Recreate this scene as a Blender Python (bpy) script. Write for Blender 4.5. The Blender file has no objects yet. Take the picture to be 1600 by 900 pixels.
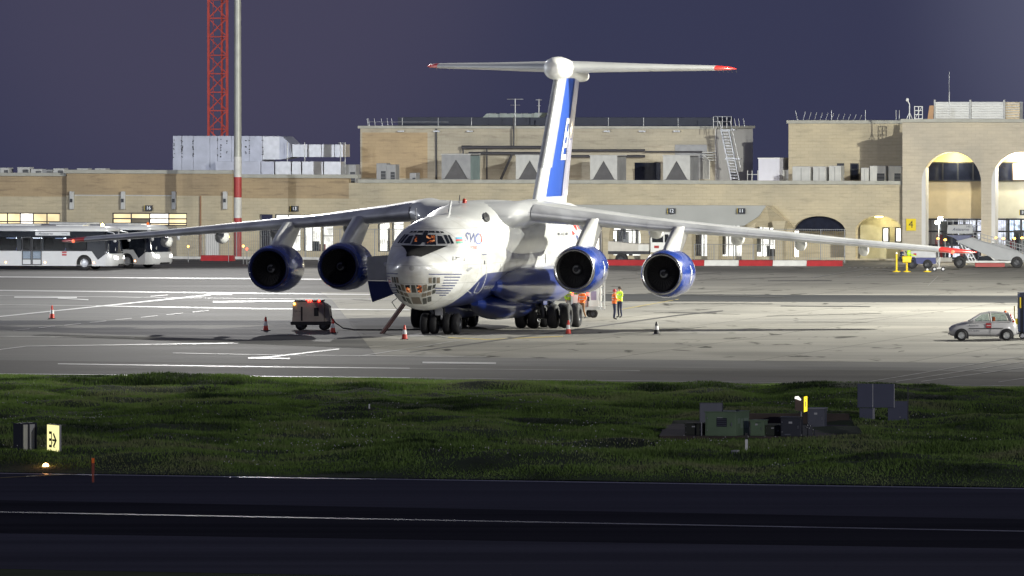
import bpy, bmesh, math, random
import numpy as np
from mathutils import Vector, Matrix
from mathutils.bvhtree import BVHTree
R = math.radians
rnd = random.Random(7)
scene = bpy.context.scene
COL = scene.collection

# ------------------------------------------------------------------ camera
F, YH, H = 14900.0, 131.0, 13.1           # focal length in photo pixels, horizon row, eye height
cam_d = bpy.data.cameras.new('camera'); cam = bpy.data.objects.new('camera', cam_d); COL.objects.link(cam)
cam.location = (0, 0, H)
PITCH = math.atan((450 - YH) / F)
cam.rotation_euler = (math.pi / 2 - PITCH, 0, 0)
cam_d.sensor_width = 36; cam_d.lens = F / 1600 * 36
cam_d.clip_start = 1; cam_d.clip_end = 20000
scene.camera = cam

# ------------------------------------------------------------------ view transform
scene.view_settings.view_transform = 'Standard'; scene.view_settings.look = 'None'
scene.view_settings.exposure = 0; scene.view_settings.gamma = 1

# ------------------------------------------------------------------ sky: night sky with a town's glow low over the land
W = bpy.data.worlds.new('World'); scene.world = W; W.use_nodes = True
nt = W.node_tree; nt.nodes.clear()
def N(t, nt_, **kw):
    n = nt_.nodes.new(t)
    for k, v in kw.items(): setattr(n, k, v)
    return n
out = N('ShaderNodeOutputWorld', nt); bg = N('ShaderNodeBackground', nt); bg.inputs[1].default_value = 1.0
tc = N('ShaderNodeTexCoord', nt); sep = N('ShaderNodeSeparateXYZ', nt)
nt.links.new(tc.outputs['Generated'], sep.inputs[0])
rmp = N('ShaderNodeValToRGB', nt)
rmp.color_ramp.elements[0].position = 0.0; rmp.color_ramp.elements[0].color = (0.040, 0.043, 0.088, 1)
rmp.color_ramp.elements[1].position = 0.6; rmp.color_ramp.elements[1].color = (0.034, 0.037, 0.078, 1)
nt.links.new(sep.outputs[2], rmp.inputs[0])
# glow of the floodlit aprons in the damp air, to the right of the terminal and over the left-hand mast
def glow(direction, lo, col):
    d = Vector(direction).normalized()
    dot = N('ShaderNodeVectorMath', nt, operation='DOT_PRODUCT'); dot.inputs[1].default_value = d
    nt.links.new(tc.outputs['Generated'], dot.inputs[0])
    mr = N('ShaderNodeMapRange', nt, interpolation_type='SMOOTHERSTEP'); mr.inputs[1].default_value = lo; mr.inputs[2].default_value = 1.0
    nt.links.new(dot.outputs['Value'], mr.inputs[0])
    mx = N('ShaderNodeMix', nt, data_type='RGBA', blend_type='ADD')
    mx.inputs[7].default_value = (*col, 1); nt.links.new(mr.outputs[0], mx.inputs[0])
    return mx
g1 = glow((.078, 1, .012), 0.9991, (0.055, 0.057, 0.075)); g2 = glow((-.030, 1, .016), 0.9992, (0.020, 0.014, 0.014))
nt.links.new(rmp.outputs[0], g1.inputs[6]); nt.links.new(g1.outputs[2], g2.inputs[6])
nt.links.new(g2.outputs[2], bg.inputs[0]); nt.links.new(bg.outputs[0], out.inputs[0])

# ------------------------------------------------------------------ floodlights (every one hangs on a mast built further down)
MASTS = {   # head position, aim, watts, colour, cone, edge softness
    'A': ((-21.5, 712, 38), (-8, 600, 0), 1.5e5, (1.0, .98, .95), 66, .5),
    'B': ((74, 548, 40), (18, 560, 0), 9.2e5, (1.0, .98, .86), 165, .5),
    'C': ((96, 455, 27), (8, 500, 2), 3.1e5, (1.0, .98, .90), 134, .5),
    'D': ((-105, 560, 27), (-20, 600, 3), 3.3e5, (.90, .94, 1.0), 130, .6),
    'E': ((130, 70, 42), (0, 380, 0), 6.5e5, (1.0, .98, 1.0), 100, .8),  # added, unseen fill lamp that brightens the faces turned towards the camera
}
for k, (p, a, w, c, cone, soft) in MASTS.items():
    ld = bpy.data.lights.new('floodlight', 'SPOT'); lo = bpy.data.objects.new('floodlight', ld); COL.objects.link(lo)
    ld.energy = w; ld.color = c; ld.shadow_soft_size = 0.6; ld.spot_size = R(cone); ld.spot_blend = soft
    lo.location = p; lo.rotation_euler = (Vector(a) - Vector(p)).to_track_quat('-Z', 'Y').to_euler()

# ================================================================== helpers
def G(px, py, z=0.0):
    Y = (H - z) * F / (py - YH); return Vector(((px - 800) * Y / F, Y, z))
def AT(px, py, Y):
    return Vector(((px - 800) * Y / F, Y, H - (py - YH) * Y / F))

def pm(name, col, rough=.6, metal=0.0, var=.12, scale=2.0, bump=0.0, bscale=None, coat=0.0, coords='Object', stretch=None, spec=.5):
    m = bpy.data.materials.new(name); m.use_nodes = True; t = m.node_tree; b = t.nodes['Principled BSDF']
    b.inputs['Roughness'].default_value = rough; b.inputs['Metallic'].default_value = metal
    b.inputs['Coat Weight'].default_value = coat; b.inputs['Coat Roughness'].default_value = .08
    b.inputs['Specular IOR Level'].default_value = spec
    c = N('ShaderNodeTexCoord', t); mp = N('ShaderNodeMapping', t)
    if stretch: mp.inputs['Scale'].default_value = stretch
    t.links.new(c.outputs[coords], mp.inputs[0])
    n = N('ShaderNodeTexNoise', t); n.inputs['Scale'].default_value = scale; n.inputs['Detail'].default_value = 6
    t.links.new(mp.outputs[0], n.inputs['Vector'])
    r = N('ShaderNodeValToRGB', t)
    r.color_ramp.elements[0].position = .3; r.color_ramp.elements[1].position = .7
    r.color_ramp.elements[0].color = (*[max(0, x * (1 - var)) for x in col], 1)
    r.color_ramp.elements[1].color = (*[min(1, x * (1 + var)) for x in col], 1)
    t.links.new(n.outputs[0], r.inputs[0]); t.links.new(r.outputs[0], b.inputs['Base Color'])
    if bump:
        n2 = N('ShaderNodeTexNoise', t); n2.inputs['Scale'].default_value = bscale or scale * 4; n2.inputs['Detail'].default_value = 4
        t.links.new(mp.outputs[0], n2.inputs['Vector'])
        bp = N('ShaderNodeBump', t); bp.inputs['Strength'].default_value = bump; bp.inputs['Distance'].default_value = .05
        t.links.new(n2.outputs[0], bp.inputs['Height']); t.links.new(bp.outputs[0], b.inputs['Normal'])
    return m
def em(name, col, s, var=0.0, scale=1.0):
    m = bpy.data.materials.new(name); m.use_nodes = True; t = m.node_tree; b = t.nodes['Principled BSDF']
    b.inputs['Base Color'].default_value = (*[x * .5 for x in col], 1)
    b.inputs['Emission Color'].default_value = (*col, 1); b.inputs['Emission Strength'].default_value = s
    if var:
        c = N('ShaderNodeTexCoord', t); n = N('ShaderNodeTexNoise', t); n.inputs['Scale'].default_value = scale
        t.links.new(c.outputs['Object'], n.inputs['Vector'])
        mr = N('ShaderNodeMapRange', t); mr.inputs[1].default_value = .35; mr.inputs[2].default_value = .65
        mr.inputs[3].default_value = s * (1 - var); mr.inputs[4].default_value = s * (1 + var)
        t.links.new(n.outputs[0], mr.inputs[0]); t.links.new(mr.outputs[0], b.inputs['Emission Strength'])
    return m
def stone(name, col, mortar, stain, vein=.5):
    m = bpy.data.materials.new(name); m.use_nodes = True; t = m.node_tree; b = t.nodes['Principled BSDF']
    b.inputs['Roughness'].default_value = .85
    c = N('ShaderNodeTexCoord', t); s = N('ShaderNodeSeparateXYZ', t); t.links.new(c.outputs['Object'], s.inputs[0])
    ad = N('ShaderNodeMath', t, operation='ADD'); t.links.new(s.outputs[0], ad.inputs[0]); t.links.new(s.outputs[1], ad.inputs[1])
    cb = N('ShaderNodeCombineXYZ', t); t.links.new(ad.outputs[0], cb.inputs[0]); t.links.new(s.outputs[2], cb.inputs[1])
    br = N('ShaderNodeTexBrick', t); br.inputs['Scale'].default_value = 1
    br.inputs['Brick Width'].default_value = .62; br.inputs['Row Height'].default_value = .235; br.inputs['Mortar Size'].default_value = .014
    br.inputs['Color1'].default_value = (*col, 1); br.inputs['Color2'].default_value = (*[x * .93 for x in col], 1); br.inputs['Mortar'].default_value = (*mortar, 1)
    t.links.new(cb.outputs[0], br.inputs['Vector'])
    mp = N('ShaderNodeMapping', t); mp.inputs['Scale'].default_value = (.55, 3.4, 1); t.links.new(cb.outputs[0], mp.inputs[0])
    n = N('ShaderNodeTexNoise', t); n.inputs['Scale'].default_value = .9; n.inputs['Detail'].default_value = 8; n.inputs['Roughness'].default_value = .65
    t.links.new(mp.outputs[0], n.inputs['Vector'])
    r = N('ShaderNodeValToRGB', t); r.color_ramp.elements[0].position = .53; r.color_ramp.elements[1].position = .66
    r.color_ramp.elements[0].color = (0, 0, 0, 1); r.color_ramp.elements[1].color = (vein, vein, vein, 1)
    t.links.new(n.outputs[0], r.inputs[0])
    n2 = N('ShaderNodeTexNoise', t); n2.inputs['Scale'].default_value = .22; n2.inputs['Detail'].default_value = 5; t.links.new(cb.outputs[0], n2.inputs['Vector'])
    r2 = N('ShaderNodeValToRGB', t); r2.color_ramp.elements[0].position = .35; r2.color_ramp.elements[1].position = .7
    r2.color_ramp.elements[0].color = (.78, .78, .80, 1); r2.color_ramp.elements[1].color = (1.08, 1.05, 1, 1)
    t.links.new(n2.outputs[0], r2.inputs[0])
    mx = N('ShaderNodeMix', t, data_type='RGBA'); t.links.new(r.outputs[0], mx.inputs[0]); t.links.new(br.outputs[0], mx.inputs[6]); mx.inputs[7].default_value = (*stain, 1)
    m2 = N('ShaderNodeMix', t, data_type='RGBA', blend_type='MULTIPLY'); m2.inputs[0].default_value = 1
    t.links.new(mx.outputs[2], m2.inputs[6]); t.links.new(r2.outputs[0], m2.inputs[7]); t.links.new(m2.outputs[2], b.inputs['Base Color'])
    bp = N('ShaderNodeBump', t); bp.inputs['Strength'].default_value = .2; bp.inputs['Distance'].default_value = .015
    t.links.new(br.outputs[1], bp.inputs['Height']); bp.invert = True; t.links.new(bp.outputs[0], b.inputs['Normal'])
    return m
def glass(name, tint=(.6, .65, .7), k=.8):
    m = bpy.data.materials.new(name); m.use_nodes = True; t = m.node_tree; t.nodes.clear()
    o = N('ShaderNodeOutputMaterial', t); tr = N('ShaderNodeBsdfTransparent', t); gl = N('ShaderNodeBsdfGlossy', t); mx = N('ShaderNodeMixShader', t)
    n = N('ShaderNodeTexNoise', t); n.inputs['Scale'].default_value = 3
    mr = N('ShaderNodeMapRange', t); mr.inputs[3].default_value = .03; mr.inputs[4].default_value = .09
    t.links.new(n.outputs[0], mr.inputs[0]); t.links.new(mr.outputs[0], gl.inputs['Roughness'])
    tr.inputs[0].default_value = (*tint, 1); mx.inputs[0].default_value = 1 - k
    t.links.new(tr.outputs[0], mx.inputs[1]); t.links.new(gl.outputs[0], mx.inputs[2]); t.links.new(mx.outputs[0], o.inputs[0])
    return m

class MB:
    """collects shapes; build() links them as one mesh object"""
    def __init__(s): s.v = []; s.f = []; s.m = []; s.sm = []
    def add(s, vs, fs, mi=0, smooth=False):
        o = len(s.v); s.v += [tuple(v) for v in vs]; s.f += [tuple(i + o for i in f) for f in fs]; s.m += [mi] * len(fs); s.sm += [smooth] * len(fs); return s
    def box(s, x0, x1, y0, y1, z0, z1, mi=0, rz=0, c=None, ch=0.0):
        vs = [(x, y, z) for z in (z0, z1) for (x, y) in ((x0, y0), (x1, y0), (x1, y1), (x0, y1))]
        if rz:
            c = c or ((x0 + x1) / 2, (y0 + y1) / 2); k, q = math.cos(rz), math.sin(rz)
            vs = [(c[0] + (x - c[0]) * k - (y - c[1]) * q, c[1] + (x - c[0]) * q + (y - c[1]) * k, z) for x, y, z in vs]
        return s.add(vs, [(3, 2, 1, 0), (4, 5, 6, 7), (0, 1, 5, 4), (1, 2, 6, 5), (2, 3, 7, 6), (3, 0, 4, 7)], mi)
    def tube(s, a, b, r0, r1=None, n=8, mi=0, cap=True, smooth=True):
        a = Vector(a); b = Vector(b); r1 = r0 if r1 is None else r1; d = (b - a).normalized()
        u = d.orthogonal().normalized(); w = d.cross(u); vs = []
        for p, r in ((a, r0), (b, r1)):
            for i in range(n):
                t = 2 * math.pi * i / n; vs.append(p + u * math.cos(t) * r + w * math.sin(t) * r)
        fs = [(i, (i + 1) % n, n + (i + 1) % n, n + i) for i in range(n)]
        s.add(vs, fs, mi, smooth)
        if cap: s.add(vs, [tuple(range(n))[::-1], tuple(range(n, 2 * n))], mi, False)
        return s
    def bar(s, a, b, w, h=None, mi=0):
        a = Vector(a); b = Vector(b); d = (b - a).normalized(); h = h or w
        up = Vector((0, 0, 1)) if abs(d.z) < .95 else Vector((0, 1, 0)); x = d.cross(up).normalized() * w / 2; y = x.cross(d).normalized() * h / 2
        vs = [p + sx * x + sy * y for p in (a, b) for sx, sy in ((-1, -1), (1, -1), (1, 1), (-1, 1))]
        return s.add(vs, [(3, 2, 1, 0), (4, 5, 6, 7), (0, 1, 5, 4), (1, 2, 6, 5), (2, 3, 7, 6), (3, 0, 4, 7)], mi)
    def lathe(s, prof, o=(0, 0, 0), axis='z', n=16, mi=0, smooth=True):
        """prof: (r, t) pairs along axis"""
        o = Vector(o); A = {'z': (Vector((1, 0, 0)), Vector((0, 1, 0)), Vector((0, 0, 1))), 'y': (Vector((1, 0, 0)), Vector((0, 0, -1)), Vector((0, 1, 0))), 'x': (Vector((0, 1, 0)), Vector((0, 0, 1)), Vector((1, 0, 0)))}[axis]
        vs = []
        for r, t in prof:
            for i in range(n):
                a = 2 * math.pi * i / n; vs.append(o + A[0] * r * math.cos(a) + A[1] * r * math.sin(a) + A[2] * t)
        fs = [(k * n + i, k * n + (i + 1) % n, (k + 1) * n + (i + 1) % n, (k + 1) * n + i) for k in range(len(prof) - 1) for i in range(n)]
        return s.add(vs, fs, mi, smooth)
    def prism(s, poly, a, b, plane='xz', mi=0, smooth=False):
        """poly in plane, extruded from a to b along the third axis"""
        def P(p, t): return {'xz': (p[0], t, p[1]), 'yz': (t, p[0], p[1]), 'xy': (p[0], p[1], t)}[plane]
        n = len(poly); vs = [P(p, a) for p in poly] + [P(p, b) for p in poly]
        s.add(vs, [tuple(range(n)), tuple(range(n, 2 * n))[::-1]], mi, False)
        return s.add(vs, [(i, n + i, n + (i + 1) % n, (i + 1) % n) for i in range(n)], mi, smooth)
    def loft(s, rings, mi=0, smooth=True, cap=True, closed=True):
        n = len(rings[0]); vs = [p for r in rings for p in r]; m = n if closed else n - 1
        s.add(vs, [(k * n + i, k * n + (i + 1) % n, (k + 1) * n + (i + 1) % n, (k + 1) * n + i) for k in range(len(rings) - 1) for i in range(m)], mi, smooth)
        if cap: s.add(rings[0], [tuple(range(n))[::-1]], mi, False); s.add(rings[-1], [tuple(range(n))], mi, False)
        return s
    def build(s, name, mats, parent=None, bevel=0.0, fix=True):
        me = bpy.data.meshes.new(name); me.from_pydata(s.v, [], s.f)
        if not isinstance(mats, (list, tuple)): mats = [mats]
        for m in mats: me.materials.append(m)
        me.polygons.foreach_set('material_index', s.m); me.polygons.foreach_set('use_smooth', s.sm)
        if fix:
            bm = bmesh.new(); bm.from_mesh(me); bmesh.ops.recalc_face_normals(bm, faces=bm.faces); bm.to_mesh(me); bm.free()
        me.update(); o = bpy.data.objects.new(name, me); COL.objects.link(o)
        if parent: o.parent = parent
        if bevel:
            md = o.modifiers.new('bevel', 'BEVEL'); md.width = bevel; md.segments = 2; md.limit_method = 'ANGLE'; md.angle_limit = R(40)
        return o

def tag(o, label=None, cat=None, group=None, kind=None):
    if label: o['label'] = label
    if cat: o['category'] = cat
    if group: o['group'] = group
    if kind: o['kind'] = kind
    return o
def thing(name, loc, rz=0, label=None, cat=None, group=None):
    o = bpy.data.objects.new(name, None); COL.objects.link(o); o.location = loc
    o.rotation_euler = (0, 0, rz); o.empty_display_size = .2
    return tag(o, label, cat, group)
def dup(root, loc=None, rz=None, label=None):
    def rec(o, p):
        c = o.copy(); COL.objects.link(c)
        if p: c.parent = p
        for ch in list(o.children): rec(ch, c)
        return c
    c = rec(root, None)
    if loc is not None: c.location = loc
    if rz is not None: c.rotation_euler.z = rz
    if label: c['label'] = label
    return c
def text2d(s, size=1.0, align='CENTER', res=2, shear=0.0, bold=0.0):
    cu = bpy.data.curves.new('text', 'FONT'); cu.body = s; cu.size = size; cu.align_x = align; cu.align_y = 'CENTER'; cu.resolution_u = res; cu.shear = shear; cu.offset = bold
    o = bpy.data.objects.new('text', cu); COL.objects.link(o)
    dg = bpy.context.evaluated_depsgraph_get(); me = o.evaluated_get(dg).to_mesh()
    vs = [tuple(v.co) for v in me.vertices]; fs = [tuple(p.vertices) for p in me.polygons]
    o.evaluated_get(dg).to_mesh_clear(); bpy.data.objects.remove(o); bpy.data.curves.remove(cu)
    return vs, fs
def text_on(mb, s, size, fn, mi=0, **kw):
    """text laid into 3-D through fn(x, y) -> point"""
    vs, fs = text2d(s, size, **kw); mb.add([fn(v[0], v[1]) for v in vs], fs, mi)

# shared materials
M = {}
M['white'] = pm('white_paint', (.78, .79, .78), .32, var=.04, coat=.5)
M['dirty_white'] = pm('weathered_white_paint', (.62, .62, .60), .5, var=.12)
M['blue'] = pm('blue_paint', (.016, .036, .20), .28, var=.08, coat=.6)
M['black'] = pm('black_plastic', (.015, .015, .018), .5, var=.2)
M['rubber'] = pm('tyre_rubber', (.018, .018, .02), .75, var=.3, scale=5, bump=.3)
M['dark_steel'] = pm('dark_steel', (.05, .052, .06), .5, .6, var=.2)
M['steel'] = pm('galvanised_steel', (.42, .43, .45), .42, .7, var=.15, scale=4)
M['alu'] = pm('bare_aluminium', (.5, .51, .54), .4, .55, var=.1, scale=3)
M['grey'] = pm('grey_paint', (.3, .31, .33), .5, var=.12)
M['lgrey'] = pm('pale_grey_paint', (.52, .53, .53), .5, var=.1)
M['red'] = pm('red_paint', (.36, .025, .03), .45, var=.15)
M['yellow'] = pm('yellow_paint', (.75, .55, .02), .5, var=.12)
M['orange'] = pm('orange_fabric', (.95, .18, .02), .7, var=.1)
M['lime'] = pm('lime_fabric', (.55, .85, .05), .7, var=.1)
M['navy'] = pm('navy_fabric', (.02, .025, .06), .8, var=.2)
M['skin'] = pm('skin', (.5, .28, .18), .55, var=.1)
M['hair'] = pm('dark_hair', (.03, .02, .015), .7, var=.2)
M['glass_dark'] = pm('dark_glass', (.012, .015, .022), .06, var=.3, spec=.8)
M['glass'] = glass('clear_glass', (.85, .88, .9), .88)
M['l_white'] = em('white_lamp', (1, .97, .9), 14)
M['l_warm'] = em('warm_lamp', (1, .75, .4), 30)
M['l_amber'] = em('amber_lamp', (1, .42, .06), 12)
M['l_red'] = em('red_lamp', (1, .04, .02), 12)
M['concrete'] = pm('pale_concrete', (.36, .35, .33), .8, var=.15, scale=1.5, bump=.2)
# ================================================================== GROUND
def sheet(name, pts, z, mat, sub=None):
    mb = MB(); mb.add([(p[0], p[1], z) for p in pts], [tuple(range(len(pts)))]); o = mb.build(name, mat); 
    if o.data.polygons[0].normal.z < 0: o.data.flip_normals()
    return tag(o, kind='structure')
def lineY(p, q):      # straight line through two ground points -> Y at X
    return lambda X: p.y + (q.y - p.y) * (X - p.x) / (q.x - p.x)
apron_edge = lineY(G(0, 587), G(1600, 606))
rw_edge = lineY(G(0, 740), G(1600, 764))
rw_near = lambda X: rw_edge(X) - 62

def ground_mat(name, c1, c2, rough, joint=None, crack=0.0, spec=.04, stretch=(1, 1, 1), scale=.12, jcol=(.05, .05, .05), patch=.5, rlo=.45, bump=.25):
    m = bpy.data.materials.new(name); m.use_nodes = True; t = m.node_tree; b = t.nodes['Principled BSDF']; b.inputs['Specular IOR Level'].default_value = spec
    c = N('ShaderNodeTexCoord', t); mp = N('ShaderNodeMapping', t); mp.inputs['Scale'].default_value = stretch; mp.inputs['Rotation'].default_value = (0, 0, R(19))
    t.links.new(c.outputs['Object'], mp.inputs[0])
    n = N('ShaderNodeTexNoise', t); n.inputs['Scale'].default_value = scale; n.inputs['Detail'].default_value = 10; n.inputs['Roughness'].default_value = .62
    t.links.new(mp.outputs[0], n.inputs['Vector'])
    r = N('ShaderNodeValToRGB', t); r.color_ramp.elements[0].position = .38; r.color_ramp.elements[1].position = .64
    r.color_ramp.elements[0].color = (*c1, 1); r.color_ramp.elements[1].color = (*c2, 1)
    t.links.new(n.outputs[0], r.inputs[0]); col = r.outputs[0]
    n3 = N('ShaderNodeTexNoise', t); n3.inputs['Scale'].default_value = 9; n3.inputs['Detail'].default_value = 3; t.links.new(c.outputs['Object'], n3.inputs['Vector'])
    r3 = N('ShaderNodeValToRGB', t); r3.color_ramp.elements[0].color = (.75, .75, .75, 1); r3.color_ramp.elements[1].color = (1.2, 1.2, 1.2, 1)
    t.links.new(n3.outputs[0], r3.inputs[0])
    mm = N('ShaderNodeMix', t, data_type='RGBA', blend_type='MULTIPLY'); mm.inputs[0].default_value = 1
    t.links.new(col, mm.inputs[6]); t.links.new(r3.outputs[0], mm.inputs[7]); col = mm.outputs[2]
    if joint:
        br = N('ShaderNodeTexBrick', t); br.offset = 0; br.inputs['Scale'].default_value = 1; br.inputs['Brick Width'].default_value = joint; br.inputs['Row Height'].default_value = joint
        br.inputs['Mortar Size'].default_value = .06; br.inputs['Mortar Smooth'].default_value = .3
        br.inputs['Color1'].default_value = (1, 1, 1, 1); br.inputs['Color2'].default_value = (.86, .86, .86, 1); br.inputs['Mortar'].default_value = (.35, .35, .35, 1)
        m0 = N('ShaderNodeMapping', t); m0.inputs['Rotation'].default_value = (0, 0, R(12)); t.links.new(c.outputs['Object'], m0.inputs[0]); t.links.new(m0.outputs[0], br.inputs['Vector'])
        mj = N('ShaderNodeMix', t, data_type='RGBA', blend_type='MULTIPLY'); mj.inputs[0].default_value = .8
        t.links.new(col, mj.inputs[6]); t.links.new(br.outputs[0], mj.inputs[7]); col = mj.outputs[2]
    if crack:
        mc = N('ShaderNodeMapping', t); mc.inputs['Scale'].default_value = (.55, .16, 1); t.links.new(c.outputs['Object'], mc.inputs[0])
        nc = N('ShaderNodeTexNoise', t); nc.inputs['Scale'].default_value = 1.1; nc.inputs['Detail'].default_value = 7; nc.inputs['Distortion'].default_value = .6; t.links.new(mc.outputs[0], nc.inputs['Vector'])
        rc = N('ShaderNodeValToRGB', t); rc.color_ramp.elements[0].position = .31; rc.color_ramp.elements[1].position = .37
        rc.color_ramp.elements[0].color = (1 - crack, 1 - crack, 1 - crack, 1); rc.color_ramp.elements[1].color = (1, 1, 1, 1)
        t.links.new(nc.outputs[0], rc.inputs[0])
        mk = N('ShaderNodeMix', t, data_type='RGBA', blend_type='MULTIPLY'); mk.inputs[0].default_value = 1
        t.links.new(col, mk.inputs[6]); t.links.new(rc.outputs[0], mk.inputs[7]); col = mk.outputs[2]
    t.links.new(col, b.inputs['Base Color'])
    mr = N('ShaderNodeMapRange', t); mr.inputs[3].default_value = rlo; mr.inputs[4].default_value = rough; t.links.new(n.outputs[0], mr.inputs[0]); t.links.new(mr.outputs[0], b.inputs['Roughness'])
    bp = N('ShaderNodeBump', t); bp.inputs['Strength'].default_value = bump; bp.inputs['Distance'].default_value = .01; t.links.new(n3.outputs[0], bp.inputs['Height']); t.links.new(bp.outputs[0], b.inputs['Normal'])
    return m
g_conc = ground_mat('apron_concrete', (.21, .205, .19), (.31, .30, .272), .8, joint=7.5, crack=.72, stretch=(.5, 1, 1), rlo=.6)
g_asph = ground_mat('apron_asphalt', (.12, .12, .12), (.19, .188, .183), .8, stretch=(.25, 1, 1), scale=.15, rlo=.5)
g_taxi = ground_mat('taxiway_asphalt', (.085, .083, .08), (.12, .118, .113), .8, stretch=(.2, 1, 1), scale=.2, rlo=.5)
g_dark = ground_mat('dark_asphalt_band', (.05, .052, .055), (.075, .077, .08), .8, stretch=(.3, 1, 1))
g_run = ground_mat('runway_asphalt', (.085, .085, .098), (.13, .13, .148), .75, stretch=(.08, 1.4, 1), scale=.12, rlo=.8, bump=.2, spec=0)
g_rub = ground_mat('runway_rubber', (.045, .045, .05), (.065, .065, .072), .7, stretch=(.06, 1.4, 1), scale=.2, rlo=.8, bump=.2, spec=0)
g_earth = ground_mat('earth', (.035, .05, .018), (.06, .08, .03), .95, scale=.4, rlo=.9)
g_kerb = ground_mat('edge_strip', (.2, .19, .16), (.33, .31, .27), .9, scale=1.2, rlo=.8)

L0, L1 = -420.0, 420.0
gm = MB(); gm.add([(-9000, -300, 0), (9000, -300, 0), (9000, 900, 0), (-9000, 900, 0), (9000, 15000, -420), (-9000, 15000, -420)], [(0, 1, 2, 3), (3, 2, 4, 5)])
tag(gm.build('ground', g_earth, fix=False), kind='structure')      # the land falls away behind the terminal towards the sea
sheet('runway', [(L0, rw_near(L0)), (L1, rw_near(L1)), (L1, rw_edge(L1)), (L0, rw_edge(L0))], .004, g_run)
# skid rubber either side of the centre line
def rb(px0, px1, ya0, yb0, ya1, yb1, mat, z, name):
    a, b, c, d = G(px0, ya0), G(px1, ya1), G(px1, yb1), G(px0, yb0)
    f, g = lineY(a, b), lineY(d, c)
    return sheet(name, [(-120, f(-120)), (120, f(120)), (120, g(120)), (-120, g(-120))], z, mat)
rb(0, 1600, 782, 834, 812, 858, g_rub, .008, 'runway_touchdown_rubber')
sheet('apron', [(L0, apron_edge(L0)), (L1, apron_edge(L1)), (L1, 880), (L0, 880)], .004, g_asph)
cc = lambda X: apron_edge(X) + 36
sheet('concrete_stand', [(G(600, 535).x, cc(G(600, 535).x)), (L1, cc(L1)), (L1, 712), (G(430, 404).x, 712), (G(520, 470).x, G(520, 470).y)], .008, g_conc)
tl = lambda X: apron_edge(X) + 23
sheet('taxiway', [(L0, apron_edge(L0) + .6), (L1, apron_edge(L1) + .6), (L1, tl(L1)), (L0, tl(L0))], .012, g_taxi)
sheet('apron_edge_strip', [(L0, apron_edge(L0) - 1.2), (L1, apron_edge(L1) - 1.2), (L1, apron_edge(L1) + .6), (L0, apron_edge(L0) + .6)], .014, g_kerb)
# dark asphalt band across the stands, and the service road by the terminal
b0, b1 = lineY(G(860, 470.5), G(1600, 473.5)), lineY(G(860, 459), G(1600, 462.5))
sheet('dark_road_band', [(G(850, 470).x, b0(G(850, 470).x)), (L1, b0(L1)), (L1, b1(L1)), (G(850, 459).x, b1(G(850, 459).x))], .012, g_dark)
b0, b1 = lineY(G(0, 452), G(600, 457)), lineY(G(0, 434), G(600, 439))
sheet('dark_road_patch', [(L0, b0(L0)), (G(585, 457).x, b0(G(585, 457).x)), (G(585, 439).x, b1(G(585, 439).x)), (L0, b1(L0))], .009, g_taxi)

# painted lines
paint = pm('road_marking_paint', (.45, .45, .45), .42, var=.12, scale=1.2)
paint_w = pm('worn_marking_paint', (.25, .25, .245), .5, var=.45, scale=.8)
paint_y = pm('worn_yellow_paint', (.42, .33, .10), .6, var=.3, scale=1)
tar = pm('tar_line', (.045, .045, .045), .7, var=.25, scale=1)
MK = []
def mark(pts, th, mat=None, z=.018, name='painted_line'):
    """stripe through photo points lying on the ground, th = apparent thickness in photo pixels"""
    mb = MB(); up = []; dn = []
    for (x, y) in pts:
        a, b = G(x, y - th / 2), G(x, y + th / 2); up.append((a.x, a.y, z)); dn.append((b.x, b.y, z))
    n = len(pts); mb.add(up + dn, [(i, n + i, n + i + 1, i + 1) for i in range(n - 1)])
    o = mb.build(name, mat or paint, fix=False)
    if o.data.polygons[0].normal.z < 0: o.data.flip_normals()
    tag(o, kind='structure'); MK.append(o); return o
mark([(-80, 432.4), (400, 435.8), (600, 437.6)], 1.5)
mark([(-80, 453.3), (400, 458.6), (650, 461.3)], 1.2)
mark([(-80, 461.5), (400, 467), (650, 468)], .7, paint_w, .019)
mark([(-80, 503), (0, 495), (330, 461)], 1.5, z=.020)
mark([(150, 478.3), (400, 482.6), (640, 484.5)], 1.2)
mark([(0, 476.5), (150, 478.2)], .7, paint_w)
for k in range(8):
    x = 20 + k * 40; mark([(x, 517 - .1032 * (x - 20)), (x + 26, 517 - .1032 * (x + 6))], .9, paint_w, .021)
mark([(0, 526), (210, 528)], .9, paint_w); mark([(-80, 553), (0, 546.6), (40, 541.6)], 1.1, z=.017)
mark([(40, 541.6), (372, 536.6)], 1.0, z=.022)
mark([(270, 552), (420, 555), (760, 558)], .8, paint_w)
mark([(90, 569), (400, 573.5), (640, 576)], 1.1); mark([(640, 576), (1000, 580)], .6, paint_w)
mark([(-80, 583.8), (0, 584.8), (640, 591)], 1.0, z=.023); mark([(640, 591), (1000, 596), (1600, 604)], .6, paint_w, .023)
mark([(392, 560), (420, 558.6), (530, 546)], 1.9, z=.024); mark([(388, 560.2), (453, 561)], 1.5, z=.0255)
mark([(660, 567.2), (775, 568.4)], 2.6, z=.024); mark([(22, 464.8), (120, 465.4)], 1.8, z=.024); mark([(90, 466.5), (138, 469)], 1.2, z=.0255)
mark([(333, 472.2), (460, 470.6)], 1.8, z=.024); mark([(325, 460.4), (362, 460.6)], 1.3, z=.0255)
mark([(235, 463.5), (262, 461.5)], 1.2, paint_w, .0255); mark([(640, 525), (690, 524)], 3.2, paint_w, .02)
mark([(636, 526), (660, 521), (700, 528)], 1.5, paint_w, .022)
mark([(560, 557), (640, 545), (820, 515)], .9, paint_w, .019)
mark([(700, 528), (760, 531), (880, 526)], 1.2, paint_y, .02)
mark([(640, 551), (800, 529), (1060, 493), (1130, 486)], 1.5, tar, .021, 'tar_joint')
mark([(970, 484), (1060, 468)], .7, paint_y, .021)
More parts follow.
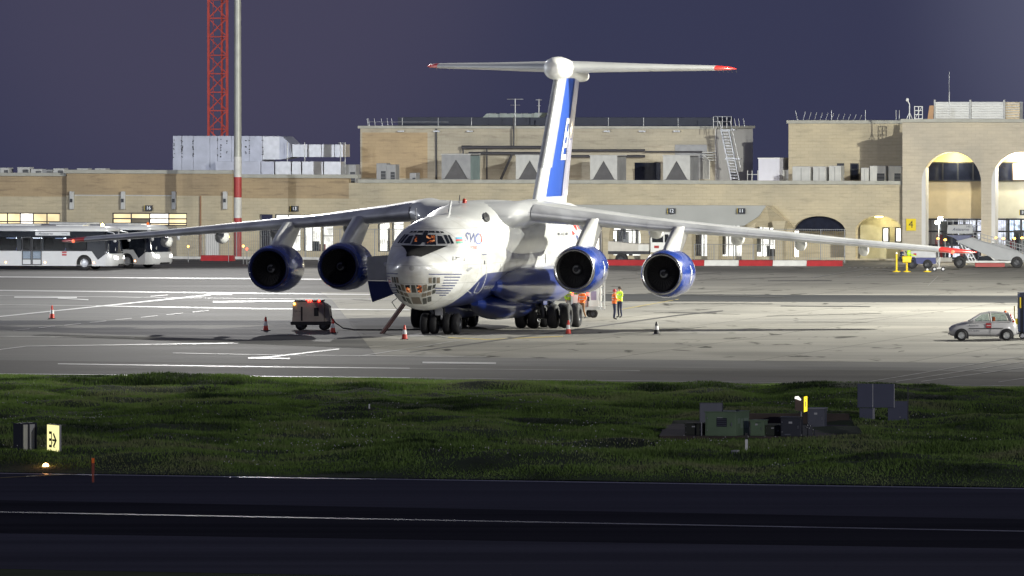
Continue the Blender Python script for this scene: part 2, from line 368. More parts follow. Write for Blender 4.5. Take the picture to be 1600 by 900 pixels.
mark([(1220, 478.5), (1360, 479.5)], 1.0, tar, .024, 'tar_joint'); mark([(1045, 488.5), (1120, 489.5)], .8, tar, .022, 'tar_joint')
mark([(1200, 439), (1300, 438.6)], 1.0, tar, .019, 'tar_joint')
for (a, b, c, d) in [(1330, 602, 1600, 557), (1400, 597, 1600, 566), (1440, 597, 1600, 575), (1560, 598, 1600, 592), (1270, 434, 1350, 421), (1340, 433, 1400, 422), (1450, 447, 1466, 432)]:
    mark([(a, b), (c, d)], .8, paint_w, .026)
for k in range(9): mark([(1325 + k * 9, 419), (1330 + k * 9, 418.6)], 1.4, paint_w, .027)
skid = pm('tyre_marks', (.10, .098, .09), .75, var=.3, scale=.6)
r_ = random.Random(11)
for k in range(16):
    x = r_.uniform(900, 1560); y = r_.uniform(430, 545); L_ = r_.uniform(40, 190); s_ = r_.uniform(-.09, .05)
    mark([(x, y), (x + L_ / 2, y + s_ * L_ / 2 + r_.uniform(-.6, .6)), (x + L_, y + s_ * L_)], r_.uniform(.25, .6), skid, .028 + k * .0006, 'tyre_mark')
mark([(-100, 739.3), (0, 740), (1700, 766)], 1.7, name='runway_edge_line', z=.012)
mark([(-100, 798.8), (0, 800.8), (1700, 832.8)], 1.5, paint_w, name='runway_centre_line', z=.012)
mark([(-100, 753), (60, 744), (120, 741.5)], .8, paint_y, .014)

# ------------------------------------------------------------------ rough grass between apron and runway
rs = np.random.RandomState(4)
GRID = [rs.rand(64, 64) for _ in range(5)]
def vnoise(x, y, k, s):
    x = x / s + 50.5; y = y / s + 50.5; xi = np.floor(x).astype(int); yi = np.floor(y).astype(int); fx = x - xi; fy = y - yi
    fx = fx * fx * (3 - 2 * fx); fy = fy * fy * (3 - 2 * fy); g = GRID[k]
    a = g[xi % 64, yi % 64]; b = g[(xi + 1) % 64, yi % 64]; c = g[xi % 64, (yi + 1) % 64]; d = g[(xi + 1) % 64, (yi + 1) % 64]
    return (a * (1 - fx) + b * fx) * (1 - fy) + (c * (1 - fx) + d * fx) * fy
def th(x, y):      # terrain height of the verge: low hummocks
    e0 = apron_edge(x) - 1.2; e1 = rw_edge(x)
    k = np.clip((e0 - y) / 22, 0.03, 1) * np.clip((y - e1) / 6, 0, 1)
    h = .45 * vnoise(x, y, 0, 5.0) + .38 * vnoise(x, y, 1, 2.3) + .12 * vnoise(x, y, 2, .9)
    dip = .35 * np.exp(-(((x - 9) / 9) ** 2 + ((y - 338) / 5) ** 2))
    return .02 + k * (h - dip * .5 + .02)
nx, ny = 400, 340
xs = np.linspace(-75, 75, nx); vs = []
ty = np.linspace(0, 1, ny)
X, T = np.meshgrid(xs, ty); Y = rw_edge(X) + .25 + T * (apron_edge(X) - 1.2 - rw_edge(X) - .25); Z = th(X, Y)
V = np.stack([X, Y, Z], -1).reshape(-1, 3)
idx = np.arange(nx * ny).reshape(ny, nx)
Q = np.stack([idx[:-1, :-1], idx[:-1, 1:], idx[1:, 1:], idx[1:, :-1]], -1).reshape(-1, 4)
def np_mesh(name, V, Q, mat, k, smooth=True):
    me = bpy.data.meshes.new(name); me.vertices.add(len(V)); me.vertices.foreach_set('co', V.astype(np.float32).ravel())
    me.loops.add(Q.size); me.loops.foreach_set('vertex_index', Q.astype(np.int32).ravel())
    me.polygons.add(len(Q)); me.polygons.foreach_set('loop_start', np.arange(0, Q.size, k, dtype=np.int32)); 
    me.polygons.foreach_set('use_smooth', np.full(len(Q), smooth)); me.materials.append(mat); me.update(calc_edges=True); me.validate()
    o = bpy.data.objects.new(name, me); COL.objects.link(o); return o
turf_m = pm('turf', (.05, .075, .022), .95, var=.5, scale=.35, bump=.5, bscale=6)
tag(np_mesh('grass_verge', V, Q, turf_m, 4), kind='structure')
grass_m = bpy.data.materials.new('grass_blades'); grass_m.use_nodes = True; t = grass_m.node_tree; b = t.nodes['Principled BSDF']; b.inputs['Roughness'].default_value = .6
at = N('ShaderNodeAttribute', t, attribute_name='tone'); r = N('ShaderNodeValToRGB', t)
r.color_ramp.elements[0].color = (.012, .028, .008, 1); r.color_ramp.elements[1].color = (.26, .28, .13, 1)
e = r.color_ramp.elements.new(.55); e.color = (.19, .31, .06, 1)
t.links.new(at.outputs['Fac'], r.inputs[0]); t.links.new(r.outputs[0], b.inputs['Base Color'])
b.inputs['Subsurface Weight'].default_value = 0
tl_ = N('ShaderNodeBsdfTranslucent', t); mx = N('ShaderNodeMixShader', t); mx.inputs[0].default_value = .35
t.links.new(r.outputs[0], tl_.inputs[0]); t.links.new(b.outputs[0], mx.inputs[1]); t.links.new(tl_.outputs[0], mx.inputs[2]); t.links.new(mx.outputs[0], t.nodes['Material Output'].inputs[0])
def blades(n, tall=1.0):
    x = rs.uniform(-36, 36, n); T = rs.rand(n); y = rw_edge(x) + .3 + T * (apron_edge(x) - 1.6 - rw_edge(x))
    keep = np.abs(x) < .0537 * y + 9
    dens = vnoise(x, y, 3, 2.6) * .6 + vnoise(x, y, 4, 1.1) * .4
    keep &= dens ** 1.3 > rs.rand(n) * .62
    pad = (x > 5.2 + (y - 343) * .06) & (x < 12.7 ) & (y > 343.0) & (y < 358); keep &= ~pad
    x, y, dens = x[keep], y[keep], dens[keep]; n = len(x)
    z = th(x, y); e1 = rw_edge(x); band = np.exp(-((y - e1 - 14) / 9) ** 2)
    h = (.045 + .19 * dens ** 1.5 * rs.rand(n) + .07 * band * rs.rand(n)) * tall * np.clip((y - e1) / 5 + .3, .3, 1)
    w = .012 + .02 * rs.rand(n); a = rs.uniform(-1.2, 1.2, n); lx = rs.normal(0, .35, n) * h; ly = rs.normal(0, .35, n) * h
    dx = np.cos(a) * w; dy = np.sin(a) * w
    P = np.stack([np.stack([x - dx, y - dy, z - .03], -1), np.stack([x + dx, y + dy, z - .03], -1), np.stack([x + lx, y + ly, z + h], -1)], 1).reshape(-1, 3)
    tone = np.clip(1.5 * (vnoise(x, y, 1, 4.5) * .6 + vnoise(x, y, 2, 1.6) * .4 - .5) + .36 + .22 * rs.rand(n) + .30 * band * rs.rand(n), 0, 1)
    return P, tone
P, tone = blades(1500000)
Qg = np.arange(len(P)).reshape(-1, 3)
go = np_mesh('grass', P, Qg, grass_m, 3, False)
a_ = go.data.attributes.new('tone', 'FLOAT', 'POINT'); a_.data.foreach_set('value', np.repeat(tone, 3).astype(np.float32)[:len(go.data.vertices)])
tag(go, kind='stuff')
# pale seed heads and small flowers
n = 2600; x = rs.uniform(-22, 22, n); y = rw_edge(x) + 2 + 60 * rs.rand(n) ** 1.6; kp = (vnoise(x, y, 0, 3.5) > .66) & ~((x > 4.4) & (x < 13.0) & (y > 341.5) & (y < 359)); x, y = x[kp], y[kp]; n = len(x)
z = th(x, y) + .12 + .2 * rs.rand(n); s = .016
P = np.stack([np.stack([x - s, y, z - s], -1), np.stack([x + s, y, z - s], -1), np.stack([x + s, y + s, z + s], -1), np.stack([x - s, y + s, z + s], -1)], 1).reshape(-1, 3)
tag(np_mesh('small_flowers', P, np.arange(len(P)).reshape(-1, 4), pm('petals', (.4, .4, .38), .8), 4, False), kind='stuff')
# ================================================================== THE CARGO JET
PSI = R(11.75); ROLL = R(.5)
NOSE = Vector((-5.21, 491.9, 0))
plane = thing('cargo_aircraft', NOSE, 0, 'white and blue four-engined cargo jet with a T-tail parked on the apron', 'aircraft')
plane.rotation_euler = (0, ROLL, -PSI)
bpy.context.view_layer.update()
PM = plane.matrix_basis.copy(); PMI = PM.inverted()
# local axes: x = towards picture right (aircraft's left), y = back towards the tail, z = up
fus_white = pm('aircraft_white', (.74, .75, .74), .33, var=.07, scale=.7, coat=.5)
def fus_mat():
    m = bpy.data.materials.new('fuselage_livery'); m.use_nodes = True; t = m.node_tree; b = t.nodes['Principled BSDF']
    a = N('ShaderNodeAttribute', t, attribute_name='blue'); gt = N('ShaderNodeMath', t, operation='GREATER_THAN'); gt.inputs[1].default_value = 0
    t.links.new(a.outputs['Fac'], gt.inputs[0])
    c = N('ShaderNodeTexCoord', t); mp = N('ShaderNodeMapping', t); mp.inputs['Scale'].default_value = (1, .5, 2.2); t.links.new(c.outputs['Object'], mp.inputs[0])
    n = N('ShaderNodeTexNoise', t); n.inputs['Scale'].default_value = 1.1; n.inputs['Detail'].default_value = 7; t.links.new(mp.outputs[0], n.inputs['Vector'])
    r = N('ShaderNodeValToRGB', t); r.color_ramp.elements[0].position = .35; r.color_ramp.elements[1].position = .62
    r.color_ramp.elements[0].color = (.56, .56, .53, 1); r.color_ramp.elements[1].color = (.72, .73, .72, 1); t.links.new(n.outputs[0], r.inputs[0])
    r2 = N('ShaderNodeValToRGB', t); r2.color_ramp.elements[0].color = (.012, .022, .12, 1); r2.color_ramp.elements[1].color = (.018, .04, .22, 1); t.links.new(n.outputs[0], r2.inputs[0])
    # frame joints every 1.9 m and stringer seams, as fine grooves
    s = N('ShaderNodeSeparateXYZ', t); t.links.new(c.outputs['Object'], s.inputs[0])
    def groove(sock, period, w):
        md = N('ShaderNodeMath', t, operation='PINGPONG'); md.inputs[1].default_value = period / 2; t.links.new(sock, md.inputs[0])
        g = N('ShaderNodeMath', t, operation='LESS_THAN'); g.inputs[1].default_value = w; t.links.new(md.outputs[0], g.inputs[0]); return g
    ga = groove(s.outputs[1], 1.9, .02); gb = groove(s.outputs[2], .93, .014)
    mxg = N('ShaderNodeMath', t, operation='MAXIMUM'); t.links.new(ga.outputs[0], mxg.inputs[0]); t.links.new(gb.outputs[0], mxg.inputs[1])
    mk = N('ShaderNodeMath', t, operation='MULTIPLY'); mk.inputs[1].default_value = .38; t.links.new(mxg.outputs[0], mk.inputs[0])
    mx = N('ShaderNodeMix', t, data_type='RGBA'); t.links.new(gt.outputs[0], mx.inputs[0]); t.links.new(r.outputs[0], mx.inputs[6]); t.links.new(r2.outputs[0], mx.inputs[7])
    m2 = N('ShaderNodeMix', t, data_type='RGBA'); t.links.new(mk.outputs[0], m2.inputs[0]); t.links.new(mx.outputs[2], m2.inputs[6]); m2.inputs[7].default_value = (.12, .12, .12, 1)
    t.links.new(m2.outputs[2], b.inputs['Base Color']); b.inputs['Roughness'].default_value = .34; b.inputs['Coat Weight'].default_value = .45; b.inputs['Coat Roughness'].default_value = .12
    nb = N('ShaderNodeTexNoise', t); nb.inputs['Scale'].default_value = 1.3; t.links.new(c.outputs['Object'], nb.inputs['Vector'])
    bp = N('ShaderNodeBump', t); bp.inputs['Strength'].default_value = .12; bp.inputs['Distance'].default_value = .04; t.links.new(nb.outputs[0], bp.inputs['Height']); t.links.new(bp.outputs[0], b.inputs['Normal'])
    return m
FUSM = fus_mat()
wing_m = pm('wing_grey', (.58, .59, .59), .38, var=.12, scale=.5, coat=.3, bump=.06, bscale=1.0)
le_m = pm('leading_edge_metal', (.60, .61, .63), .34, .45, var=.25, scale=.7, bump=.08, bscale=2)
eng_blue = pm('engine_blue', (.02, .06, .34), .22, var=.12, scale=.8, coat=.8)
redtip = pm('wing_tip_red', (.62, .03, .02), .35, var=.1, coat=.4)
glaze = pm('cockpit_glass', (.02, .024, .03), .07, var=.3, spec=.7)
glaze_tan = pm('amber_lit_glass', (.22, .19, .15), .15, var=.2)
glaze_dim = pm('dim_nose_glass', (.08, .085, .08), .1, var=.3)
inner_lit = bpy.data.materials.new('cockpit_lamp_glow'); inner_lit.use_nodes = True; t = inner_lit.node_tree; b = t.nodes['Principled BSDF']
b.inputs['Base Color'].default_value = (.02, .02, .025, 1); b.inputs['Roughness'].default_value = .1; c = N('ShaderNodeTexCoord', t); n = N('ShaderNodeTexNoise', t); n.inputs['Scale'].default_value = 4.5; n.inputs['Detail'].default_value = 3; n.inputs['Distortion'].default_value = 1.2
t.links.new(c.outputs['Object'], n.inputs['Vector']); r = N('ShaderNodeValToRGB', t); r.color_ramp.elements[0].position = .47; r.color_ramp.elements[0].color = (0, 0, 0, 1); r.color_ramp.elements[1].position = .72; r.color_ramp.elements[1].color = (1, .62, .3, 1)
e = r.color_ramp.elements.new(.56); e.color = (.45, .09, .012, 1); t.links.new(n.outputs[0], r.inputs[0]); t.links.new(r.outputs[0], b.inputs['Emission Color']); b.inputs['Emission Strength'].default_value = .9
trimw = pm('window_frame_white', (.6, .61, .6), .4, var=.05)
deepblue = pm('stripe_blue', (.02, .035, .16), .4, var=.1)

def pchip(xs, ys):
    xs = np.array(xs, float); ys = np.array(ys, float); h = np.diff(xs); d = np.diff(ys) / h; m = np.zeros_like(ys)
    for i in range(1, len(xs) - 1):
        if d[i - 1] * d[i] > 0:
            w1 = 2 * h[i] + h[i - 1]; w2 = h[i] + 2 * h[i - 1]; m[i] = (w1 + w2) / (w1 / d[i - 1] + w2 / d[i])
    m[0] = d[0]; m[-1] = d[-1]
    def f(x):
        i = int(min(max(np.searchsorted(xs, x) - 1, 0), len(h) - 1)); t = (x - xs[i]) / h[i]
        return (ys[i] * (1 + 2 * t) * (1 - t) ** 2 + h[i] * m[i] * t * (1 - t) ** 2 + ys[i + 1] * t * t * (3 - 2 * t) + h[i] * m[i + 1] * t * t * (t - 1))
    return f
ST = [  # back, top, bottom, half width, height of the widest point
 (0.0, 3.62, 3.58, .02, 3.6), (.06, 3.90, 3.26, .34, 3.58), (.25, 4.12, 2.88, .66, 3.5), (.6, 4.26, 2.42, 1.00, 3.4), (1.0, 4.33, 2.02, 1.27, 3.3),
 (1.6, 4.42, 1.66, 1.56, 3.3), (2.2, 4.58, 1.44, 1.78, 3.4), (2.8, 4.80, 1.36, 1.95, 3.5), (3.4, 5.38, 1.34, 2.08, 3.6), (4.0, 5.78, 1.34, 2.18, 3.7),
 (5.0, 6.08, 1.36, 2.30, 3.8), (6.5, 6.22, 1.38, 2.38, 3.8), (9, 6.24, 1.40, 2.4, 3.8), (26, 6.22, 1.40, 2.4, 3.8), (31, 6.2, 1.9, 2.4, 4.0), (35, 6.15, 2.7, 2.25, 4.4),
 (39, 6.0, 3.6, 1.8, 4.8), (42, 5.8, 4.3, 1.2, 5.05), (45, 5.45, 4.75, .5, 5.1), (46.4, 5.2, 5.0, .1, 5.1)]
fT, fB, fW, fC = [pchip([s[0] for s in ST], [s[k] for s in ST]) for k in (1, 2, 3, 4)]
NS = 96
def ring(B, n=NS):
    T, Bo, w, c = fT(B), fB(B), fW(B), fC(B); r = []
    for i in range(n):
        a = 2 * math.pi * i / n + math.pi / 2; ca, sa = math.cos(a), math.sin(a)
        r.append((w * ca, B, c + (T - c) * sa if sa > 0 else c + (c - Bo) * sa))
    return r
bs = [0, .03, .06, .12, .18, .25, .35, .45, .6, .8, 1.0, 1.3, 1.6, 1.9, 2.2, 2.5, 2.8, 3.0, 3.2, 3.4, 3.6, 3.8, 4.0, 4.3, 4.6, 5, 5.5, 6, 6.5, 7, 7.5, 8, 8.5, 9] + [9 + .75 * k for k in range(1, 24)] + [27 + k for k in range(0, 19)] + [46.4]
mb = MB(); mb.loft([ring(B) for B in bs]); fus = mb.build('fuselage', FUSM, plane)
bvh = BVHTree.FromObject(fus, bpy.context.evaluated_depsgraph_get())
cl = PMI @ Vector((0, 0, H))
def hit(px, py, off=.012):
    d = (PMI.to_3x3() @ Vector(((px - 800) / F, 1, -(py - YH) / F))).normalized()
    p, n, i, dist = bvh.ray_cast(cl, d)
    if p is None: return None
    if n.dot(d) > 0: n = -n
    return p + n * off
# livery boundary traced on the skin
bl = []
for (x, y) in [(672, 486), (692, 480), (705, 473), (717, 466), (730, 456), (740, 446), (749, 436), (761, 427), (779, 425), (810, 422), (860, 419)]:
    p = hit(x, y)
    if p: bl.append((p.y, p.z))
bl = sorted(bl); b2 = [bl[0]]
for q in bl[1:]:
    if q[0] > b2[-1][0] + .15: b2.append(q)
zb = pchip([0, b2[0][0] - .6] + [q[0] for q in b2] + [max(34, b2[-1][0] + 4), 47], [.2, 1.0] + [q[1] for q in b2] + [b2[-1][1] + .1, b2[-1][1] + .4])
a_ = fus.data.attributes.new('blue', 'FLOAT', 'POINT')
a_.data.foreach_set('value', np.array([zb(v.co.y) - v.co.z if v.co.y > 4 else -1 for v in fus.data.vertices], dtype=np.float32))

def patch(quad, name, mat, off=.012, n=4, m=4, mirror=True, keep=True, parent=None, both=False):
    """panel through four photo points, laid on the skin; mirrored copy for the far side"""
    a, b, c, d = [Vector((*q, 0)) for q in quad]; obs = []
    vs = []
    for j in range(m + 1):
        for i in range(n + 1):
            u, w = i / n, j / m; q = a * (1 - u) * (1 - w) + b * u * (1 - w) + c * u * w + d * (1 - u) * w
            h = hit(q.x, q.y, off)
            if h is None: return []
            vs.append(h)
    fs = [(j * (n + 1) + i, j * (n + 1) + i + 1, (j + 1) * (n + 1) + i + 1, (j + 1) * (n + 1) + i) for j in range(m) for i in range(n)]
    for sg in ((1, -1) if mirror else (1,)):
        mb = MB(); mb.add([(v.x * sg, v.y, v.z) for v in vs], fs, 0, True); o = mb.build(name, mat, parent or plane, fix=False)
        nn = o.data.polygons[0].normal
        if nn.y > 0 and abs(nn.y) > .2 or nn.dot(Vector((sg, 0, 0))) < 0 and abs(nn.y) <= .2: o.data.flip_normals()
        obs.append(o)
    return obs
# flight deck glazing: pale surround, then each pane proud of it
mb = MB()
WIN = [((664.5, 367), (680.5, 367), (681.5, 383), (664.5, 383)), ((683.5, 368.5), (690.5, 369.3), (696.5, 381), (684, 381.5)), ((692.5, 367.3), (697.5, 367.2), (703.5, 380.5), (699.3, 381.5)), ((699.3, 367.2), (702.5, 367.4), (709.5, 380.8), (705.5, 381.2))]
surround = patch([(658.6, 365), (703, 365.4), (711.5, 382.6), (658.6, 384.3)], 'windscreen_frame', trimw, .006, 14, 6)
PANE_MATS = [glaze, glaze, glaze, glaze]
panes = []
for q, m_ in zip(WIN, PANE_MATS): panes += patch(q, 'cockpit_window', m_, .02, 5, 5)
patch([(666.5, 368.5), (679, 368.5), (679.5, 379.5), (667, 380.5)], 'flight_deck_glow', inner_lit, .026, 4, 4, mirror=False)
patch([(647.5, 370.5), (652, 369.5), (651.5, 378), (645.5, 378)], 'flight_deck_glow', inner_lit, .026, 3, 3, mirror=False)
for q in [((670, 361), (679, 361.2), (679.5, 364.2), (670.5, 364)), ((681, 361.3), (686, 361.6), (687, 364.2), (681.8, 364.2)), ((687.5, 361.5), (692, 362), (694, 364.6), (688.8, 364.3)), ((664.5, 360.7), (668.8, 360.8), (669.2, 363.6), (664.6, 363.6))]:
    patch(q, 'eyebrow_window', glaze, .02, 3, 2)
# black anti-dazzle panel
patch([(657.5, 384.4), (700, 384.0), (658.5, 401.5), (641, 398.2)], 'anti_glare_panel', pm('matt_black', (.008, .008, .01), .95, spec=.1), .014, 10, 6)
# chin glazing for the navigator: a symmetrical grid laid on the skin from straight ahead
def fhit(x, z, off):
    p, n, _, _d = bvh.ray_cast(Vector((x, -5, z)), Vector((0, 1, 0)))
    if p is None: return None
    if n.y > 0: n = -n
    return p + n * off
def fpane(q, name, mat, off=.016, n=4, m=4, sides=(1, -1)):
    for sg in sides:
        vs = []
        for j in range(m + 1):
            for i in range(n + 1):
                u, w = i / n, j / m; x = (q[0][0] * (1 - u) + q[1][0] * u) * (1 - w) + (q[3][0] * (1 - u) + q[2][0] * u) * w; z = (q[0][1] * (1 - u) + q[1][1] * u) * (1 - w) + (q[3][1] * (1 - u) + q[2][1] * u) * w
                h = fhit(x * sg, z, off)
                if h is None: return
                vs.append(h)
        mb = MB(); mb.add(vs, [(j * (n + 1) + i, j * (n + 1) + i + 1, (j + 1) * (n + 1) + i + 1, (j + 1) * (n + 1) + i) for j in range(m) for i in range(n)], 0, True)
        o = mb.build(name, mat, plane, fix=False)
        if o.data.polygons[0].normal.y > 0: o.data.flip_normals()
fpane([(-.22, 2.08), (.22, 2.08), (.24, 1.72), (-.24, 1.72)], 'nose_window', glaze_tan, sides=(1,))
fpane([(-.10, 2.72), (.10, 2.72), (.13, 2.32), (-.13, 2.32)], 'nose_window', glaze_dim, sides=(1,))
fpane([(.17, 2.72), (.44, 2.70), (.40, 2.34), (.20, 2.32)], 'nose_window', inner_lit)
fpane([(.50, 2.72), (.70, 2.76), (.64, 2.42), (.46, 2.36)], 'nose_window', glaze_tan)
for (xa, xb, za, zb_, m_) in ((.30, .50, 1.70, 2.02, glaze_dim), (.34, .56, 2.08, 2.28, glaze_tan), (.56, .74, 1.82, 2.10, glaze_dim), (.61, .80, 2.15, 2.36, glaze_tan), (.70, .86, 2.42, 2.68, glaze_dim), (.86, 1.00, 2.24, 2.46, glaze_dim), (.92, 1.04, 2.52, 2.74, glaze_dim)):
    sl_ = .05; fpane([(xa + sl_, zb_), (xb + sl_, zb_ + .03), (xb - sl_ * .4, za + .05), (xa - sl_ * .4, za)], 'nose_window', m_)
for (xa, xb, m_) in ((.80, .94, glaze_tan), (.98, 1.10, glaze_dim), (1.14, 1.27, glaze_tan)):
    fpane([(xa, 3.10), (xb, 3.12), (xb - .02, 2.82), (xa - .02, 2.82)], 'nose_window', m_)
fpane([(-.12, 5.36), (.12, 5.36), (.13, 4.86), (-.13, 4.86)], 'cockpit_window', glaze, .02, sides=(1,))
# pinstripes aft of the chin glazing
ys = [68, 105, 142, 177, 210, 242, 273, 302, 330]; xs_ = [(718, 1130), (912, 1110), (905, 1090), (895, 1070), (880, 1045), (790, 1020), (780, 993), (805, 968), (850, 935)]
for y, (xa, xb) in zip(ys, xs_):
    xa, xb = 580 + xa / 8, 580 + xb / 8; y = 420 + y / 8
    patch([(xa, y - .75), (xb, y - .75), (xb, y + .65), (xa, y + .65)], 'blue_stripe', deepblue, .01, 12, 1)
# radome seam, doors, hatches
def line_on(pts, w, name, mat, off=.012):
    mb = MB()
    for (x0, y0), (x1, y1) in zip(pts[:-1], pts[1:]):
        d = Vector((x1 - x0, y1 - y0)); L = d.length; nrm = Vector((-d.y, d.x)).normalized() * w / 2; k = max(2, int(L / 3)); r0 = []; r1 = []
        for i in range(k + 1):
            u = i / k; x = x0 + d.x * u; y = y0 + d.y * u; p, q = hit(x + nrm.x, y + nrm.y, off), hit(x - nrm.x, y - nrm.y, off)
            if p is None or q is None: break
            r0.append(p); r1.append(q)
        n = len(r0); mb.add(r0 + r1, [(i, i + 1, n + i + 1, n + i) for i in range(n - 1)], 0)
    return mb.build(name, mat, plane, fix=False)
seam = pm('seam_grey', (.28, .28, .28), .6)
line_on([(752, 428), (752.5, 397.5), (760.3, 397.5), (760, 430), (757, 440), (752.5, 451), (747, 457.6), (740.2, 457.2), (744, 449), (748.5, 441)], .7, 'entry_door_outline', trimw)
line_on([(752.5, 397.8), (760, 397.8)], 1.2, 'entry_door_sill', deepblue, .015)
line_on([(781.5, 412), (781.5, 424)], .8, 'hatch_outline', seam); line_on([(852, 397), (852, 411)], .8, 'hatch_outline', M['black'])
line_on([(756.8, 407), (757, 413)], 1.6, 'door_handle', M['dark_steel'])
line_on([(729.5, 454), (736, 458)], 1.2, 'belly_stripe', trimw)
patch([(728, 421), (735, 417.5), (738.5, 418.2), (731, 424.5)], 'pitot_panel', M['grey'], .02, 3, 3)
# writing
def put(s, size, cx, cy, sx, ang, mat, name, off=.02, shear=0):
    mb = MB(); vs, fs = text2d(s, size, shear=shear, bold=size * .022)
    P = []
    for v in vs:
        x, y = v[0] * sx, v[1]; ca, sa = math.cos(ang), math.sin(ang)
        P.append(hit(cx + x * ca - y * sa, cy - (x * sa + y * ca), off))
    ok = [i for i, p in enumerate(P) if p is not None]
    if len(ok) < len(P): return None
    mb.add(P, fs); return mb.build(name, mat, plane, fix=False)
put('SW', 21, 736, 372.5, .62, -.10, pm('logo_navy', (.04, .06, .2), .4), 'airline_logo_lettering')
mb = MB(); n = 26
for k in range(n):
    a0, a1 = 2 * math.pi * k / n, 2 * math.pi * (k + 1) / n
    ps = [hit(747.5 + rr * .62 * math.cos(a), 373.5 + rr * math.sin(a), .02) for rr, a in ((8.8, a0), (8.8, a1), (6.6, a1), (6.6, a0))]
    mb.add(ps, [(0, 1, 2, 3)], 0 if .1 < (k / n) < .8 else 1)
mb.build('airline_logo_ring', [pm('logo_blue', (.05, .09, .32), .4), redtip], plane, fix=False)
put('AIRLINES', 6.4, 739, 387, .48, -.06, redtip, 'airline_name_lettering')
put('IL-76TD-90', 8.5, 716.5, 405, .5, -.04, M['black'], 'type_lettering')
put('AZERBAIJAN', 6.5, 764, 448.5, .5, .12, M['lgrey'], 'country_lettering')
put('4K-AZ101', 6.5, 879, 366, .62, .02, M['dark_steel'], 'registration_lettering')
for k, (c_) in enumerate([(.05, .38, .6), (.65, .04, .04), (.03, .35, .22)]):
    patch([(712.2 + k * .35, 371 + 3.1 * k), (722 + k * .5, 370.8 + 3.1 * k), (722.5 + k * .5, 373.9 + 3.1 * k), (712.6 + k * .35, 374.1 + 3.1 * k)], 'flag_stripe', pm('flag_colour', c_, .4), .016, 3, 1, mirror=False)
red_p = redtip
for q in [((893.5, 360), (898.5, 365.5), (894.5, 368.3), (893.8, 364)), ((895, 351.5), (899.5, 351.8), (902, 360.5), (900.6, 360.8)), ((901, 351.5), (903.5, 351.8), (905.8, 358.5), (904.4, 359))]:
    patch(q, 'tail_emblem', red_p, .02, 2, 2, mirror=False)
patch([(898.8, 368), (901.8, 367.5), (904, 374.5), (902, 375.5)], 'tail_emblem', deepblue, .02, 2, 2, mirror=False)

# wing box fairing on top of the hull
def blob(name, stations, mat, parent=plane, n=36, e=2.4):
    """stations: (x, y, z, half width, half height)"""
    mb = MB(); rg = []
    for (x, y, z, w, h) in stations:
        r = []
        for i in range(n):
            a = 2 * math.pi * i / n; ca, sa = math.cos(a), math.sin(a)
            r.append((x + w * math.copysign(abs(ca) ** (2 / e), ca), y, z + h * math.copysign(abs(sa) ** (2 / e), sa)))
        rg.append(r)
    return mb.loft(rg).build(name, mat, parent)
def smooth_st(st, k=5):
    f = [pchip([s[1] for s in st], [s[j] for s in st]) for j in (0, 2, 3, 4)]; o = []
    for a, b in zip(st[:-1], st[1:]):
        for i in range(k): y = a[1] + (b[1] - a[1]) * i / k; o.append((f[0](y), y, f[1](y), f[2](y), f[3](y)))
    o.append(tuple(st[-1])); return o
wf = blob('wing_fairing', smooth_st([(0, 7.6, 5.2, .9, .75), (0, 8.6, 5.1, 1.5, 1.12), (0, 10.2, 5.0, 2.05, 1.42), (0, 12, 4.95, 2.33, 1.68), (0, 14.2, 4.9, 2.48, 1.92), (0, 18, 4.9, 2.52, 2.0), (0, 22, 4.9, 2.5, 1.95), (0, 25, 4.9, 2.3, 1.65), (0, 29, 4.9, 1.6, 1.35), (0, 31, 4.9, 1.0, 1.2)]), pm('fairing_silver', (.64, .65, .63), .36, .1, var=.1, scale=.6, coat=.3, bump=.08, bscale=1.4))
mb = MB(); c_ = Vector((1.62, 11.75, 6.02))
bv2 = BVHTree.FromObject(wf, bpy.context.evaluated_depsgraph_get())
def hit2(px, py, off=.03):
    d = (PMI.to_3x3() @ Vector(((px - 800) / F, 1, -(py - YH) / F))).normalized(); p, n, i, dist = bv2.ray_cast(cl, d); p2, n2, _, d2 = bvh.ray_cast(cl, d)
    if p is None or (p2 is not None and d2 < dist): p, n = p2, n2
    if p is None: return None
    if n.dot(d) > 0: n = -n
    return p + n * off
pts = [hit2(759.5, 340.5, .06)] + [hit2(759.5 + 4.6 * math.cos(a) + 1.6 * math.sin(a), 340.5 + 7.2 * math.sin(a), .06) for a in [2 * math.pi * k / 18 for k in range(18)]]
if all(pts):
    mb.add(pts, [(0, k + 1, (k + 1) % 18 + 1) for k in range(18)]); mb.build('air_intake', M['black'], plane, fix=False)
# gear sponsons and belly pods
for sg in (1, -1):
    s_ = blob('gear_sponson', smooth_st([(sg * 1.9, 11.2, 2.5, .3, .3), (sg * 2.05, 12.6, 2.45, .55, .6), (sg * 2.3, 14.8, 2.4, .75, .86), (sg * 2.45, 18, 2.35, .88, .98), (sg * 2.5, 22, 2.3, .9, 1.0), (sg * 2.5, 26, 2.45, .8, .85), (sg * 2.2, 29.5, 2.7, .4, .45), (sg * 1.9, 31, 2.9, .1, .1)]), M['blue'], e=2.2)
    s_ = blob('belly_pod', smooth_st([(sg * .9, 11.5, 1.55, .2, .15), (sg * 1.1, 13, 1.4, .75, .5), (sg * 1.25, 15.5, 1.3, 1.15, .72), (sg * 1.3, 19, 1.3, 1.2, .72), (sg * 1.25, 22, 1.4, 1.0, .6), (sg * 1.0, 26, 1.7, .5, .3), (sg * .9, 28, 1.8, .1, .1)]), M['blue'], e=2.2)

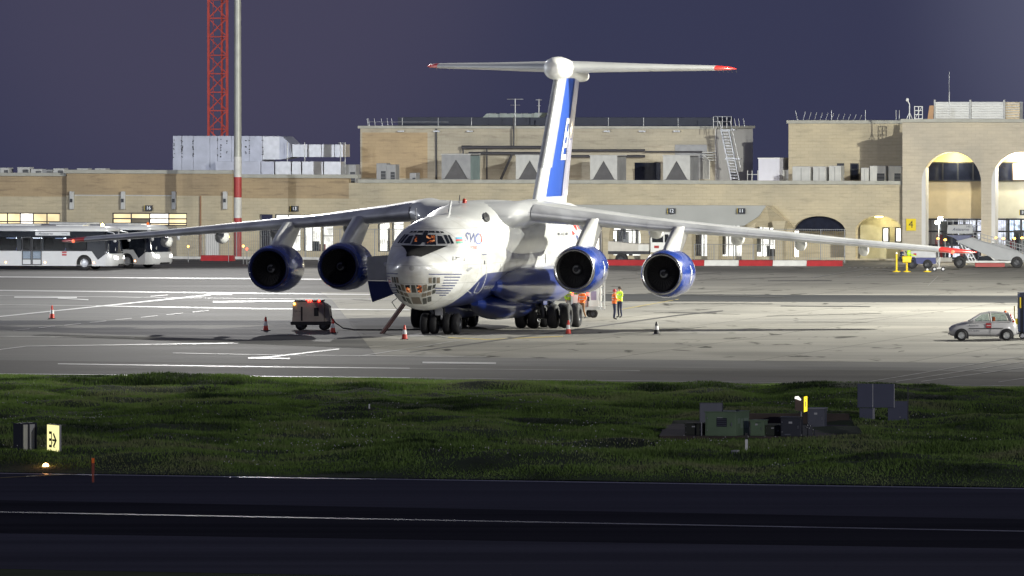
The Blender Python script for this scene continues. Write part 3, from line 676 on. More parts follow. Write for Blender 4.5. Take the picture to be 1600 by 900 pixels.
# wings
def airfoil(t, n=15):
    def yt(x): return 5 * t * (.2969 * math.sqrt(x) - .126 * x - .3516 * x * x + .2843 * x ** 3 - .1015 * x ** 4)
    xs = [.5 * (1 - math.cos(math.pi * i / (n - 1))) for i in range(n)]; cam = lambda x: .06 * t * 4 * x * (1 - x)
    return [(x, cam(x) + yt(x) * 1.1) for x in xs[::-1]] + [(x, cam(x) - yt(x) * .9) for x in xs[1:-1]]
def wing_loft(sections, sg, t_from=0, t_to=1e9, lepart=None, vertical=False):
    rg = []
    for (L, Bl, Zl, c, t) in sections:
        r = []
        for (x, z) in airfoil(t):
            if vertical: r.append((z * c, Bl + x * c, L))
            else: r.append((sg * L, Bl + x * c, Zl + z * c))
        rg.append(r)
    return rg
WS = [(0, 12.2, 5.9, 12, .13), (2.3, 12.6, 5.95, 11.3, .14), (2.75, 13.5, 6.15, 10.4, .135), (3.3, 14.3, 6.2, 9.4, .125), (5, 15.25, 6.02, 8.2, .12), (9, 17.15, 5.62, 6.5, .11), (14, 19.55, 5.2, 5.1, .105), (19, 21.95, 4.75, 3.9, .10), (23.6, 24.15, 4.38, 2.95, .10)]
WT = [(23.6, 24.15, 4.38, 2.95, .10), (24.6, 24.7, 4.30, 2.6, .095), (25.1, 25.4, 4.27, 1.7, .09), (25.3, 25.9, 4.27, .8, .08)]
lamps_red = []
for sg in (1, -1):
    w_ = MB(); w_.loft(wing_loft(WS, sg)); wo = w_.build('wing', wing_m, plane)
    t_ = MB(); t_.loft(wing_loft(WT, sg)); t_.build('wing_tip', redtip, wo)
    # leading edge slat skin, a hair proud
    for (ia, ib) in ((3, 5), (5, 6), (6, 7), (7, 8)):
        rg = []
        for (L, Bl, Zl, c, t) in WS[ia:ib + 1]:
            Ls = L + (.02 if L == WS[ia][0] else 0)
            pts = [(x, z) for (x, z) in airfoil(t, 25)]; k = [p for p in pts if p[0] < .115]
            # order: upper from back to front, then lower
            up = sorted([p for p in k if p[1] >= 0 or p[0] == 0], key=lambda p: -p[0]); lo_ = sorted([p for p in k if p[1] < 0 and p[0] > 0], key=lambda p: p[0])
            k = up + lo_; rg.append([(sg * Ls, Bl + (x - .004) * c - .01, Zl + z * c * 1.03 + (.006 if z > 0 else -.006)) for (x, z) in k])
        mm = min(len(r) for r in rg); rg = [r[:mm] for r in rg]
        sl = MB(); sl.loft(rg, cap=False, closed=False); sl.build('leading_edge_slat', le_m, wo)
    # flap track fairings
    for (L, ln, r) in ((4.6, 3.2, .42), (8.4, 3.0, .40), (12.7, 2.6, .36), (16.0, 2.3, .32), (19.3, 2.0, .28)):
        i = max(j for j in range(len(WS) - 1) if WS[j][0] <= L); A_, B_ = WS[i], WS[i + 1]; u = (L - A_[0]) / (B_[0] - A_[0])
        te = (A_[1] + A_[3]) * (1 - u) + (B_[1] + B_[3]) * u; zl = A_[2] * (1 - u) + B_[2] * u
        blob('flap_track_fairing', smooth_st([(sg * L, te - ln * .75, zl - .25, .05, .05), (sg * L, te - ln * .45, zl - .42, r * .7, r * .9), (sg * L, te - ln * .1, zl - .45, r * .75, r), (sg * L, te + ln * .2, zl - .42, r * .6, r * .8), (sg * L, te + ln * .4, zl - .3, .06, .08)], 3), wing_m, wo, n=12)
    lp = MB(); lp.lathe([(0, -.1), (.07, -.07), (.1, 0), (.07, .07), (0, .1)], (sg * 24.3, 24.55, 4.3), 'y', 10)
    lp.build('wing_tip_lamp', M['l_red'] if sg > 0 else em('dim_tip_lamp', (1, .2, .1), 1.5), wo)

# engines, pylons
def engine(L, B, z, mat, sheen):
    sg = 1 if L > 0 else -1
    e = MB(); prof = [(1.10, .05), (1.17, .3), (1.24, .8), (1.29, 1.5), (1.29, 2.4), (1.24, 3.1), (1.14, 3.7), (1.04, 4.1)]
    e.lathe(prof, (L, B, z), 'y', 40); eo = e.build('engine', mat, plane)
    g = MB(); g.lathe([(1.04, 4.1), (.98, 4.12), (.86, 4.0)], (L, B, z), 'y', 40); g.lathe([(.85, 3.9), (.78, 4.6), (.6, 5.4), (.5, 5.5)], (L, B, z), 'y', 32); g.lathe([(.45, 5.0), (.3, 5.7), (0, 6.1)], (L, B, z), 'y', 24)
    g.build('exhaust', le_m, eo)
    l = MB(); l.lathe([(1.113, .12), (1.108, .02), (1.08, -.04), (1.03, -.06), (.98, -.03), (.945, .06), (.93, .2)], (L, B, z), 'y', 40); l.build('intake_lip', sheen, eo)
    d = MB(); d.lathe([(.93, .2), (.90, .6), (.92, 1.1)], (L, B, z), 'y', 40); d.build('intake_duct', M['duct_m'], eo)
    f = MB()
    for k in range(28):
        a = 2 * math.pi * k / 28; r0, r1 = .28, .91; vs = []
        for r, tw in ((r0, .9), (r1, .45)):
            wdt = .07 + .06 * (r - r0)
            for s in (-1, 1):
                aa = a + s * wdt / r * .8; vs.append((L + r * math.cos(aa), B + .85 + s * .06 * tw, z + r * math.sin(aa)))
        f.add(vs, [(0, 1, 3, 2)])
    f.build('fan', pm('fan_blades', (.035, .036, .04), .5, .6) if 'fan_m' not in M else M['fan_m'], eo)
    bk = MB(); bk.lathe([(.91, 1.0), (0, 1.02)], (L, B, z), 'y', 32); bk.build('fan_hub_disc', M['black'], eo)
    s = MB(); s.lathe([(0, .45), (.1, .5), (.2, .65), (.29, .9)], (L, B, z), 'y', 20); so = s.build('spinner', M['dark_steel'], eo)
    sp = MB()
    for k in range(18):
        if k in (0, 1, 2): continue
        a0, a1 = 2 * math.pi * k / 18, 2 * math.pi * (k + 1) / 18
        sp.add([(L + r * math.cos(a), B + yy, z + r * math.sin(a)) for r, a, yy in ((.13, a0, .51), (.13, a1, .51), (.21, a1, .64), (.21, a0, .64))], [(0, 1, 2, 3)], 0)
    sp.build('spinner_mark', M['grey'], eo, fix=False)
    # small white bird-like emblem and rear dirt band on the outboard side seen from the grass
    em_ = MB()
    for (a0, a1, y0, y1) in ((-.05, .16, 1.55, 1.9), (-.28, -.08, 1.6, 1.95), (.18, .34, 1.5, 1.7), (-.42, -.3, 1.65, 1.85)):
        for k in range(3):
            b0 = a0 + (a1 - a0) * k / 3; b1 = a0 + (a1 - a0) * (k + 1) / 3; yo = .08 * math.sin(9 * b0)
            em_.add([(L + 1.302 * math.cos(a), B + y + yo, z + 1.302 * math.sin(a)) for a, y in ((b0, y0), (b1, y0), (b1, y1), (b0, y1))], [(0, 1, 2, 3)])
    if L > 0: em_.build('engine_emblem', M['lgrey'], eo, fix=False)
    # pylon: side profile slab with rounded front
    i = max(j for j in range(len(WS) - 1) if WS[j][0] <= abs(L)); A_, B_ = WS[i], WS[i + 1]; u = (abs(L) - A_[0]) / (B_[0] - A_[0])
    le = A_[1] * (1 - u) + B_[1] * u; zl = A_[2] * (1 - u) + B_[2] * u
    rg = []
    for k in range(9):
        t = k / 8; zz = (z + 1.0) * (1 - t) + (zl + .12) * t
        f0 = B + .75 + (le - .25 - B - .75) * (t ** 1.35); f1 = B + 5.4 + (le + 3.4 - B - 5.4) * t; w = .23 + .07 * t
        r = []
        for (yy, ww) in ((0, .06), (.12, .62), (.4, .95), (1.0, 1.0)): r.append((L + w * ww, f0 + yy, zz))
        r += [(L + w * .9, f1 - 1.2, zz), (L + .04, f1, zz), (L - .04, f1, zz), (L - w * .9, f1 - 1.2, zz)]
        for (yy, ww) in ((1.0, 1.0), (.4, .95), (.12, .62), (0, .06)): r.append((L - w * ww, f0 + yy, zz))
        rg.append(r)
    p = MB(); p.loft(rg); p.build('pylon', pm('pylon_white', (.6, .6, .58), .38, var=.12, scale=.8, coat=.3) if L > 0 else wing_m, plane)
M['fan_m'] = pm('fan_blades', (.012, .012, .015), .6, .3); M['duct_m'] = pm('intake_duct_dark', (.012, .012, .014), .7)
lip_m = pm('intake_lip_metal', (.5, .5, .5), .25, 1.0, var=.1); lip_shaded = pm('intake_lip_shaded', (.02, .03, .12), .25, var=.1, coat=.5)  # second lip is a dark copy: shade on the left-hand engines put into colour
engine(6.34, 11.0, 3.38, eng_blue, lip_m); engine(10.6, 13.2, 3.17, eng_blue, lip_m)
engine(-6.4, 11.0, 3.38, eng_blue, lip_shaded); engine(-10.7, 13.2, 3.17, eng_blue, lip_shaded)

# fin, tailplane, bullet
FS = [(5.7, 29.8, 0, 10.4, .085), (6.6, 31.2, 0, 9.0, .09), (8.5, 32.8, 0, 8.1, .10), (11, 35.0, 0, 7.1, .11), (13.5, 37.1, 0, 6.4, .115)]
mfin = bpy.data.materials.new('fin_livery'); mfin.use_nodes = True; t = mfin.node_tree; b = t.nodes['Principled BSDF']; b.inputs['Roughness'].default_value = .3; b.inputs['Coat Weight'].default_value = .6; b.inputs['Coat Roughness'].default_value = .06
c = N('ShaderNodeTexCoord', t); s = N('ShaderNodeSeparateXYZ', t); t.links.new(c.outputs['Object'], s.inputs[0])
sl = N('ShaderNodeMath', t, operation='MULTIPLY_ADD'); sl.inputs[1].default_value = -.77; sl.inputs[2].default_value = 0; t.links.new(s.outputs[2], sl.inputs[0])
q_ = N('ShaderNodeMath', t, operation='ADD'); t.links.new(s.outputs[1], q_.inputs[0]); t.links.new(sl.outputs[0], q_.inputs[1])      # y - .77 z : distance behind the leading edge
w1 = N('ShaderNodeMath', t, operation='GREATER_THAN'); w1.inputs[1].default_value = 27.25; t.links.new(q_.outputs[0], w1.inputs[0])
w2 = N('ShaderNodeMath', t, operation='GREATER_THAN'); w2.inputs[1].default_value = 6.9; t.links.new(s.outputs[2], w2.inputs[0])
ml = N('ShaderNodeMath', t, operation='MULTIPLY'); t.links.new(w1.outputs[0], ml.inputs[0]); t.links.new(w2.outputs[0], ml.inputs[1])
mx = N('ShaderNodeMix', t, data_type='RGBA'); t.links.new(ml.outputs[0], mx.inputs[0]); mx.inputs[6].default_value = (.54, .55, .55, 1); mx.inputs[7].default_value = (.03, .09, .42, 1); t.links.new(mx.outputs[2], b.inputs['Base Color'])
n_ = N('ShaderNodeTexNoise', t); n_.inputs['Scale'].default_value = .9; t.links.new(c.outputs['Object'], n_.inputs['Vector']); bp = N('ShaderNodeBump', t); bp.inputs['Strength'].default_value = .25; bp.inputs['Distance'].default_value = .06; t.links.new(n_.outputs[0], bp.inputs['Height']); t.links.new(bp.outputs[0], b.inputs['Normal'])
fn = MB(); fn.loft(wing_loft(FS, 1, vertical=True)); fin = fn.build('fin', mfin, plane)
# metal nose of the fin
rg = []
for (zz, Bl, _, c_, t_) in FS[2:]:
    k = [p for p in airfoil(t_, 25) if p[0] < .17]; up = sorted([p for p in k if p[1] >= 0 or p[0] == 0], key=lambda p: -p[0]); lo_ = sorted([p for p in k if p[1] < 0 and p[0] > 0], key=lambda p: p[0])
    rg.append([(z * c_ * 1.04 + math.copysign(.006, z), Bl + (x - .003) * c_ - .01, zz) for (x, z) in up + lo_])
mm = min(len(r) for r in rg); sm_ = MB(); sm_.loft([r[:mm] for r in rg], cap=False, closed=False); sm_.build('fin_leading_edge', pm('fin_silver', (.42, .43, .44), .32, .5, var=.15), fin)
# white block letters set on end down the fin
def finx(y, z):
    i = max(j for j in range(len(FS) - 1) if FS[j][0] <= z); A_, B_ = FS[i], FS[i + 1]; u = (z - A_[0]) / (B_[0] - A_[0])
    le = A_[1] * (1 - u) + B_[1] * u; ch_ = A_[3] * (1 - u) + B_[3] * u; t_ = A_[4] * (1 - u) + B_[4] * u; x = min(max((y - le) / ch_, 0), 1)
    return ch_ * (5 * t_ * (.2969 * math.sqrt(x) - .126 * x - .3516 * x * x + .2843 * x ** 3 - .1015 * x ** 4) * 1.1 + .06 * t_ * 4 * x * (1 - x))
# blocky S and W, drawn as strokes across the chord and lying along the fin
def stroke(mb, y0, y1, z0, z1):
    n = 6; a = []; b_ = []
    for k in range(n + 1):
        y = y0 + (y1 - y0) * k / n; a.append((finx(y, z0) + .03, y + .0, z0)); b_.append((finx(y, z1) + .03, y + .0, z1))
    mb.add(a + b_, [(k, k + 1, n + 2 + k, n + 1 + k) for k in range(n)])
lt = MB(); sh = lambda z: 31.2 + (z - 6.6) * .77
for (d0, d1, z0, z1) in [(3.0, 3.45, 8.9, 11.2), (3.0, 5.4, 10.9, 11.2), (3.0, 5.4, 10.15, 10.45), (3.0, 5.4, 8.9, 9.2), (4.1, 4.5, 9.65, 10.95), (3.45, 5.4, 9.55, 9.8), (5.1, 5.5, 9.2, 10.9)]:
    n = 8
    for k in range(n):
        za, zb_ = z0 + (z1 - z0) * k / n, z0 + (z1 - z0) * (k + 1) / n
        m_ = 4; q = []
        for zz in (za, zb_):
            for j in range(m_ + 1):
                y = sh(zz) + d0 + (d1 - d0) * j / m_; q.append((finx(y, zz) + .025, y, zz))
        lt.add(q, [(j, j + 1, m_ + 2 + j, m_ + 1 + j) for j in range(m_)])
lt.build('fin_lettering', M['white'], fin, fix=False)
f_te = pchip([s_[0] for s_ in FS], [s_[1] + s_[3] for s_ in FS])
for za, zb_ in ((6.9, 10.0), (10.06, 13.35)):
    rud = MB()
    for sg in (1, -1):
        q = []; n = 6; m_ = 5
        for k in range(n + 1):
            zz = za + (zb_ - za) * k / n
            for j in range(m_ + 1):
                y = f_te(zz) - 3.3 + 3.3 * j / m_; q.append((sg * (abs(finx(y, zz)) * (1 if sg > 0 else .82) + .03), y, zz))
        rud.add(q, [(k * (m_ + 1) + j, k * (m_ + 1) + j + 1, (k + 1) * (m_ + 1) + j + 1, (k + 1) * (m_ + 1) + j) for k in range(n) for j in range(m_)], 0, True)
    rud.build('rudder', pm('rudder_lavender_reflection', (.42, .42, .56), .3, .3, var=.35, scale=.9, coat=.5, bump=.3, bscale=1.2), fin, fix=False)  # lavender reflection on the rudder is put into its base colour
TS = [(0, 38.1, 13.98, 6.2, .11), (.8, 38.5, 13.98, 5.8, .11), (4.5, 40.5, 14.0, 4.3, .10), (7.9, 42.3, 14.02, 2.9, .10)]
TT = [(7.9, 42.3, 14.02, 2.9, .10), (8.5, 42.8, 14.02, 2.3, .09), (8.75, 43.7, 14.02, 1.0, .08)]
tail_m = pm('tailplane_grey', (.6, .61, .6), .35, .2, var=.08, scale=.6, coat=.4)
for sg in (1, -1):
    w_ = MB(); w_.loft(wing_loft(TS, sg)); wo = w_.build('tailplane', tail_m, plane)
    t_ = MB(); t_.loft(wing_loft(TT, sg)); t_.build('tailplane_tip', redtip, wo)
    for k in range(5):
        wk = MB(); wk.tube((sg * (7.6 + k * .25), 45.1, 13.98), (sg * (7.6 + k * .25), 45.5, 13.8), .015); wk.build('static_wick', M['dark_steel'], wo)
blob('tail_bullet', smooth_st([(0, 35.7, 13.95, .05, .05), (0, 35.9, 13.95, .38, .38), (0, 36.5, 13.95, .6, .6), (0, 37.5, 13.95, .68, .66), (0, 39, 13.9, .66, .62), (0, 41, 13.75, .55, .5), (0, 43, 13.6, .48, .38), (0, 44.5, 13.52, .38, .3), (0, 44.85, 13.5, .1, .1)]), pm('bullet_white', (.7, .7, .68), .35, var=.08, coat=.4), n=28, e=2.1)
blob('fin_root_fairing', smooth_st([(0, 28.5, 5.9, .1, .2), (0, 31, 5.95, .7, .5), (0, 37, 5.95, .95, .65), (0, 42, 5.7, .8, .55), (0, 45, 5.5, .2, .2)]), fus_white, n=24)

# undercarriage
wheel_cache = {}
def wheel(parent, x, y, r, w):
    key = (r, w)
    if key not in wheel_cache:
        m_ = MB(); m_.lathe([(r * .55, -w / 2), (r * .86, -w / 2), (r * .96, -w * .38), (r, -w * .2), (r, w * .2), (r * .96, w * .38), (r * .86, w / 2), (r * .55, w / 2)], (0, 0, 0), 'x', 28, 0)
        m_.lathe([(r * .55, -w / 2), (r * .5, -w * .3), (r * .2, -w * .32), (0, -w * .35)], (0, 0, 0), 'x', 20, 1); m_.lathe([(r * .55, w / 2), (r * .5, w * .3), (r * .2, w * .32), (0, w * .35)], (0, 0, 0), 'x', 20, 1)
        o = m_.build('wheel', [M['rubber'], M['dark_steel']], parent); wheel_cache[key] = o.data
    else:
        o = bpy.data.objects.new('wheel', wheel_cache[key]); COL.objects.link(o); o.parent = parent
    o.location = (x, y, r - x * math.tan(-ROLL) * 1.0)
    return o
ng = MB(); ng.tube((0, 7.5, .55), (0, 7.2, 2.2), .16, .2, 12); ng.tube((-.95, 7.3, .55), (.95, 7.3, .55), .1, n=10); ng.tube((.22, 7.1, .9), (.35, 6.2, 1.8), .05); ng.tube((-.22, 7.1, .9), (-.35, 6.2, 1.8), .05); ng.tube((.1, 6.95, .8), (.1, 6.8, 1.5), .06, mi=1); ng.box(-.2, .2, 6.75, 6.85, 1.0, 1.35, 1)
ngo = ng.build('nose_gear', [M['dark_steel'], M['alu']], plane)
for x in (-.83, -.36, .36, .83): wheel(ngo, x, 7.3, .55, .40)
for sg in (1, -1):
    for yb in (20.2, 22.8):
        g = MB(); g.tube((sg * 2.85, yb, .65), (sg * 2.6, yb, 2.2), .17, .2, 12); g.tube((sg * 1.5, yb, .64), (sg * 4.2, yb, .64), .11, n=10); g.tube((sg * 2.8, yb - .1, 1.0), (sg * 1.9, yb - .6, 1.6), .07); g.tube((sg * 2.85, yb + .1, .9), (sg * 2.7, yb + 1.0, 1.9), .06)
        go_ = g.build('main_gear', M['dark_steel'], plane)
        for x in (1.62, 2.32, 3.38, 4.08): wheel(go_, sg * x, yb, .65, .5)
    dr = MB(); dr.box(sg * 3.0 - .03, sg * 3.0 + .03, 19.2, 20.2, 1.3, 2.6); dr.build('gear_door', M['blue'], plane)
# open forward entry door on the picture-left side, edge-on leaf with a blue lower half
dY = 7.6
for (z0, z1, xa0, xb0, xa1, xb1, mt, nm) in ((2.93, 4.02, -4.02, -2.2, -4.02, -2.2, M['grey'], 'door_upper_panel'), (1.98, 2.92, -3.78, -2.2, -4.0, -2.2, deepblue, 'door_lower_panel')):
    pass
dd = MB(); dd.prism([(-4.08, 4.0), (-2.2, 4.15), (-2.2, 2.75), (-4.02, 2.75)], dY, dY + .09, 'xz', 0); do = dd.build('entry_door', M['lgrey'], plane, bevel=.02)
dd = MB(); dd.prism([(-4.02, 2.73), (-2.2, 2.73), (-2.2, 2.2), (-3.75, 1.62), (-3.86, 1.95)], dY, dY + .09, 'xz', 0); dd.build('entry_door_lower_half', deepblue, plane, bevel=.02)
kn = MB(); kn.lathe([(.12, 0), (.12, -.03), (.05, -.05), (0, -.05)], (-3.05, dY, 3.6), 'y', 14); kn.build('door_porthole', M['white'], do)
# whip aerials and beacon
ae = MB(); ae.bar((0, 9.0, 6.2), (.05, 9.35, 6.95), .05, .22); ae.build('blade_aerial', M['grey'], plane)
ae = MB(); ae.tube((-1.2, 6.4, 5.8), (-1.2, 6.4, 6.6), .025); ae.build('pitot_mast', M['grey'], plane)
bc = MB(); bc.lathe([(.12, 0), (.12, .12), (.08, .22), (0, .27)], (.0, 12.9, 6.78), 'z', 12); bc.build('top_beacon', pm('red_glass', (.5, .05, .03), .2), plane)
ae = MB(); ae.bar((-.3, 13.0, 6.8), (-.3, 13.2, 7.2), .03, .12); ae.build('blade_aerial', M['dark_steel'], plane)
for v in (( .95, 3.3), (1.25, 3.9)):
    pass
# ================================================================== THE TERMINAL
PHI = R(17); CP, SP = math.cos(PHI), math.sin(PHI); OY = 716.0
def TU(px, v=0.0):
    t = (px - 800) / F; return (t * (OY + v * CP) - v * SP) / (CP + t * SP)
def TY(px, v=0.0): return OY - TU(px, v) * SP + v * CP
def TZ(px, py, v=0.0): return H - (py - YH) * TY(px, v) / F
def TW(u, v, z=0): return Vector((u * CP + v * SP, OY - u * SP + v * CP, z))
def tthing(name, u, v, z, label, cat, group=None): return thing(name, TW(u, v, z), -PHI, label, cat, group)
st_low = stone('limestone', (.59, .53, .39), (.50, .44, .32), (.34, .30, .23))
st_brown = stone('weathered_brown_stone', (.47, .37, .24), (.40, .31, .20), (.22, .17, .12), .6)
st_up = stone('grey_limestone', (.48, .45, .37), (.41, .38, .31), (.27, .24, .2), .5)
st_tow = stone('tower_limestone', (.60, .55, .45), (.52, .47, .38), (.38, .33, .26), .35)
cope = pm('coping_stone', (.42, .42, .38), .8, var=.12, scale=1.5)
render_white = pm('white_render', (.62, .62, .62), .8, var=.06, scale=.5)
frame_m = pm('window_frame_dark', (.02, .022, .028), .4, var=.1)
lit_w = em('lit_room_white', (1, .93, .82), 2.6, .45, 1.3)
lit_y = em('lit_room_warm', (1, .80, .45), .95, .3, .6)
lit_c = em('lit_hall', (.95, .92, 1), 1.5, .8, 1.6)
dark_win = pm('unlit_window', (.012, .015, .03), .12, var=.3)
floor_m = pm('hall_floor', (.3, .28, .25), .5)

def wall_open(u0, u1, z0, z1, v0, v1, ops, name, mat, parent):
    """wall slab with rectangular or arched openings (ua, ub, zb, zt, arch)"""
    mb = MB(); u = u0
    for (ua, ub, zb, zt, arch) in sorted(ops):
        if ua > u: mb.box(u, ua, v0, v1, z0, z1)
        if zb > z0: mb.box(ua, ub, v0, v1, z0, zb)
        if not arch:
            if zt < z1: mb.box(ua, ub, v0, v1, zt, z1)
        else:
            r = (ub - ua) / 2; c = (ua + ub) / 2; zs = zt - r * arch; n = 18; P = [(c - r * math.cos(math.pi * k / n), zs + r * arch * math.sin(math.pi * k / n)) for k in range(n + 1)]
            for a, b in zip(P[:-1], P[1:]): mb.prism([a, b, (b[0], z1), (a[0], z1)], v0, v1, 'xz')
        u = ub
    if u < u1: mb.box(u, u1, v0, v1, z0, z1)
    return mb.build(name, mat, parent, fix=True)
def window(parent, ua, ub, zb, zt, v, cols, rows, pane_m, fw=.09, jit=None, name='window'):
    """dark frame with one pane object per light"""
    mb = MB(); mb.box(ua, ua + fw, v, v + .12, zb, zt); mb.box(ub - fw, ub, v, v + .12, zb, zt); mb.box(ua + fw, ub - fw, v, v + .12, zt - fw, zt); mb.box(ua + fw, ub - fw, v, v + .12, zb, zb + fw)
    cs = [ua + (ub - ua) * k / cols for k in range(cols + 1)] if isinstance(cols, int) else [ua + (ub - ua) * k for k in cols]
    rs_ = [zb + (zt - zb) * k / rows for k in range(rows + 1)] if isinstance(rows, int) else [zb + (zt - zb) * k for k in rows]
    for c in cs[1:-1]: mb.box(c - fw / 2, c + fw / 2, v + .01, v + .11, zb + fw, zt - fw)
    for r in rs_[1:-1]: mb.box(ua + fw, ub - fw, v + .02, v + .10, r - fw / 2, r + fw / 2)
    o = mb.build(name, frame_m, parent)
    for i, (a, b) in enumerate(zip(cs[:-1], cs[1:])):
        for j, (c, d) in enumerate(zip(rs_[:-1], rs_[1:])):
            pmn = pane_m[(i + j * 3) % len(pane_m)] if isinstance(pane_m, list) else pane_m
            p = MB(); p.box(a + fw / 2 + .003, b - fw / 2 - .003, v + .05, v + .065, c + fw / 2 + .003, d - fw / 2 - .003); p.build('pane', pmn, o)
    return o
def room(parent, ua, ub, zb, zt, v, depth, back, seed=0, clutter=8, cz=1.6):
    """lit interior: glowing ceiling panel and back wall, with furniture in front"""
    mb = MB(); mb.box(ua, ub, v + depth, v + depth + .05, zb, zt); o = mb.build('lit_back_wall', back, parent)
    mb = MB(); mb.box(ua, ub, v + .3, v + depth, zb - .12, zb - .02); mb.build('room_floor', floor_m, parent)
    r_ = random.Random(seed); mb = MB()
    cm = [M['grey'], M['dark_steel'], M['red'], M['lgrey'], M['navy']]
    for k in range(clutter):
        w = r_.uniform(.15, .7); c = r_.uniform(ua + w, ub - w); h = r_.uniform(.4, cz); b_ = r_.uniform(0, max(.01, (zt - zb) * .5 - .3)) if r_.random() < .4 else 0
        y = v + r_.uniform(.6, depth - .4); mb.box(c - w / 2, c + w / 2, y, y + .3, zb + b_ - .01, min(zt - .1, zb + b_ + h), r_.randrange(5))
    if clutter: tag(mb.build('room_furniture', cm, parent), kind='stuff')

ter = tthing('terminal_building', 0, 0, 0, 'long low limestone terminal building running behind the parked aircraft', 'terminal')
zt_ = lambda px, py, v=0.0: TZ(px, py, v)
U = lambda px, v=0.0: TU(px, v)
# --- wing 1, far left
z1t, z1b = TZ(50, 275), TZ(50, 307)
ops = [(U(-40), U(94), TZ(50, 351), TZ(50, 332.5), 0)]
wall_open(U(-160), U(104), 0, z1b, 0, .5, ops, 'wall', st_low, ter); mb = MB(); mb.box(U(-160), U(104), .02, .5, z1b, z1t); mb.build('upper_wall', st_brown, ter)
mb = MB(); mb.box(U(-160), U(104) - .01, -.15, .6, z1t, TZ(50, 270)); mb.build('coping', cope, ter)
window(ter, U(-40), U(94), TZ(50, 351), TZ(50, 332.5), .1, [0, .38, .53, .68, .84, 1], [0, .25, 1], [lit_y, lit_y, lit_w], .08)
# --- wing 2
z2t, z2b = TZ(230, 271), TZ(230, 305.5); v2 = -.5
ops = [(U(175, v2), U(292, v2), TZ(230, 353, v2), TZ(230, 332.5, v2), 0), (U(320, v2), U(343, v2), .1, TZ(330, 362, v2), 0)]
wall_open(U(104, v2), U(363, v2), 0, z2b, v2, 0.5, ops, 'wall', st_low, ter)
mb = MB(); mb.box(U(104, v2), U(363, v2), v2 + .02, .5, z2b, z2t); mb.build('upper_wall', st_brown, ter)
mb = MB(); mb.box(U(102, v2), U(364, v2), v2 - .15, .6, z2t, TZ(230, 265.5)); mb.build('coping', cope, ter)
window(ter, U(175, v2), U(292, v2), TZ(230, 353, v2), TZ(230, 332.5, v2), v2 + .1, 4, [0, .2, .55, 1], [lit_y, lit_w, lit_y, lit_y, glaze_tan, lit_w, lit_y], .09)
mb = MB(); mb.box(U(320, v2) + .03, U(343, v2) - .03, v2 + .05, v2 + .12, .1, TZ(330, 362, v2) - .04); mb.build('service_door', render_white, ter)
mb = MB(); mb.box(U(312.5, v2), U(314.5, v2), v2 - .1, v2 - .002, 0, z2b); mb.build('downpipe', pm('pipe_rust', (.3, .17, .1), .7), ter)
mb = MB(); mb.box(U(110, v2), U(268, v2), v2 - .06, v2 - .002, TZ(190, 306, v2), TZ(190, 304.5, v2)); mb.build('conduit', M['lgrey'], ter)
for px in (113, 193, 272.5, 352.5):
    mb = MB(); mb.box(U(px - 3, v2), U(px + 3.5, v2), v2 - .25, v2 - .002, TZ(px, 327, v2), TZ(px, 299, v2)); o = mb.build('wall_bracket', M['lgrey'], ter, bevel=.03)
    mb = MB(); mb.box(U(px - 1.6, v2), U(px + 2, v2), v2 - .32, v2 - .252, TZ(px, 316, v2), TZ(px, 310.5, v2)); mb.build('bracket_cover', frame_m, o)
# --- pilaster + wing 3
mb = MB(); mb.box(U(363, v2) + .01, U(371), -.2, .5, 0, TZ(366, 272)); mb.build('pilaster', pm('pilaster_lit_orange', (.55, .4, .2), .8), ter)  # orange light falling on the pilaster is put into its colour
z3t, z3b = TZ(450, 278), TZ(450, 310)
gl = [(405, 426), (429, 470), (474, 501), (503, 521), (590, 609), (612, 631)]
ops = [(U(a), U(b), .45, TZ(460, 335), 0) for a, b in gl]
wall_open(U(371) + .005, U(545), 0, z3b, 0, .5, [o for o in ops if o[0] < U(540)], 'wall', st_low, ter)
mb = MB(); mb.box(U(371) + .005, U(545), .02, .5, z3b, z3t); mb.build('upper_wall', st_brown, ter)
mb = MB(); mb.box(U(371), U(560), -.15, .6, z3t, TZ(450, 272.5)); mb.build('coping', cope, ter)
for (a, b) in gl: window(ter, U(a), U(b), .45, TZ(460, 335), .12, 1 if b - a < 24 else 2, [0, .42, 1] if a % 2 else [0, .75, 1], M['glass'], .06)
room(ter, U(403), U(640), .3, 3.3, .5, 3.5, lit_w, 3, 16, 1.3)
# --- main long wing
z4t = TZ(980, 287); zc = TZ(980, 319)
big = [(955, 1002), (1024, 1062), (1084, 1106), (1126, 1160), (1180, 1212)]
ops = [o for o in ops if o[0] > U(545)]
ops += [(U(a), U(b), .25, TZ(1000, 342 if a < 1120 else 336), .5) for a, b in big]
ops += [(U(676), U(700), .3, 3.0, 0), (U(720), U(760), .3, 3.0, 0), (U(880), U(940), .3, 3.0, .3)]
ops += [(U(1238), U(1322), .2, TZ(1280, 337.5), .62), (U(1337), U(1409), .12, TZ(1375, 337.5), .62)]
wall_open(U(545) + .005, U(1410), 0, z4t, 0, .6, ops, 'wall', st_low, ter)
mb = MB(); mb.box(U(560) + .01, U(1410), -.15, .7, z4t, TZ(980, 281.5)); mb.build('coping', cope, ter)
room(ter, U(640) + .1, U(1225), .12, 3.4, .6, 4.5, lit_w, 5, 44, 2.0)
for (a, b) in big:
    mb = MB()
    for k in range(1, 3): u = U(a) + (U(b) - U(a)) * k / 3; mb.box(u - .03, u + .03, .2, .3, .25, TZ(1000, 345))
    mb.box(U(a), U(b), .205, .295, 2.1, 2.18)
    mb.build('shopfront_frame', frame_m, ter)
for a, b in big:
    mb = MB(); mb.box(U(a), U(b), .24, .255, .25, TZ(1000, 345)); mb.build('pane', M['glass'], ter)
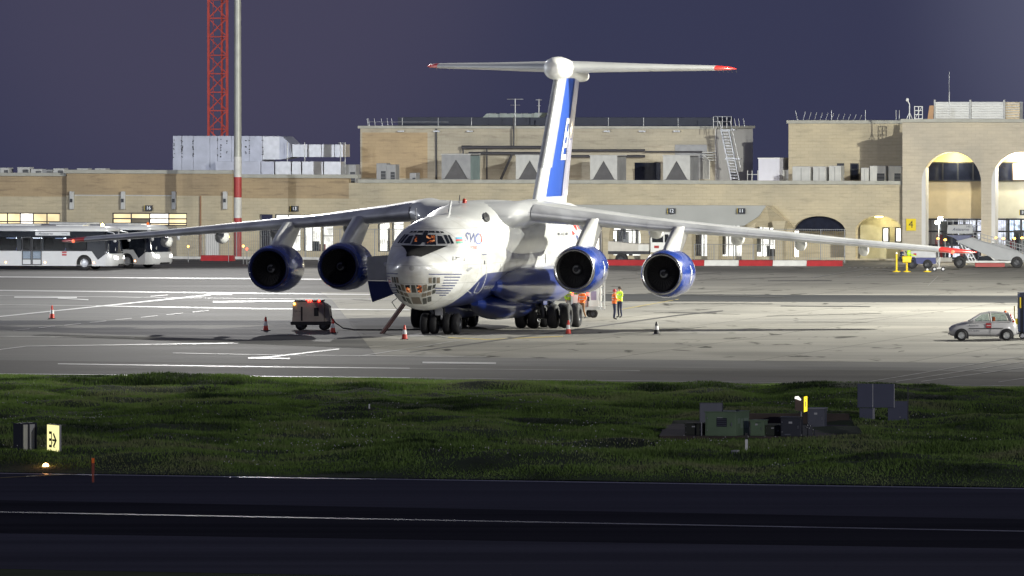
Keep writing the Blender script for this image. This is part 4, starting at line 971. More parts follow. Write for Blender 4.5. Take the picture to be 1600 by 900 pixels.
# big unlit arch
mb = MB(); mb.box(U(1232), U(1328), 3.0, 3.1, 0, 4); mb.build('arch_back_wall', st_low, ter)
mb = MB(); mb.box(U(1236), U(1324), .5, .6, TZ(1280, 361), TZ(1280, 336)); mb.build('arch_dark_glazing', dark_win, ter)
# pale lit arch with two doors and gas bottles
mb = MB(); mb.box(U(1330), U(1410), 2.6, 2.75, 0, 4); mb.build('arch_back_wall', pm('pale_yellow_render', (.46, .42, .27), .8), ter)
for a in (1365, 1385):
    window(ter, U(a), U(a + 11), 1.3, TZ(a, 355, 2.5), 2.5, 1, 1, lit_w, .1, name='door')
mb = MB(); mb.box(U(1368) - .3, U(1368) + .3, .9, 1.1, TZ(1370, 339.5), TZ(1370, 338.2)); mb.build('arch_lamp', em('arch_lamp_glow', (1, .9, .4), 8), ter)
for (px, p_e, col, zz, vv) in ((1373, 130, (1, .9, .55), 3.0, 1.3), (1486, 260, (1, .88, .52), 7.55, 1.2), (1590, 600, (1, .95, .75), 7.5, 1.2)):
    ld = bpy.data.lights.new('arch_light', 'POINT'); lo = bpy.data.objects.new('arch_light', ld); COL.objects.link(lo); ld.energy = p_e; ld.color = col; ld.shadow_soft_size = .15
    lo.location = TW(U(px), vv if px < 1420 else vv - .6, zz)
# white canopy over the arcade with a mitred end
c0, c1 = U(880), U(1205); vz = -1.4
zT, zB = TZ(1000, 320.5, vz), TZ(1000, 352, vz)
cn = MB(); cn.prism([(c0, zB), (c0, zT), (c1, zT), (c1 - .6, zB + .7), (c1 - 1.7, zB)], vz, -.003, 'xz'); 
cno = cn.build('canopy', pm('canopy_panel', (.42, .43, .42), .7, var=.06, scale=.6), ter)
cn = MB(); cn.add([(c1 + .003, vz, zT), (U(1243), -.005, TZ(1243, 356)), (U(1205, 0) + .003, -.005, TZ(1205, 356)), (c1 - 1.69, vz + .1, zB), (U(1208), -.005, zT)], [(0, 1, 2, 3), (0, 4, 1)]); cn.build('canopy_mitre', st_low, ter)
for (a, b) in ((943, 955), (1002, 1024), (1062, 1084), (1106, 1126), (1160, 1180), (1212, 1226)):
    m_ = MB(); ua, ub = U(a + 1, -.6), U(b - 1, -.6); m_.prism([(ua, 0), (ub, 0), (ub, 1.9), (ub + .25, 2.9), (ua - .25, 2.9), (ua, 1.9)], -1.0, -.004, 'xz'); m_.build('column', st_low, ter)
# number boards
def num_board(px, py, txt, v=-.1, w=12, h=8.5, par=None):
    u, z = U(px, v), TZ(px, py, v); k = TY(px, v) / F
    t_ = tthing('number_board', u, v, z, {'16': 'small black number board reading 16 above the left lit window', '13': 'small black board reading 13 on the wall above the wing', '12': 'small black number board reading 12 on the white canopy', '11': 'small black board reading 11 at the right of the canopy', '10': 'small black number board at the right edge of the photo'}[txt], 'sign', 'gate number boards')
    m_ = MB(); m_.box(-w / 2 * k, w / 2 * k, -.15, 0, -h / 2 * k, h / 2 * k); m_.build('board', frame_m, t_)
    m_ = MB(); m_.box(-w / 2 * k - .04, -w / 2 * k, -.14, 0, -h / 2 * k, h / 2 * k); m_.build('yellow_edge', M['yellow'], t_)
    m_ = MB(); text_on(m_, txt, .36, lambda x, y: (x, -.156, y)); m_.build('number_lettering', em('board_glow', (.9, .95, 1), .8), t_, fix=False)
num_board(233, 325, '16', -.62); num_board(461, 326, '13', -.05); num_board(1050, 329.5, '12', -1.5); num_board(1159, 329.5, '11', -1.5); num_board(1600, 332, '10', -.85)

# --- upper storey block
v5 = 9.0; z5t = TZ(860, 201, v5)
ub = tthing('upper_block', U(563, v5), v5, 5.0, 'grey limestone upper storey with rooftop railings, behind the aircraft fin', 'building')
L5 = U(1117, v5) - U(563, v5); hz = lambda px, py, v=9.0: TZ(px, py, v) - 5.0; lu = lambda px, v=9.0: U(px, v) - U(563, v5)
mb = MB(); mb.box(0, L5, 0, 10.5, 0, z5t - 5); mb.build('wall', st_up, ub)
mb = MB(); mb.box(L5 + .004, L5 + .06, 0, 10.5, 0, z5t - 5.001); mb.build('end_wall', render_white, ub)  # paler than the block: light on this end face is put into its colour
mb = MB(); mb.box(-.15, L5 + .2, -.15, 10.6, z5t - 5 + .003, hz(860, 197)); mb.build('coping', cope, ub)
mb = MB(); mb.box(lu(606), lu(1106), 2.5, 7, hz(860, 196), hz(860, 183.5, 11.5)); mb.build('roof_screen', pm('roof_screen_dark', (.02, .025, .045), .5), ub)
mb = MB(); mb.box(lu(566), lu(668), -.01, -.002, hz(600, 278), hz(600, 207)); mb.build('stained_panel', st_brown, ub)
mb = MB(); mb.box(lu(681), lu(683), -.12, -.002, 0, hz(682, 198)); mb.build('downpipe', frame_m, ub)
for px in (628, 684, 736, 950, 1005, 1059):
    mb = MB(); mb.tube((lu(px), .1, hz(px, 199)), (lu(px), .1, hz(px, 184)), .03); mb.box(lu(px) - .25, lu(px) + .25, -.3, -.15, hz(px, 206), hz(px, 204)); mb.build('railing_post', M['steel'], ub)
mb = MB()
for z_ in (190.5,): mb.tube((lu(575), .1, hz(600, z_)), (lu(700), .1, hz(600, z_)), .02)
for px in (575, 577, 586, 597, 606, 613, 1149, 1155, 1163): mb.tube((lu(px), .1, hz(px, 198)), (lu(px) - .1, .1, hz(px, 185)), .025)
mb.build('railing', M['steel'], ub)
mb = MB(); mb.box(lu(992, 9), lu(1032, 9), -.05, -.002, 0, hz(1010, 254)); mb.build('dark_doorway', dark_win, ub)
mb = MB(); mb.box(lu(1055), lu(1105), -.06, -.002, hz(1080, 280), hz(1080, 226)); mb.build('louvre_panel', M['grey'], ub)
mb = MB()
for (a, b, y, r) in ((892, 1010, 235, .10), (892, 1010, 244, .10), (1010, 1100, 237, .06), (735, 890, 230, .12), (735, 890, 239.5, .12)): mb.tube((lu(a), -.4, hz(a, y)), (lu(b), -.4, hz(b, y)), r)
for (px, y0, y1) in ((726, 232, 280), (763, 232, 280), (805, 183, 232)): mb.tube((lu(px), -.4, hz(px, y0)), (lu(px), -.4, hz(px, y1)), .07)
mb.tube((lu(803), -.4, hz(803, 240)), (lu(785), -.4, hz(785, 280)), .1); mb.tube((lu(724), -.4, hz(724, 230)), (lu(740), -.4, hz(740, 230)), .14)
mb.build('pipes', pm('pipework', (.05, .05, .06), .5), ub)
mb = MB()
for k in range(6): u = lu(1102) + k * .12; mb.tube((u, -.5 - .1 * k, hz(1102, 280)), (u, -.5 - .1 * k, hz(1102, 240 + 2 * k)), .05)
for k in range(4): mb.tube((lu(1100), -.5, hz(1102, 238 + 4 * k)), (lu(1120), -.6, hz(1102, 238 + 4 * k)), .05)
mb.build('pipe_rack', M['lgrey'], ub)
# roof duct and aerials
d_ = tthing('roof_duct', U(733, 12), 12, TZ(790, 197, 12), 'pale green sheet-metal duct lying on the upper roof, left of the fin', 'duct')
kk = TY(790, 12) / F
mb = MB(); mb.prism([(0, 0), (0, .55), (1.0, .6), (1.4, .95), (5.2, .95), (5.3, 1.02), (5.85, 1.02), (5.2, .2), (5.0, 0)], 0, 1.6, 'xz'); mb.build('duct_body', pm('duct_green', (.3, .34, .32), .5, .3, var=.15), d_)
for k in range(5):
    mb = MB(); mb.box(1.6 + k * .85, 1.66 + k * .85, -.03, 1.63, .002, .99); mb.build('duct_flange', M['grey'], d_)
for (px, y0, y1, w, lb) in ((805, 154, 198, 13, 'taller T-shaped television aerial on the upper roof'), (842, 155, 182, 5, 'shorter roof aerial just left of the aircraft fin')):
    a_t = tthing('roof_aerial', U(px, 9.5), 9.5, TZ(px, y1, 9.5), lb, 'aerial'); h_ = TZ(px, y0, 9.5) - TZ(px, y1, 9.5)
    mb = MB(); mb.tube((0, 0, 0), (0, 0, h_), .05); mb.build('mast', M['steel'], a_t)
    mb = MB(); mb.tube((-w * .05, 0, h_ - .05), (w * .05, 0, h_ - .05), .03); mb.tube((-w * .03, 0, h_ - .5), (w * .03, 0, h_ - .5), .02); mb.build('crossbar', M['steel'], a_t)
# steel stair climbing the pale end wall
stt = tthing('roof_stair', U(1140, 6.5), 6.5, 5.0, 'galvanised steel stair climbing to the upper roof at its right end', 'stairs')
la = lambda px, py: (U(px, 6.5) - U(1140, 6.5), TZ(px, py, 6.5) - 5.0)
mb = MB(); 
for dx in (0, 12):
    a, b = la(1127 + dx, 203), la(1143 + dx, 281); mb.bar((a[0], 0, a[1]), (b[0], 0, b[1]), .08, .2)
mb.build('stringer', M['steel'], stt)
for k in range(17):
    a = la(1127 + 16 * (k + .5) / 17, 203 + 78 * (k + .5) / 17); tr_ = MB(); tr_.box(a[0], a[0] + .57, -.2, .2, a[1], a[1] + .05); tr_.build('tread', M['steel'], stt)
mb = MB()
for dx in (-3, 14):
    a, b = la(1127 + dx, 183), la(1143 + dx, 262); mb.tube((a[0], 0, a[1] - .3), (b[0], 0, b[1]), .035)
for px in (1114, 1121, 1128, 1135, 1142): a, b = la(px, 182), la(px, 200); mb.tube((a[0], .1, a[1]), (b[0], .1, b[1]), .035)
for y in (182, 190): a, b = la(1114, y), la(1142, y); mb.tube((a[0], .1, a[1]), (b[0], .1, b[1]), .03)
for y in (248, 203): a, b = la(1134, y), la(1158, y); mb.bar((a[0] - (.4 if y == 203 else 0), 0, a[1]), (b[0] - (.4 if y == 203 else 0), 0, b[1]), .5, .08)
mb.build('handrail', M['steel'], stt)

# --- rooftop plant on the low roof
def chiller(px0, px1, y0, lb, side=8, foil=False):
    v = 4.0; w = U(px1, v) - U(px0, v); h = TZ(px0, y0, v) - 5.1
    t_ = tthing('chiller', U(px0, v), v, 5.1, lb, 'chiller', 'chillers on the low terminal roof'); D = 2.4
    m_ = MB(); zb_, zp = h * .30, h * .86; xm = w * .5
    m_.prism([(0, zb_), (0, h), (xm, h), (xm, zp), (.1 * w, zb_ + .05)], 0, .06, 'xz'); m_.prism([(xm, h), (w, h), (w, zb_), (.9 * w, zb_ + .05), (xm, zp)], 0, .06, 'xz'); m_.box(.02, w - .02, -.005, .05, zb_ - .08, zb_ + .0)
    m_.build('front_panel', M['grey'] if foil else M['lgrey'], t_)
    m_ = MB(); m_.box(.02, w - .02, .1, D - .02, zb_, h - .02); m_.build('coil', pm('coil_grey', (.10, .10, .11), .6), t_)
    m_ = MB(); m_.box(w - .02, w + .02, .07, D, .2 * h, h - .1); m_.build('side_panel', pm('chiller_side', (.22, .3, .32), .5) if foil else M['grey'], t_)
    for x in (.04, w - .1):
        for y in (.02, D - .1): m_ = MB(); m_.box(x, x + .07, y, y + .07, 0, zb_ - .085); m_.build('leg', M['lgrey'], t_)
    m_ = MB(); m_.lathe([(.001, 0), (.16, .02), (.17, .8), (.001, .82)], (w * .6, .25, zb_ * .5), 'y', 14); m_.build('compressor', M['lgrey'], t_)
    m_ = MB(); m_.box(-.05, w + .05, -.05, D + .05, h, h + .06); m_.build('top_deck', M['lgrey'], t_)
chiller(690, 735, 241.5, 'foil-wrapped chiller with a teal side, farthest left of the rooftop chillers', 22, True)
chiller(806, 849, 243, 'grey chiller half hidden behind the aircraft fin'); chiller(922, 964, 243.5, 'grey rooftop chiller just right of the aircraft fin'); chiller(1036, 1078, 243.5, 'grey rooftop chiller beside the dark doorway, nearest the steel stair')
def cabinet(px0, px1, y0, y1, v, lb, mat, grp, D=1.0, zb=5.1, vent=True, cat='air conditioner', nm='air_conditioner'):
    w = U(px1, v) - U(px0, v); h = TZ(px0, y0, v) - zb; t_ = tthing(nm, U(px0, v), v, zb, lb, cat, grp)
    m_ = MB(); m_.box(0, w, 0, D, 0, h); m_.build('casing', mat, t_, bevel=.03)
    if vent:
        m_ = MB(); m_.box(w * .45, w * .92, -.012, -.002, h * .12, h * .7); g_ = m_.build('grille', frame_m, t_)
        for k in range(4): m_ = MB(); zz = h * (.2 + .13 * k); m_.box(w * .47, w * .9, -.02, -.013, zz, zz + .02); m_.build('slat', M['grey'], g_)
    else:
        m_ = MB(); m_.box(w * .48, w * .5, -.01, -.002, h * .05, h * .95); m_.build('panel_joint', frame_m, t_)
    return t_
for (a, b, y, lb, vt) in ((1238, 1266, 260, 'first pale grey cabinet from the left on the right-hand low roof', 0), (1270, 1290, 260, 'second pale grey cabinet from the left on the right-hand low roof', 0), (1295, 1314, 259, 'third cabinet on the right-hand low roof, below the dark doorway', 0), (1345, 1357, 262, 'smallest cabinet on the right-hand low roof, right of the window', 0), (1359, 1384, 259, 'cabinet with a dark fan grille, second from the tower', 1), (1388, 1409, 259, 'cabinet with a dark fan grille touching the tower', 1)):
    cabinet(a, b, y, 282, 4.5, lb, M['lgrey'], 'cabinets on the right-hand low roof', vent=bool(vt))
for (a, b, y, lb) in ((588, 604, 255, 'pale cabinet with a dark door below the stained upper wall'), (604, 618, 257, 'grey slatted cabinet beside the pale one on the low roof'), (640, 650, 270, 'small dark box low on the roof edge left of the chillers'), (540, 556, 257, 'grey cabinet at the foot of the duct scaffold')):
    cabinet(a, b, y, 282, 5, lb, M['grey'], 'small cabinets left of the chillers')
for i, (a, b, y) in enumerate(((0, 14, 262), (27, 46, 261), (48, 66, 264), (66, 82, 265), (83, 100, 263))):
    cabinet(a, b, y, 272, 3, ['fan unit at the extreme left edge of the low roof', 'white fan unit second from the left on the low roof', 'flat grey box third along the left roof edge', 'dark-fronted box fourth along the left roof edge', 'rightmost small unit on the far-left roof'][i], M['lgrey'] if i != 3 else M['grey'], 'units on the far-left roof', zb=TZ(50, 272, 3) - .1)
for i, (a, b) in enumerate(((120, 137), (148, 165))):
    cabinet(a, b, 263, 268, 3, ['left one of two low units over the brown wall', 'right one of two low units over the brown wall'][i], M['lgrey'], 'low units over the brown wall', zb=TZ(140, 267, 3) - .1, vent=False)
# silver duct house
vd = 5.0; du = lambda px: U(px, vd) - U(270, vd); dz = lambda py: TZ(360, py, vd) - 5.3
dh = tthing('silver_duct_house', U(270, vd), vd, 5.3, 'large silver sheet-metal ventilation duct on the roof below the red crane mast', 'duct')
shm = pm('silver_sheet', (.42, .44, .52), .42, .35, var=.12, scale=1.2, bump=.1)
xs_ = [270, 284, 302, 328, 340, 362, 390, 410]
for a, b in zip(xs_[:-1], xs_[1:]): m_ = MB(); m_.box(du(a) + .012, du(b) - .012, 0 + .01 * (a % 3), 3, 0, dz(212.5)); m_.build('sheet_panel', shm, dh)
m_ = MB(); m_.box(du(410), du(436), .1, 3, dz(249), dz(213)); m_.build('bright_duct_section', M['alu'], dh)
m_ = MB(); m_.prism([(du(436), dz(249)), (du(436), dz(213)), (du(441), dz(213.5)), (du(453), dz(225)), (du(455), dz(245)), (du(440), dz(249))], .1, 2.6, 'xz'); m_.build('duct_taper', shm, dh)
for a, b in ((455, 478), (479, 500), (501, 520), (521, 534)): m_ = MB(); m_.box(du(a), du(b), .3, 2, dz(245), dz(225.5)); m_.build('duct_section', M['alu'], dh)
for a, b in ((345, 378), (379, 415), (416, 436), (438, 462), (464, 478), (480, 512), (514, 540)): m_ = MB(); m_.box(du(a), du(b), -1.2, -.1, 0, dz(252)); m_.build('lower_duct_section', shm if a < 430 else M['alu'], dh)
m_ = MB()
for k in range(90): x = rnd.choice([272, 284, 285, 302, 340, 345, 354, 384, 390, 410]) + rnd.uniform(-.6, .6); y = rnd.uniform(215, 247); m_.box(du(x) - .035, du(x) + .035, -.04, .04, dz(y) - .03, dz(y) + .03)
tag(m_.build('fixings', frame_m, dh), kind='stuff')
m_ = MB()
for px in (451, 478, 534, 541): m_.tube((du(px), -.3, 0), (du(px), -.3, dz(222)), .04)
m_.tube((du(541), -.3, dz(248)), (du(534), -.3, 0), .03); m_.tube((du(530), -.3, dz(223)), (du(542), -.3, dz(223)), .03)
m_.build('scaffold', M['steel'], dh)

# --- arched tower block at the right
v6 = -.6
tw = tthing('arched_block', U(1410, v6), v6, 0, 'tall limestone block with lofty arches at the right edge', 'building')
tu = lambda px, v=-.6: U(px, v) - U(1410, v6); tz = lambda px, py, v=-.6: TZ(px, py, v)
zT6 = tz(1500, 191)
wall_open(0, tu(1750), 0, zT6, 0, .9, [(tu(1440), tu(1533), 0, tz(1486, 237.5), 1.0), (tu(1549), tu(1642), 0, tz(1590, 237.5), 1.0), (tu(1658), tu(1740), 0, tz(1690, 237.5), 1.0)], 'wall', st_tow, tw)
mb = MB(); mb.box(-.1, tu(1750), -.15, 1.1, zT6, tz(1500, 186)); mb.build('coping', cope, tw)
mb = MB(); mb.box(0, .5, .9, 12, 0, zT6 - .01); mb.build('side_wall', st_tow, tw)
for (a, b, k) in ((1440, 1533, 0), (1549, 1642, 1)):
    ua, ub_ = tu(a), tu(b); bk = 2.2
    mb = MB(); mb.box(ua - .3, ub_ + .3, bk, bk + .1, tz(a, 341, 1.6), tz(a, 283, 1.6)); mb.build('recessed_wall', pm('recess_render', (.5, .42, .28), .8, var=.06) if k == 0 else pm('recess_pale', (.6, .58, .48), .8, var=.06), tw)
    mb = MB(); mb.box(ua - .3, ub_ + .3, bk, bk + .1, tz(a, 253, 1.6), tz(a, 225, 1.6)); mb.build('arch_head_wall', pm('arch_head_yellow', (.62, .5, .2), .8, var=.06), tw)
    mb = MB(); mb.box(ua - .3, ub_ + .3, .9, 2.3, tz(a, 228, 1.0), tz(a, 226, 1.0)); mb.build('arch_ceiling', render_white, tw)
    window(tw, ua - .05, ub_ + .05, tz(a, 283, 1.6), tz(a, 253, 1.6), 1.9, 4, 1, dark_win if k == 0 else [dark_win, lit_y, lit_w, dark_win], .1)
    window(tw, ua - .1, ub_ + .1, .1, tz(a, 341, 1.6), 1.9, 5, [0, .34, .68, 1], M['glass'], .12, name='glazed_entrance')
    room(tw, ua - .3, ub_ + .3, .05, 3.2, 2.3, 4.0, lit_c if k == 0 else em('lit_hall_blue', (.78, .86, 1), 1.9, .7, 2.2), 20 + k, 22, 2.2)
    mb = MB(); mb.prism([(ua - .02, 0), (ua - .02, tz(a, 262)), (ua + .3, tz(a, 262)), (ua + .3, 0)], .02, .9, 'xz'); mb.build('reveal', render_white, tw)
# yellow stand number
ys_ = tthing('stand_number_sign', U(1424, v6), v6 - .05, TZ(1424, 351, v6), 'yellow square sign with a black 4 on the arched block', 'sign')
mb = MB(); mb.box(-.37, .37, -.06, 0, -.44, .44); mb.build('sign_board', pm('sign_yellow', (.8, .62, .02), .5, var=.03), ys_, bevel=.01)
mb = MB(); text_on(mb, '4', .75, lambda x, y: (x, -.066, y)); mb.build('number_lettering', M['black'], ys_, fix=False)
# upper block behind, left of the tower
v7 = 8.0
rb_ = tthing('upper_limestone_block', U(1232, v7), v7, 5.0, 'pale limestone upper storey left of the arched block, spikes along its roof', 'building')
hu = lambda px, v=8.0: U(px, v) - U(1232, v7); h7 = lambda px, py, v=8.0: TZ(px, py, v) - 5.0
mb = MB(); mb.box(0, hu(1411) - .03, 0, 9, 0, h7(1300, 193)); mb.build('wall', st_low, rb_)
mb = MB(); mb.box(-.12, hu(1411) - .02, -.15, 9, h7(1300, 193) + .003, h7(1300, 188)); mb.build('coping', cope, rb_)
window(rb_, hu(1329), hu(1342), h7(1335, 281), h7(1335, 255), -.08, 1, [0, .62, 1], dark_win, .08)
mb = MB(); mb.box(hu(1308), hu(1319), -.05, -.002, h7(1312, 282), h7(1312, 255)); mb.build('dark_doorway', frame_m, rb_)
for k in range(12): px = 1245 + k * 8.8; m_ = MB(); m_.tube((hu(px), .2, h7(px, 188)), (hu(px) + (.18 if k else -.15), .2, h7(px, 174 + k * .5)), .03, n=6); m_.build('roof_spike', M['steel'], rb_)
for px in (1298, 1351, 1404, 1399): m_ = MB(); m_.tube((hu(px), .2, h7(px, 188)), (hu(px), .2, h7(px, 172)), .04, n=6); m_.build('railing_post', M['steel'], rb_)
# roof screen of louvres on the arched block, camera pole, lattice box, aerial
ls = tthing('louvre_screen', U(1460, 3), 3, TZ(1500, 186, 3), 'white horizontal louvre screen on the roof of the arched block', 'screen')
lx = lambda px: U(px, 3) - U(1460, 3); lz = lambda py: TZ(1500, py, 3) - TZ(1500, 186, 3)
for k in range(7):
    for (a, b) in ((1462, 1515), (1518, 1568)):
        m_ = MB(); zz = lz(184 - k * 3.8); m_.prism([(0, zz - .1), (.1, zz), (0, zz + .08), (-.06, zz - .05)], lx(a), lx(b), 'yz'); m_.build('louvre', M['white'], ls)
for px in (1460.5, 1516, 1569): m_ = MB(); m_.box(lx(px) - .05, lx(px) + .07, -.1, .1, 0, lz(156)); m_.build('screen_post', M['lgrey'], ls)
m_ = MB(); m_.box(lx(1570), lx(1592), .2, .3, 0, lz(160)); m_.build('brick_screen_panel', pm('pierced_block', (.6, .5, .35), .8, var=.3, scale=3), ls)
for k in range(6):
    m_ = MB(); zz = lz(183 - k * 4); m_.box(lx(1570), lx(1592), .1, .19, zz, zz + .06); m_.build('brick_course', M['dirty_white'], ls)
m_ = MB(); m_.box(lx(1460), lx(1592), 1.2, 1.25, 0, lz(159)); m_.build('screen_back', M['grey'], ls)
cpole = tthing('camera_pole', U(1421, .3), .3, TZ(1421, 186, .3), 'thin white camera pole on a tripod foot on the arched block roof', 'camera')
m_ = MB(); m_.tube((0, 0, 0), (0, 0, 1.1), .04); m_.tube((0, 0, 1.1), (-.12, 0, 1.35), .05); [m_.tube((x, 0, 0), (0, 0, .5), .025) for x in (-.22, .22)]; m_.build('pole', M['white'], cpole)
m_ = MB(); m_.lathe([(0, -.14), (.1, -.1), (.12, 0), (.1, .1), (0, .14)], (-.16, 0, 1.42), 'z', 12); m_.build('camera_head', M['white'], cpole)
bx = tthing('lattice_box', U(1429, .5), .5, TZ(1430, 186, .5), 'small white lattice frame beside the camera pole on the roof', 'frame')
m_ = MB(); [m_.bar((x, 0, 0), (x, 0, .95), .05) for x in (0, .3, .6)]; [m_.bar((0, 0, z), (.6, 0, z), .05) for z in (.03, .33, .63, .93)]; m_.bar((0, 0, 0), (.6, 0, .95), .03); m_.build('lattice', M['white'], bx)
rp = tthing('leaning_panel', U(1449, .6), .6, TZ(1449, 186, .6), 'rust-coloured panel leaning at the left end of the louvre screen', 'panel')
m_ = MB(); m_.add([(0, 0, 0), (.4, .1, 0), (.45, .1, 1.0), (.15, 0, 1.0), (0, .12, 0), (.4, .22, 0), (.45, .22, 1.0), (.15, .12, 1.0)], [(0, 1, 2, 3), (7, 6, 5, 4), (0, 4, 5, 1), (1, 5, 6, 2), (2, 6, 7, 3), (3, 7, 4, 0)]); m_.build('panel', pm('rust_panel', (.45, .27, .15), .7), rp)
ra = tthing('roof_aerial', U(1483, 3), 3, TZ(1483, 186, 3), 'tall thin whip aerial above the louvre screen', 'aerial')
m_ = MB(); m_.tube((0, 0, 0), (0, 0, TZ(1483, 112, 3) - TZ(1483, 186, 3)), .03, .02, 6); m_.tube((0, 0, 1.2), (0, 0, 2.0), .06); m_.build('whip', M['steel'], ra)
# white hut between the blocks
wh = tthing('white_rooftop_hut', U(1185, 8), 8, 5.0, 'plain white rooftop hut between the two upper storeys', 'hut')
hh = TZ(1205, 248, 8) - 5.0; hw = U(1218, 8) - U(1185, 8)
m_ = MB(); m_.box(0, hw, 0, 4, 0, hh); m_.build('wall', pm('hut_white', (.62, .63, .72), .7, var=.04), wh); m_ = MB(); m_.box(-.05, hw + .05, -.05, 4.05, hh + .002, hh + .07); m_.build('roof', M['white'], wh)
m_ = MB(); m_.box(hw + .02, hw + 1.0, .8, 3, 0, hh * .66); m_.build('side_annexe', M['lgrey'], wh)
ff = tthing('low_guard_rail', U(1168, 5), 5, 5.3, 'short steel guard rail at the foot of the roof stair', 'railing')
m_ = MB(); [m_.tube((x, 0, 0), (x, 0, 1.3), .035) for x in (0, .35, .8)]; [m_.tube((0, 0, z), (.8, 0, z), .03) for z in (.5, 1.0)]; m_.build('rail', M['lgrey'], ff)

# --- red lattice crane mast far behind
cr = thing('tower_crane_mast', AT(340.5, 270, 800) * 1, 0, 'red lattice tower crane mast rising behind the silver duct', 'crane'); cr.location.z = 0
crm = pm('crane_red', (.58, .05, .035), .5, var=.2); w_ = 29 * 800 / F / 2; zt_c = 24
m_ = MB()
for x in (-w_, w_):
    for y in (-w_, w_): m_.bar((x, y, 0), (x, y, zt_c), .17)
m_.build('chord', crm, cr, fix=False)
m_ = MB(); z = 0; st_ = 1.55
while z < zt_c - .1:
    for y in (-w_, w_):
        m_.bar((-w_, y, z), (w_, y, z), .1); m_.bar((-w_, y, z), (w_, y, z + st_), .07); m_.bar((-w_, y, z), (0, y, z + st_ / 2), .08); m_.bar((w_, y, z), (0, y, z + st_ / 2), .06); m_.bar((0, y, z + st_ / 2), (-w_, y, z + st_), .06); m_.bar((0, y, z + st_ / 2), (w_, y, z + st_), .06)
    for x in (-w_, w_): m_.bar((x, -w_, z), (x, w_, z + st_), .06); m_.bar((x, -w_, z), (x, w_, z), .06)
    z += st_
m_.build('lacing', crm, cr, fix=False)
m_ = MB(); m_.bar((w_ * .45, 0, 0), (w_ * .45, 0, zt_c), .2); m_.bar((-w_ * .5, 0, 0), (-w_ * .5, 0, zt_c), .06); m_.build('ladder_tube', crm, cr, fix=False)

# --- floodlight masts
def flood_mast(key, banded, lb, base_r=.3):
    (x, y, zh) = MASTS[key][0]; t_ = thing('floodlight_mast', (x, y, 0), 0, lb, 'floodlight mast', 'floodlight masts round the apron')
    a = Vector(MASTS[key][1]) - Vector(MASTS[key][0]); a.z = 0; a.normalize(); t_.location = (x - a.x * 1.6, y - a.y * 1.6, 0)
    if banded:
        px = 371.5
        cuts = [0] + [H - (py - YH) * y / F for py in (341, 309, 277, 245)]
        for i, (z0, z1) in enumerate(zip(cuts[:-1], cuts[1:])):
            m_ = MB(); m_.tube((0, 0, z0), (0, 0, z1), base_r - .001 * i, n=20, cap=False); m_.build('painted_band', [M['dirty_white'], pm('band_red', (.42, .05, .05), .5)][(i + (1 if i else 0) + 0) % 2] if i else pm('band_red_low', (.42, .05, .05), .5), t_)
        m_ = MB(); m_.tube((0, 0, cuts[-1]), (0, 0, zh), base_r - .01, .2, 20); m_.build('mast_pole', pm('mast_grey', (.40, .41, .38), .5, .3, var=.1), t_)
    else:
        m_ = MB(); m_.tube((0, 0, 0), (0, 0, zh), base_r, .18, 16); m_.build('mast_pole', M['lgrey'], t_)
    px_ = Vector((a.y, -a.x, 0))
    m_ = MB(); m_.bar(px_ * -2.4 + Vector((0, 0, zh)), px_ * 2.4 + Vector((0, 0, zh)), .2); m_.bar(px_ * -2.4 + Vector((0, 0, zh + 1.2)), px_ * 2.4 + Vector((0, 0, zh + 1.2)), .2); m_.build('head_frame', M['steel'], t_)
    for k in range(6):
        c_ = px_ * (-2.0 + .8 * k) + Vector((0, 0, zh + .6)) + a * .35; m_ = MB(); m_.bar(c_, c_ + a * .3 - Vector((0, 0, .15)), .6, .5); lo_ = m_.build('lamp_housing', M['grey'], t_)
        m_ = MB(); m_.bar(c_ + a * .31 - Vector((0, 0, .155)), c_ + a * .33 - Vector((0, 0, .165)), .52, .42); m_.build('lamp_glass', M['l_white'], lo_)
    return t_
ma = flood_mast('A', True, 'tall floodlight mast banded red and white, left of centre before the terminal', .30)
ma.location = (AT(371.5, 300, 714).x, 714, 0)
flood_mast('B', False, 'floodlight mast beyond the right edge, near the terminal'); flood_mast('C', False, 'floodlight mast far out on the right of the apron'); flood_mast('D', False, 'floodlight mast far out on the left of the apron'); flood_mast('E', False, 'added floodlight mast for fill light on the near side of the runway, behind the viewer')

# --- red and white barrier and airside fence
def barrier(px0, py0, px1, py1, red, lb_):
    a, b = G(px0, py0), G(px1, py1); d = (b - a); L = d.length; t_ = thing('road_barrier', a, math.atan2(d.y, d.x), lb_, 'barrier', 'red and white plastic barriers by the terminal')
    m_ = MB(); m_.prism([(-.3, 0), (.3, 0), (.22, .2), (.14, .42), (-.14, .42), (-.22, .2)], .01, L - .01, 'yz'); m_.build('barrier_body', M['red'] if red else M['dirty_white'], t_, bevel=.02)
B0 = [(885, 944, 1, 'just left of the parked truck'), (944, 1080, 1, 'passing behind the parked truck'), (1080, 1101, 1, 'just right of the outer engine'), (1101, 1155, 0, 'white, right of the outer engine'), (1155, 1208, 1, 'red, between two white lengths'), (1208, 1261, 0, 'white, in front of the canopy end'), (1261, 1317, 1, 'last of the row, below the dark arch')]
for (a, b, rd, tx) in B0: barrier(a, 415.3 + (a - 1080) * .003, b, 415.3 + (b - 1080) * .003, rd, ('red barrier ' if rd else 'barrier ') + tx)
barrier(315, 407.5, 366, 407.8, 1, 'short red barrier at the foot of the banded floodlight mast')
kb = MB(); a, b = G(262, 404.5), G(315, 405); kb.bar((a.x, a.y, .1), (b.x, b.y, .1), .3, .2); a, b = G(366, 405), G(640, 407); kb.bar((a.x, a.y, .1), (b.x, b.y, .1), .3, .2); tag(kb.build('kerb', M['dirty_white']), kind='structure')
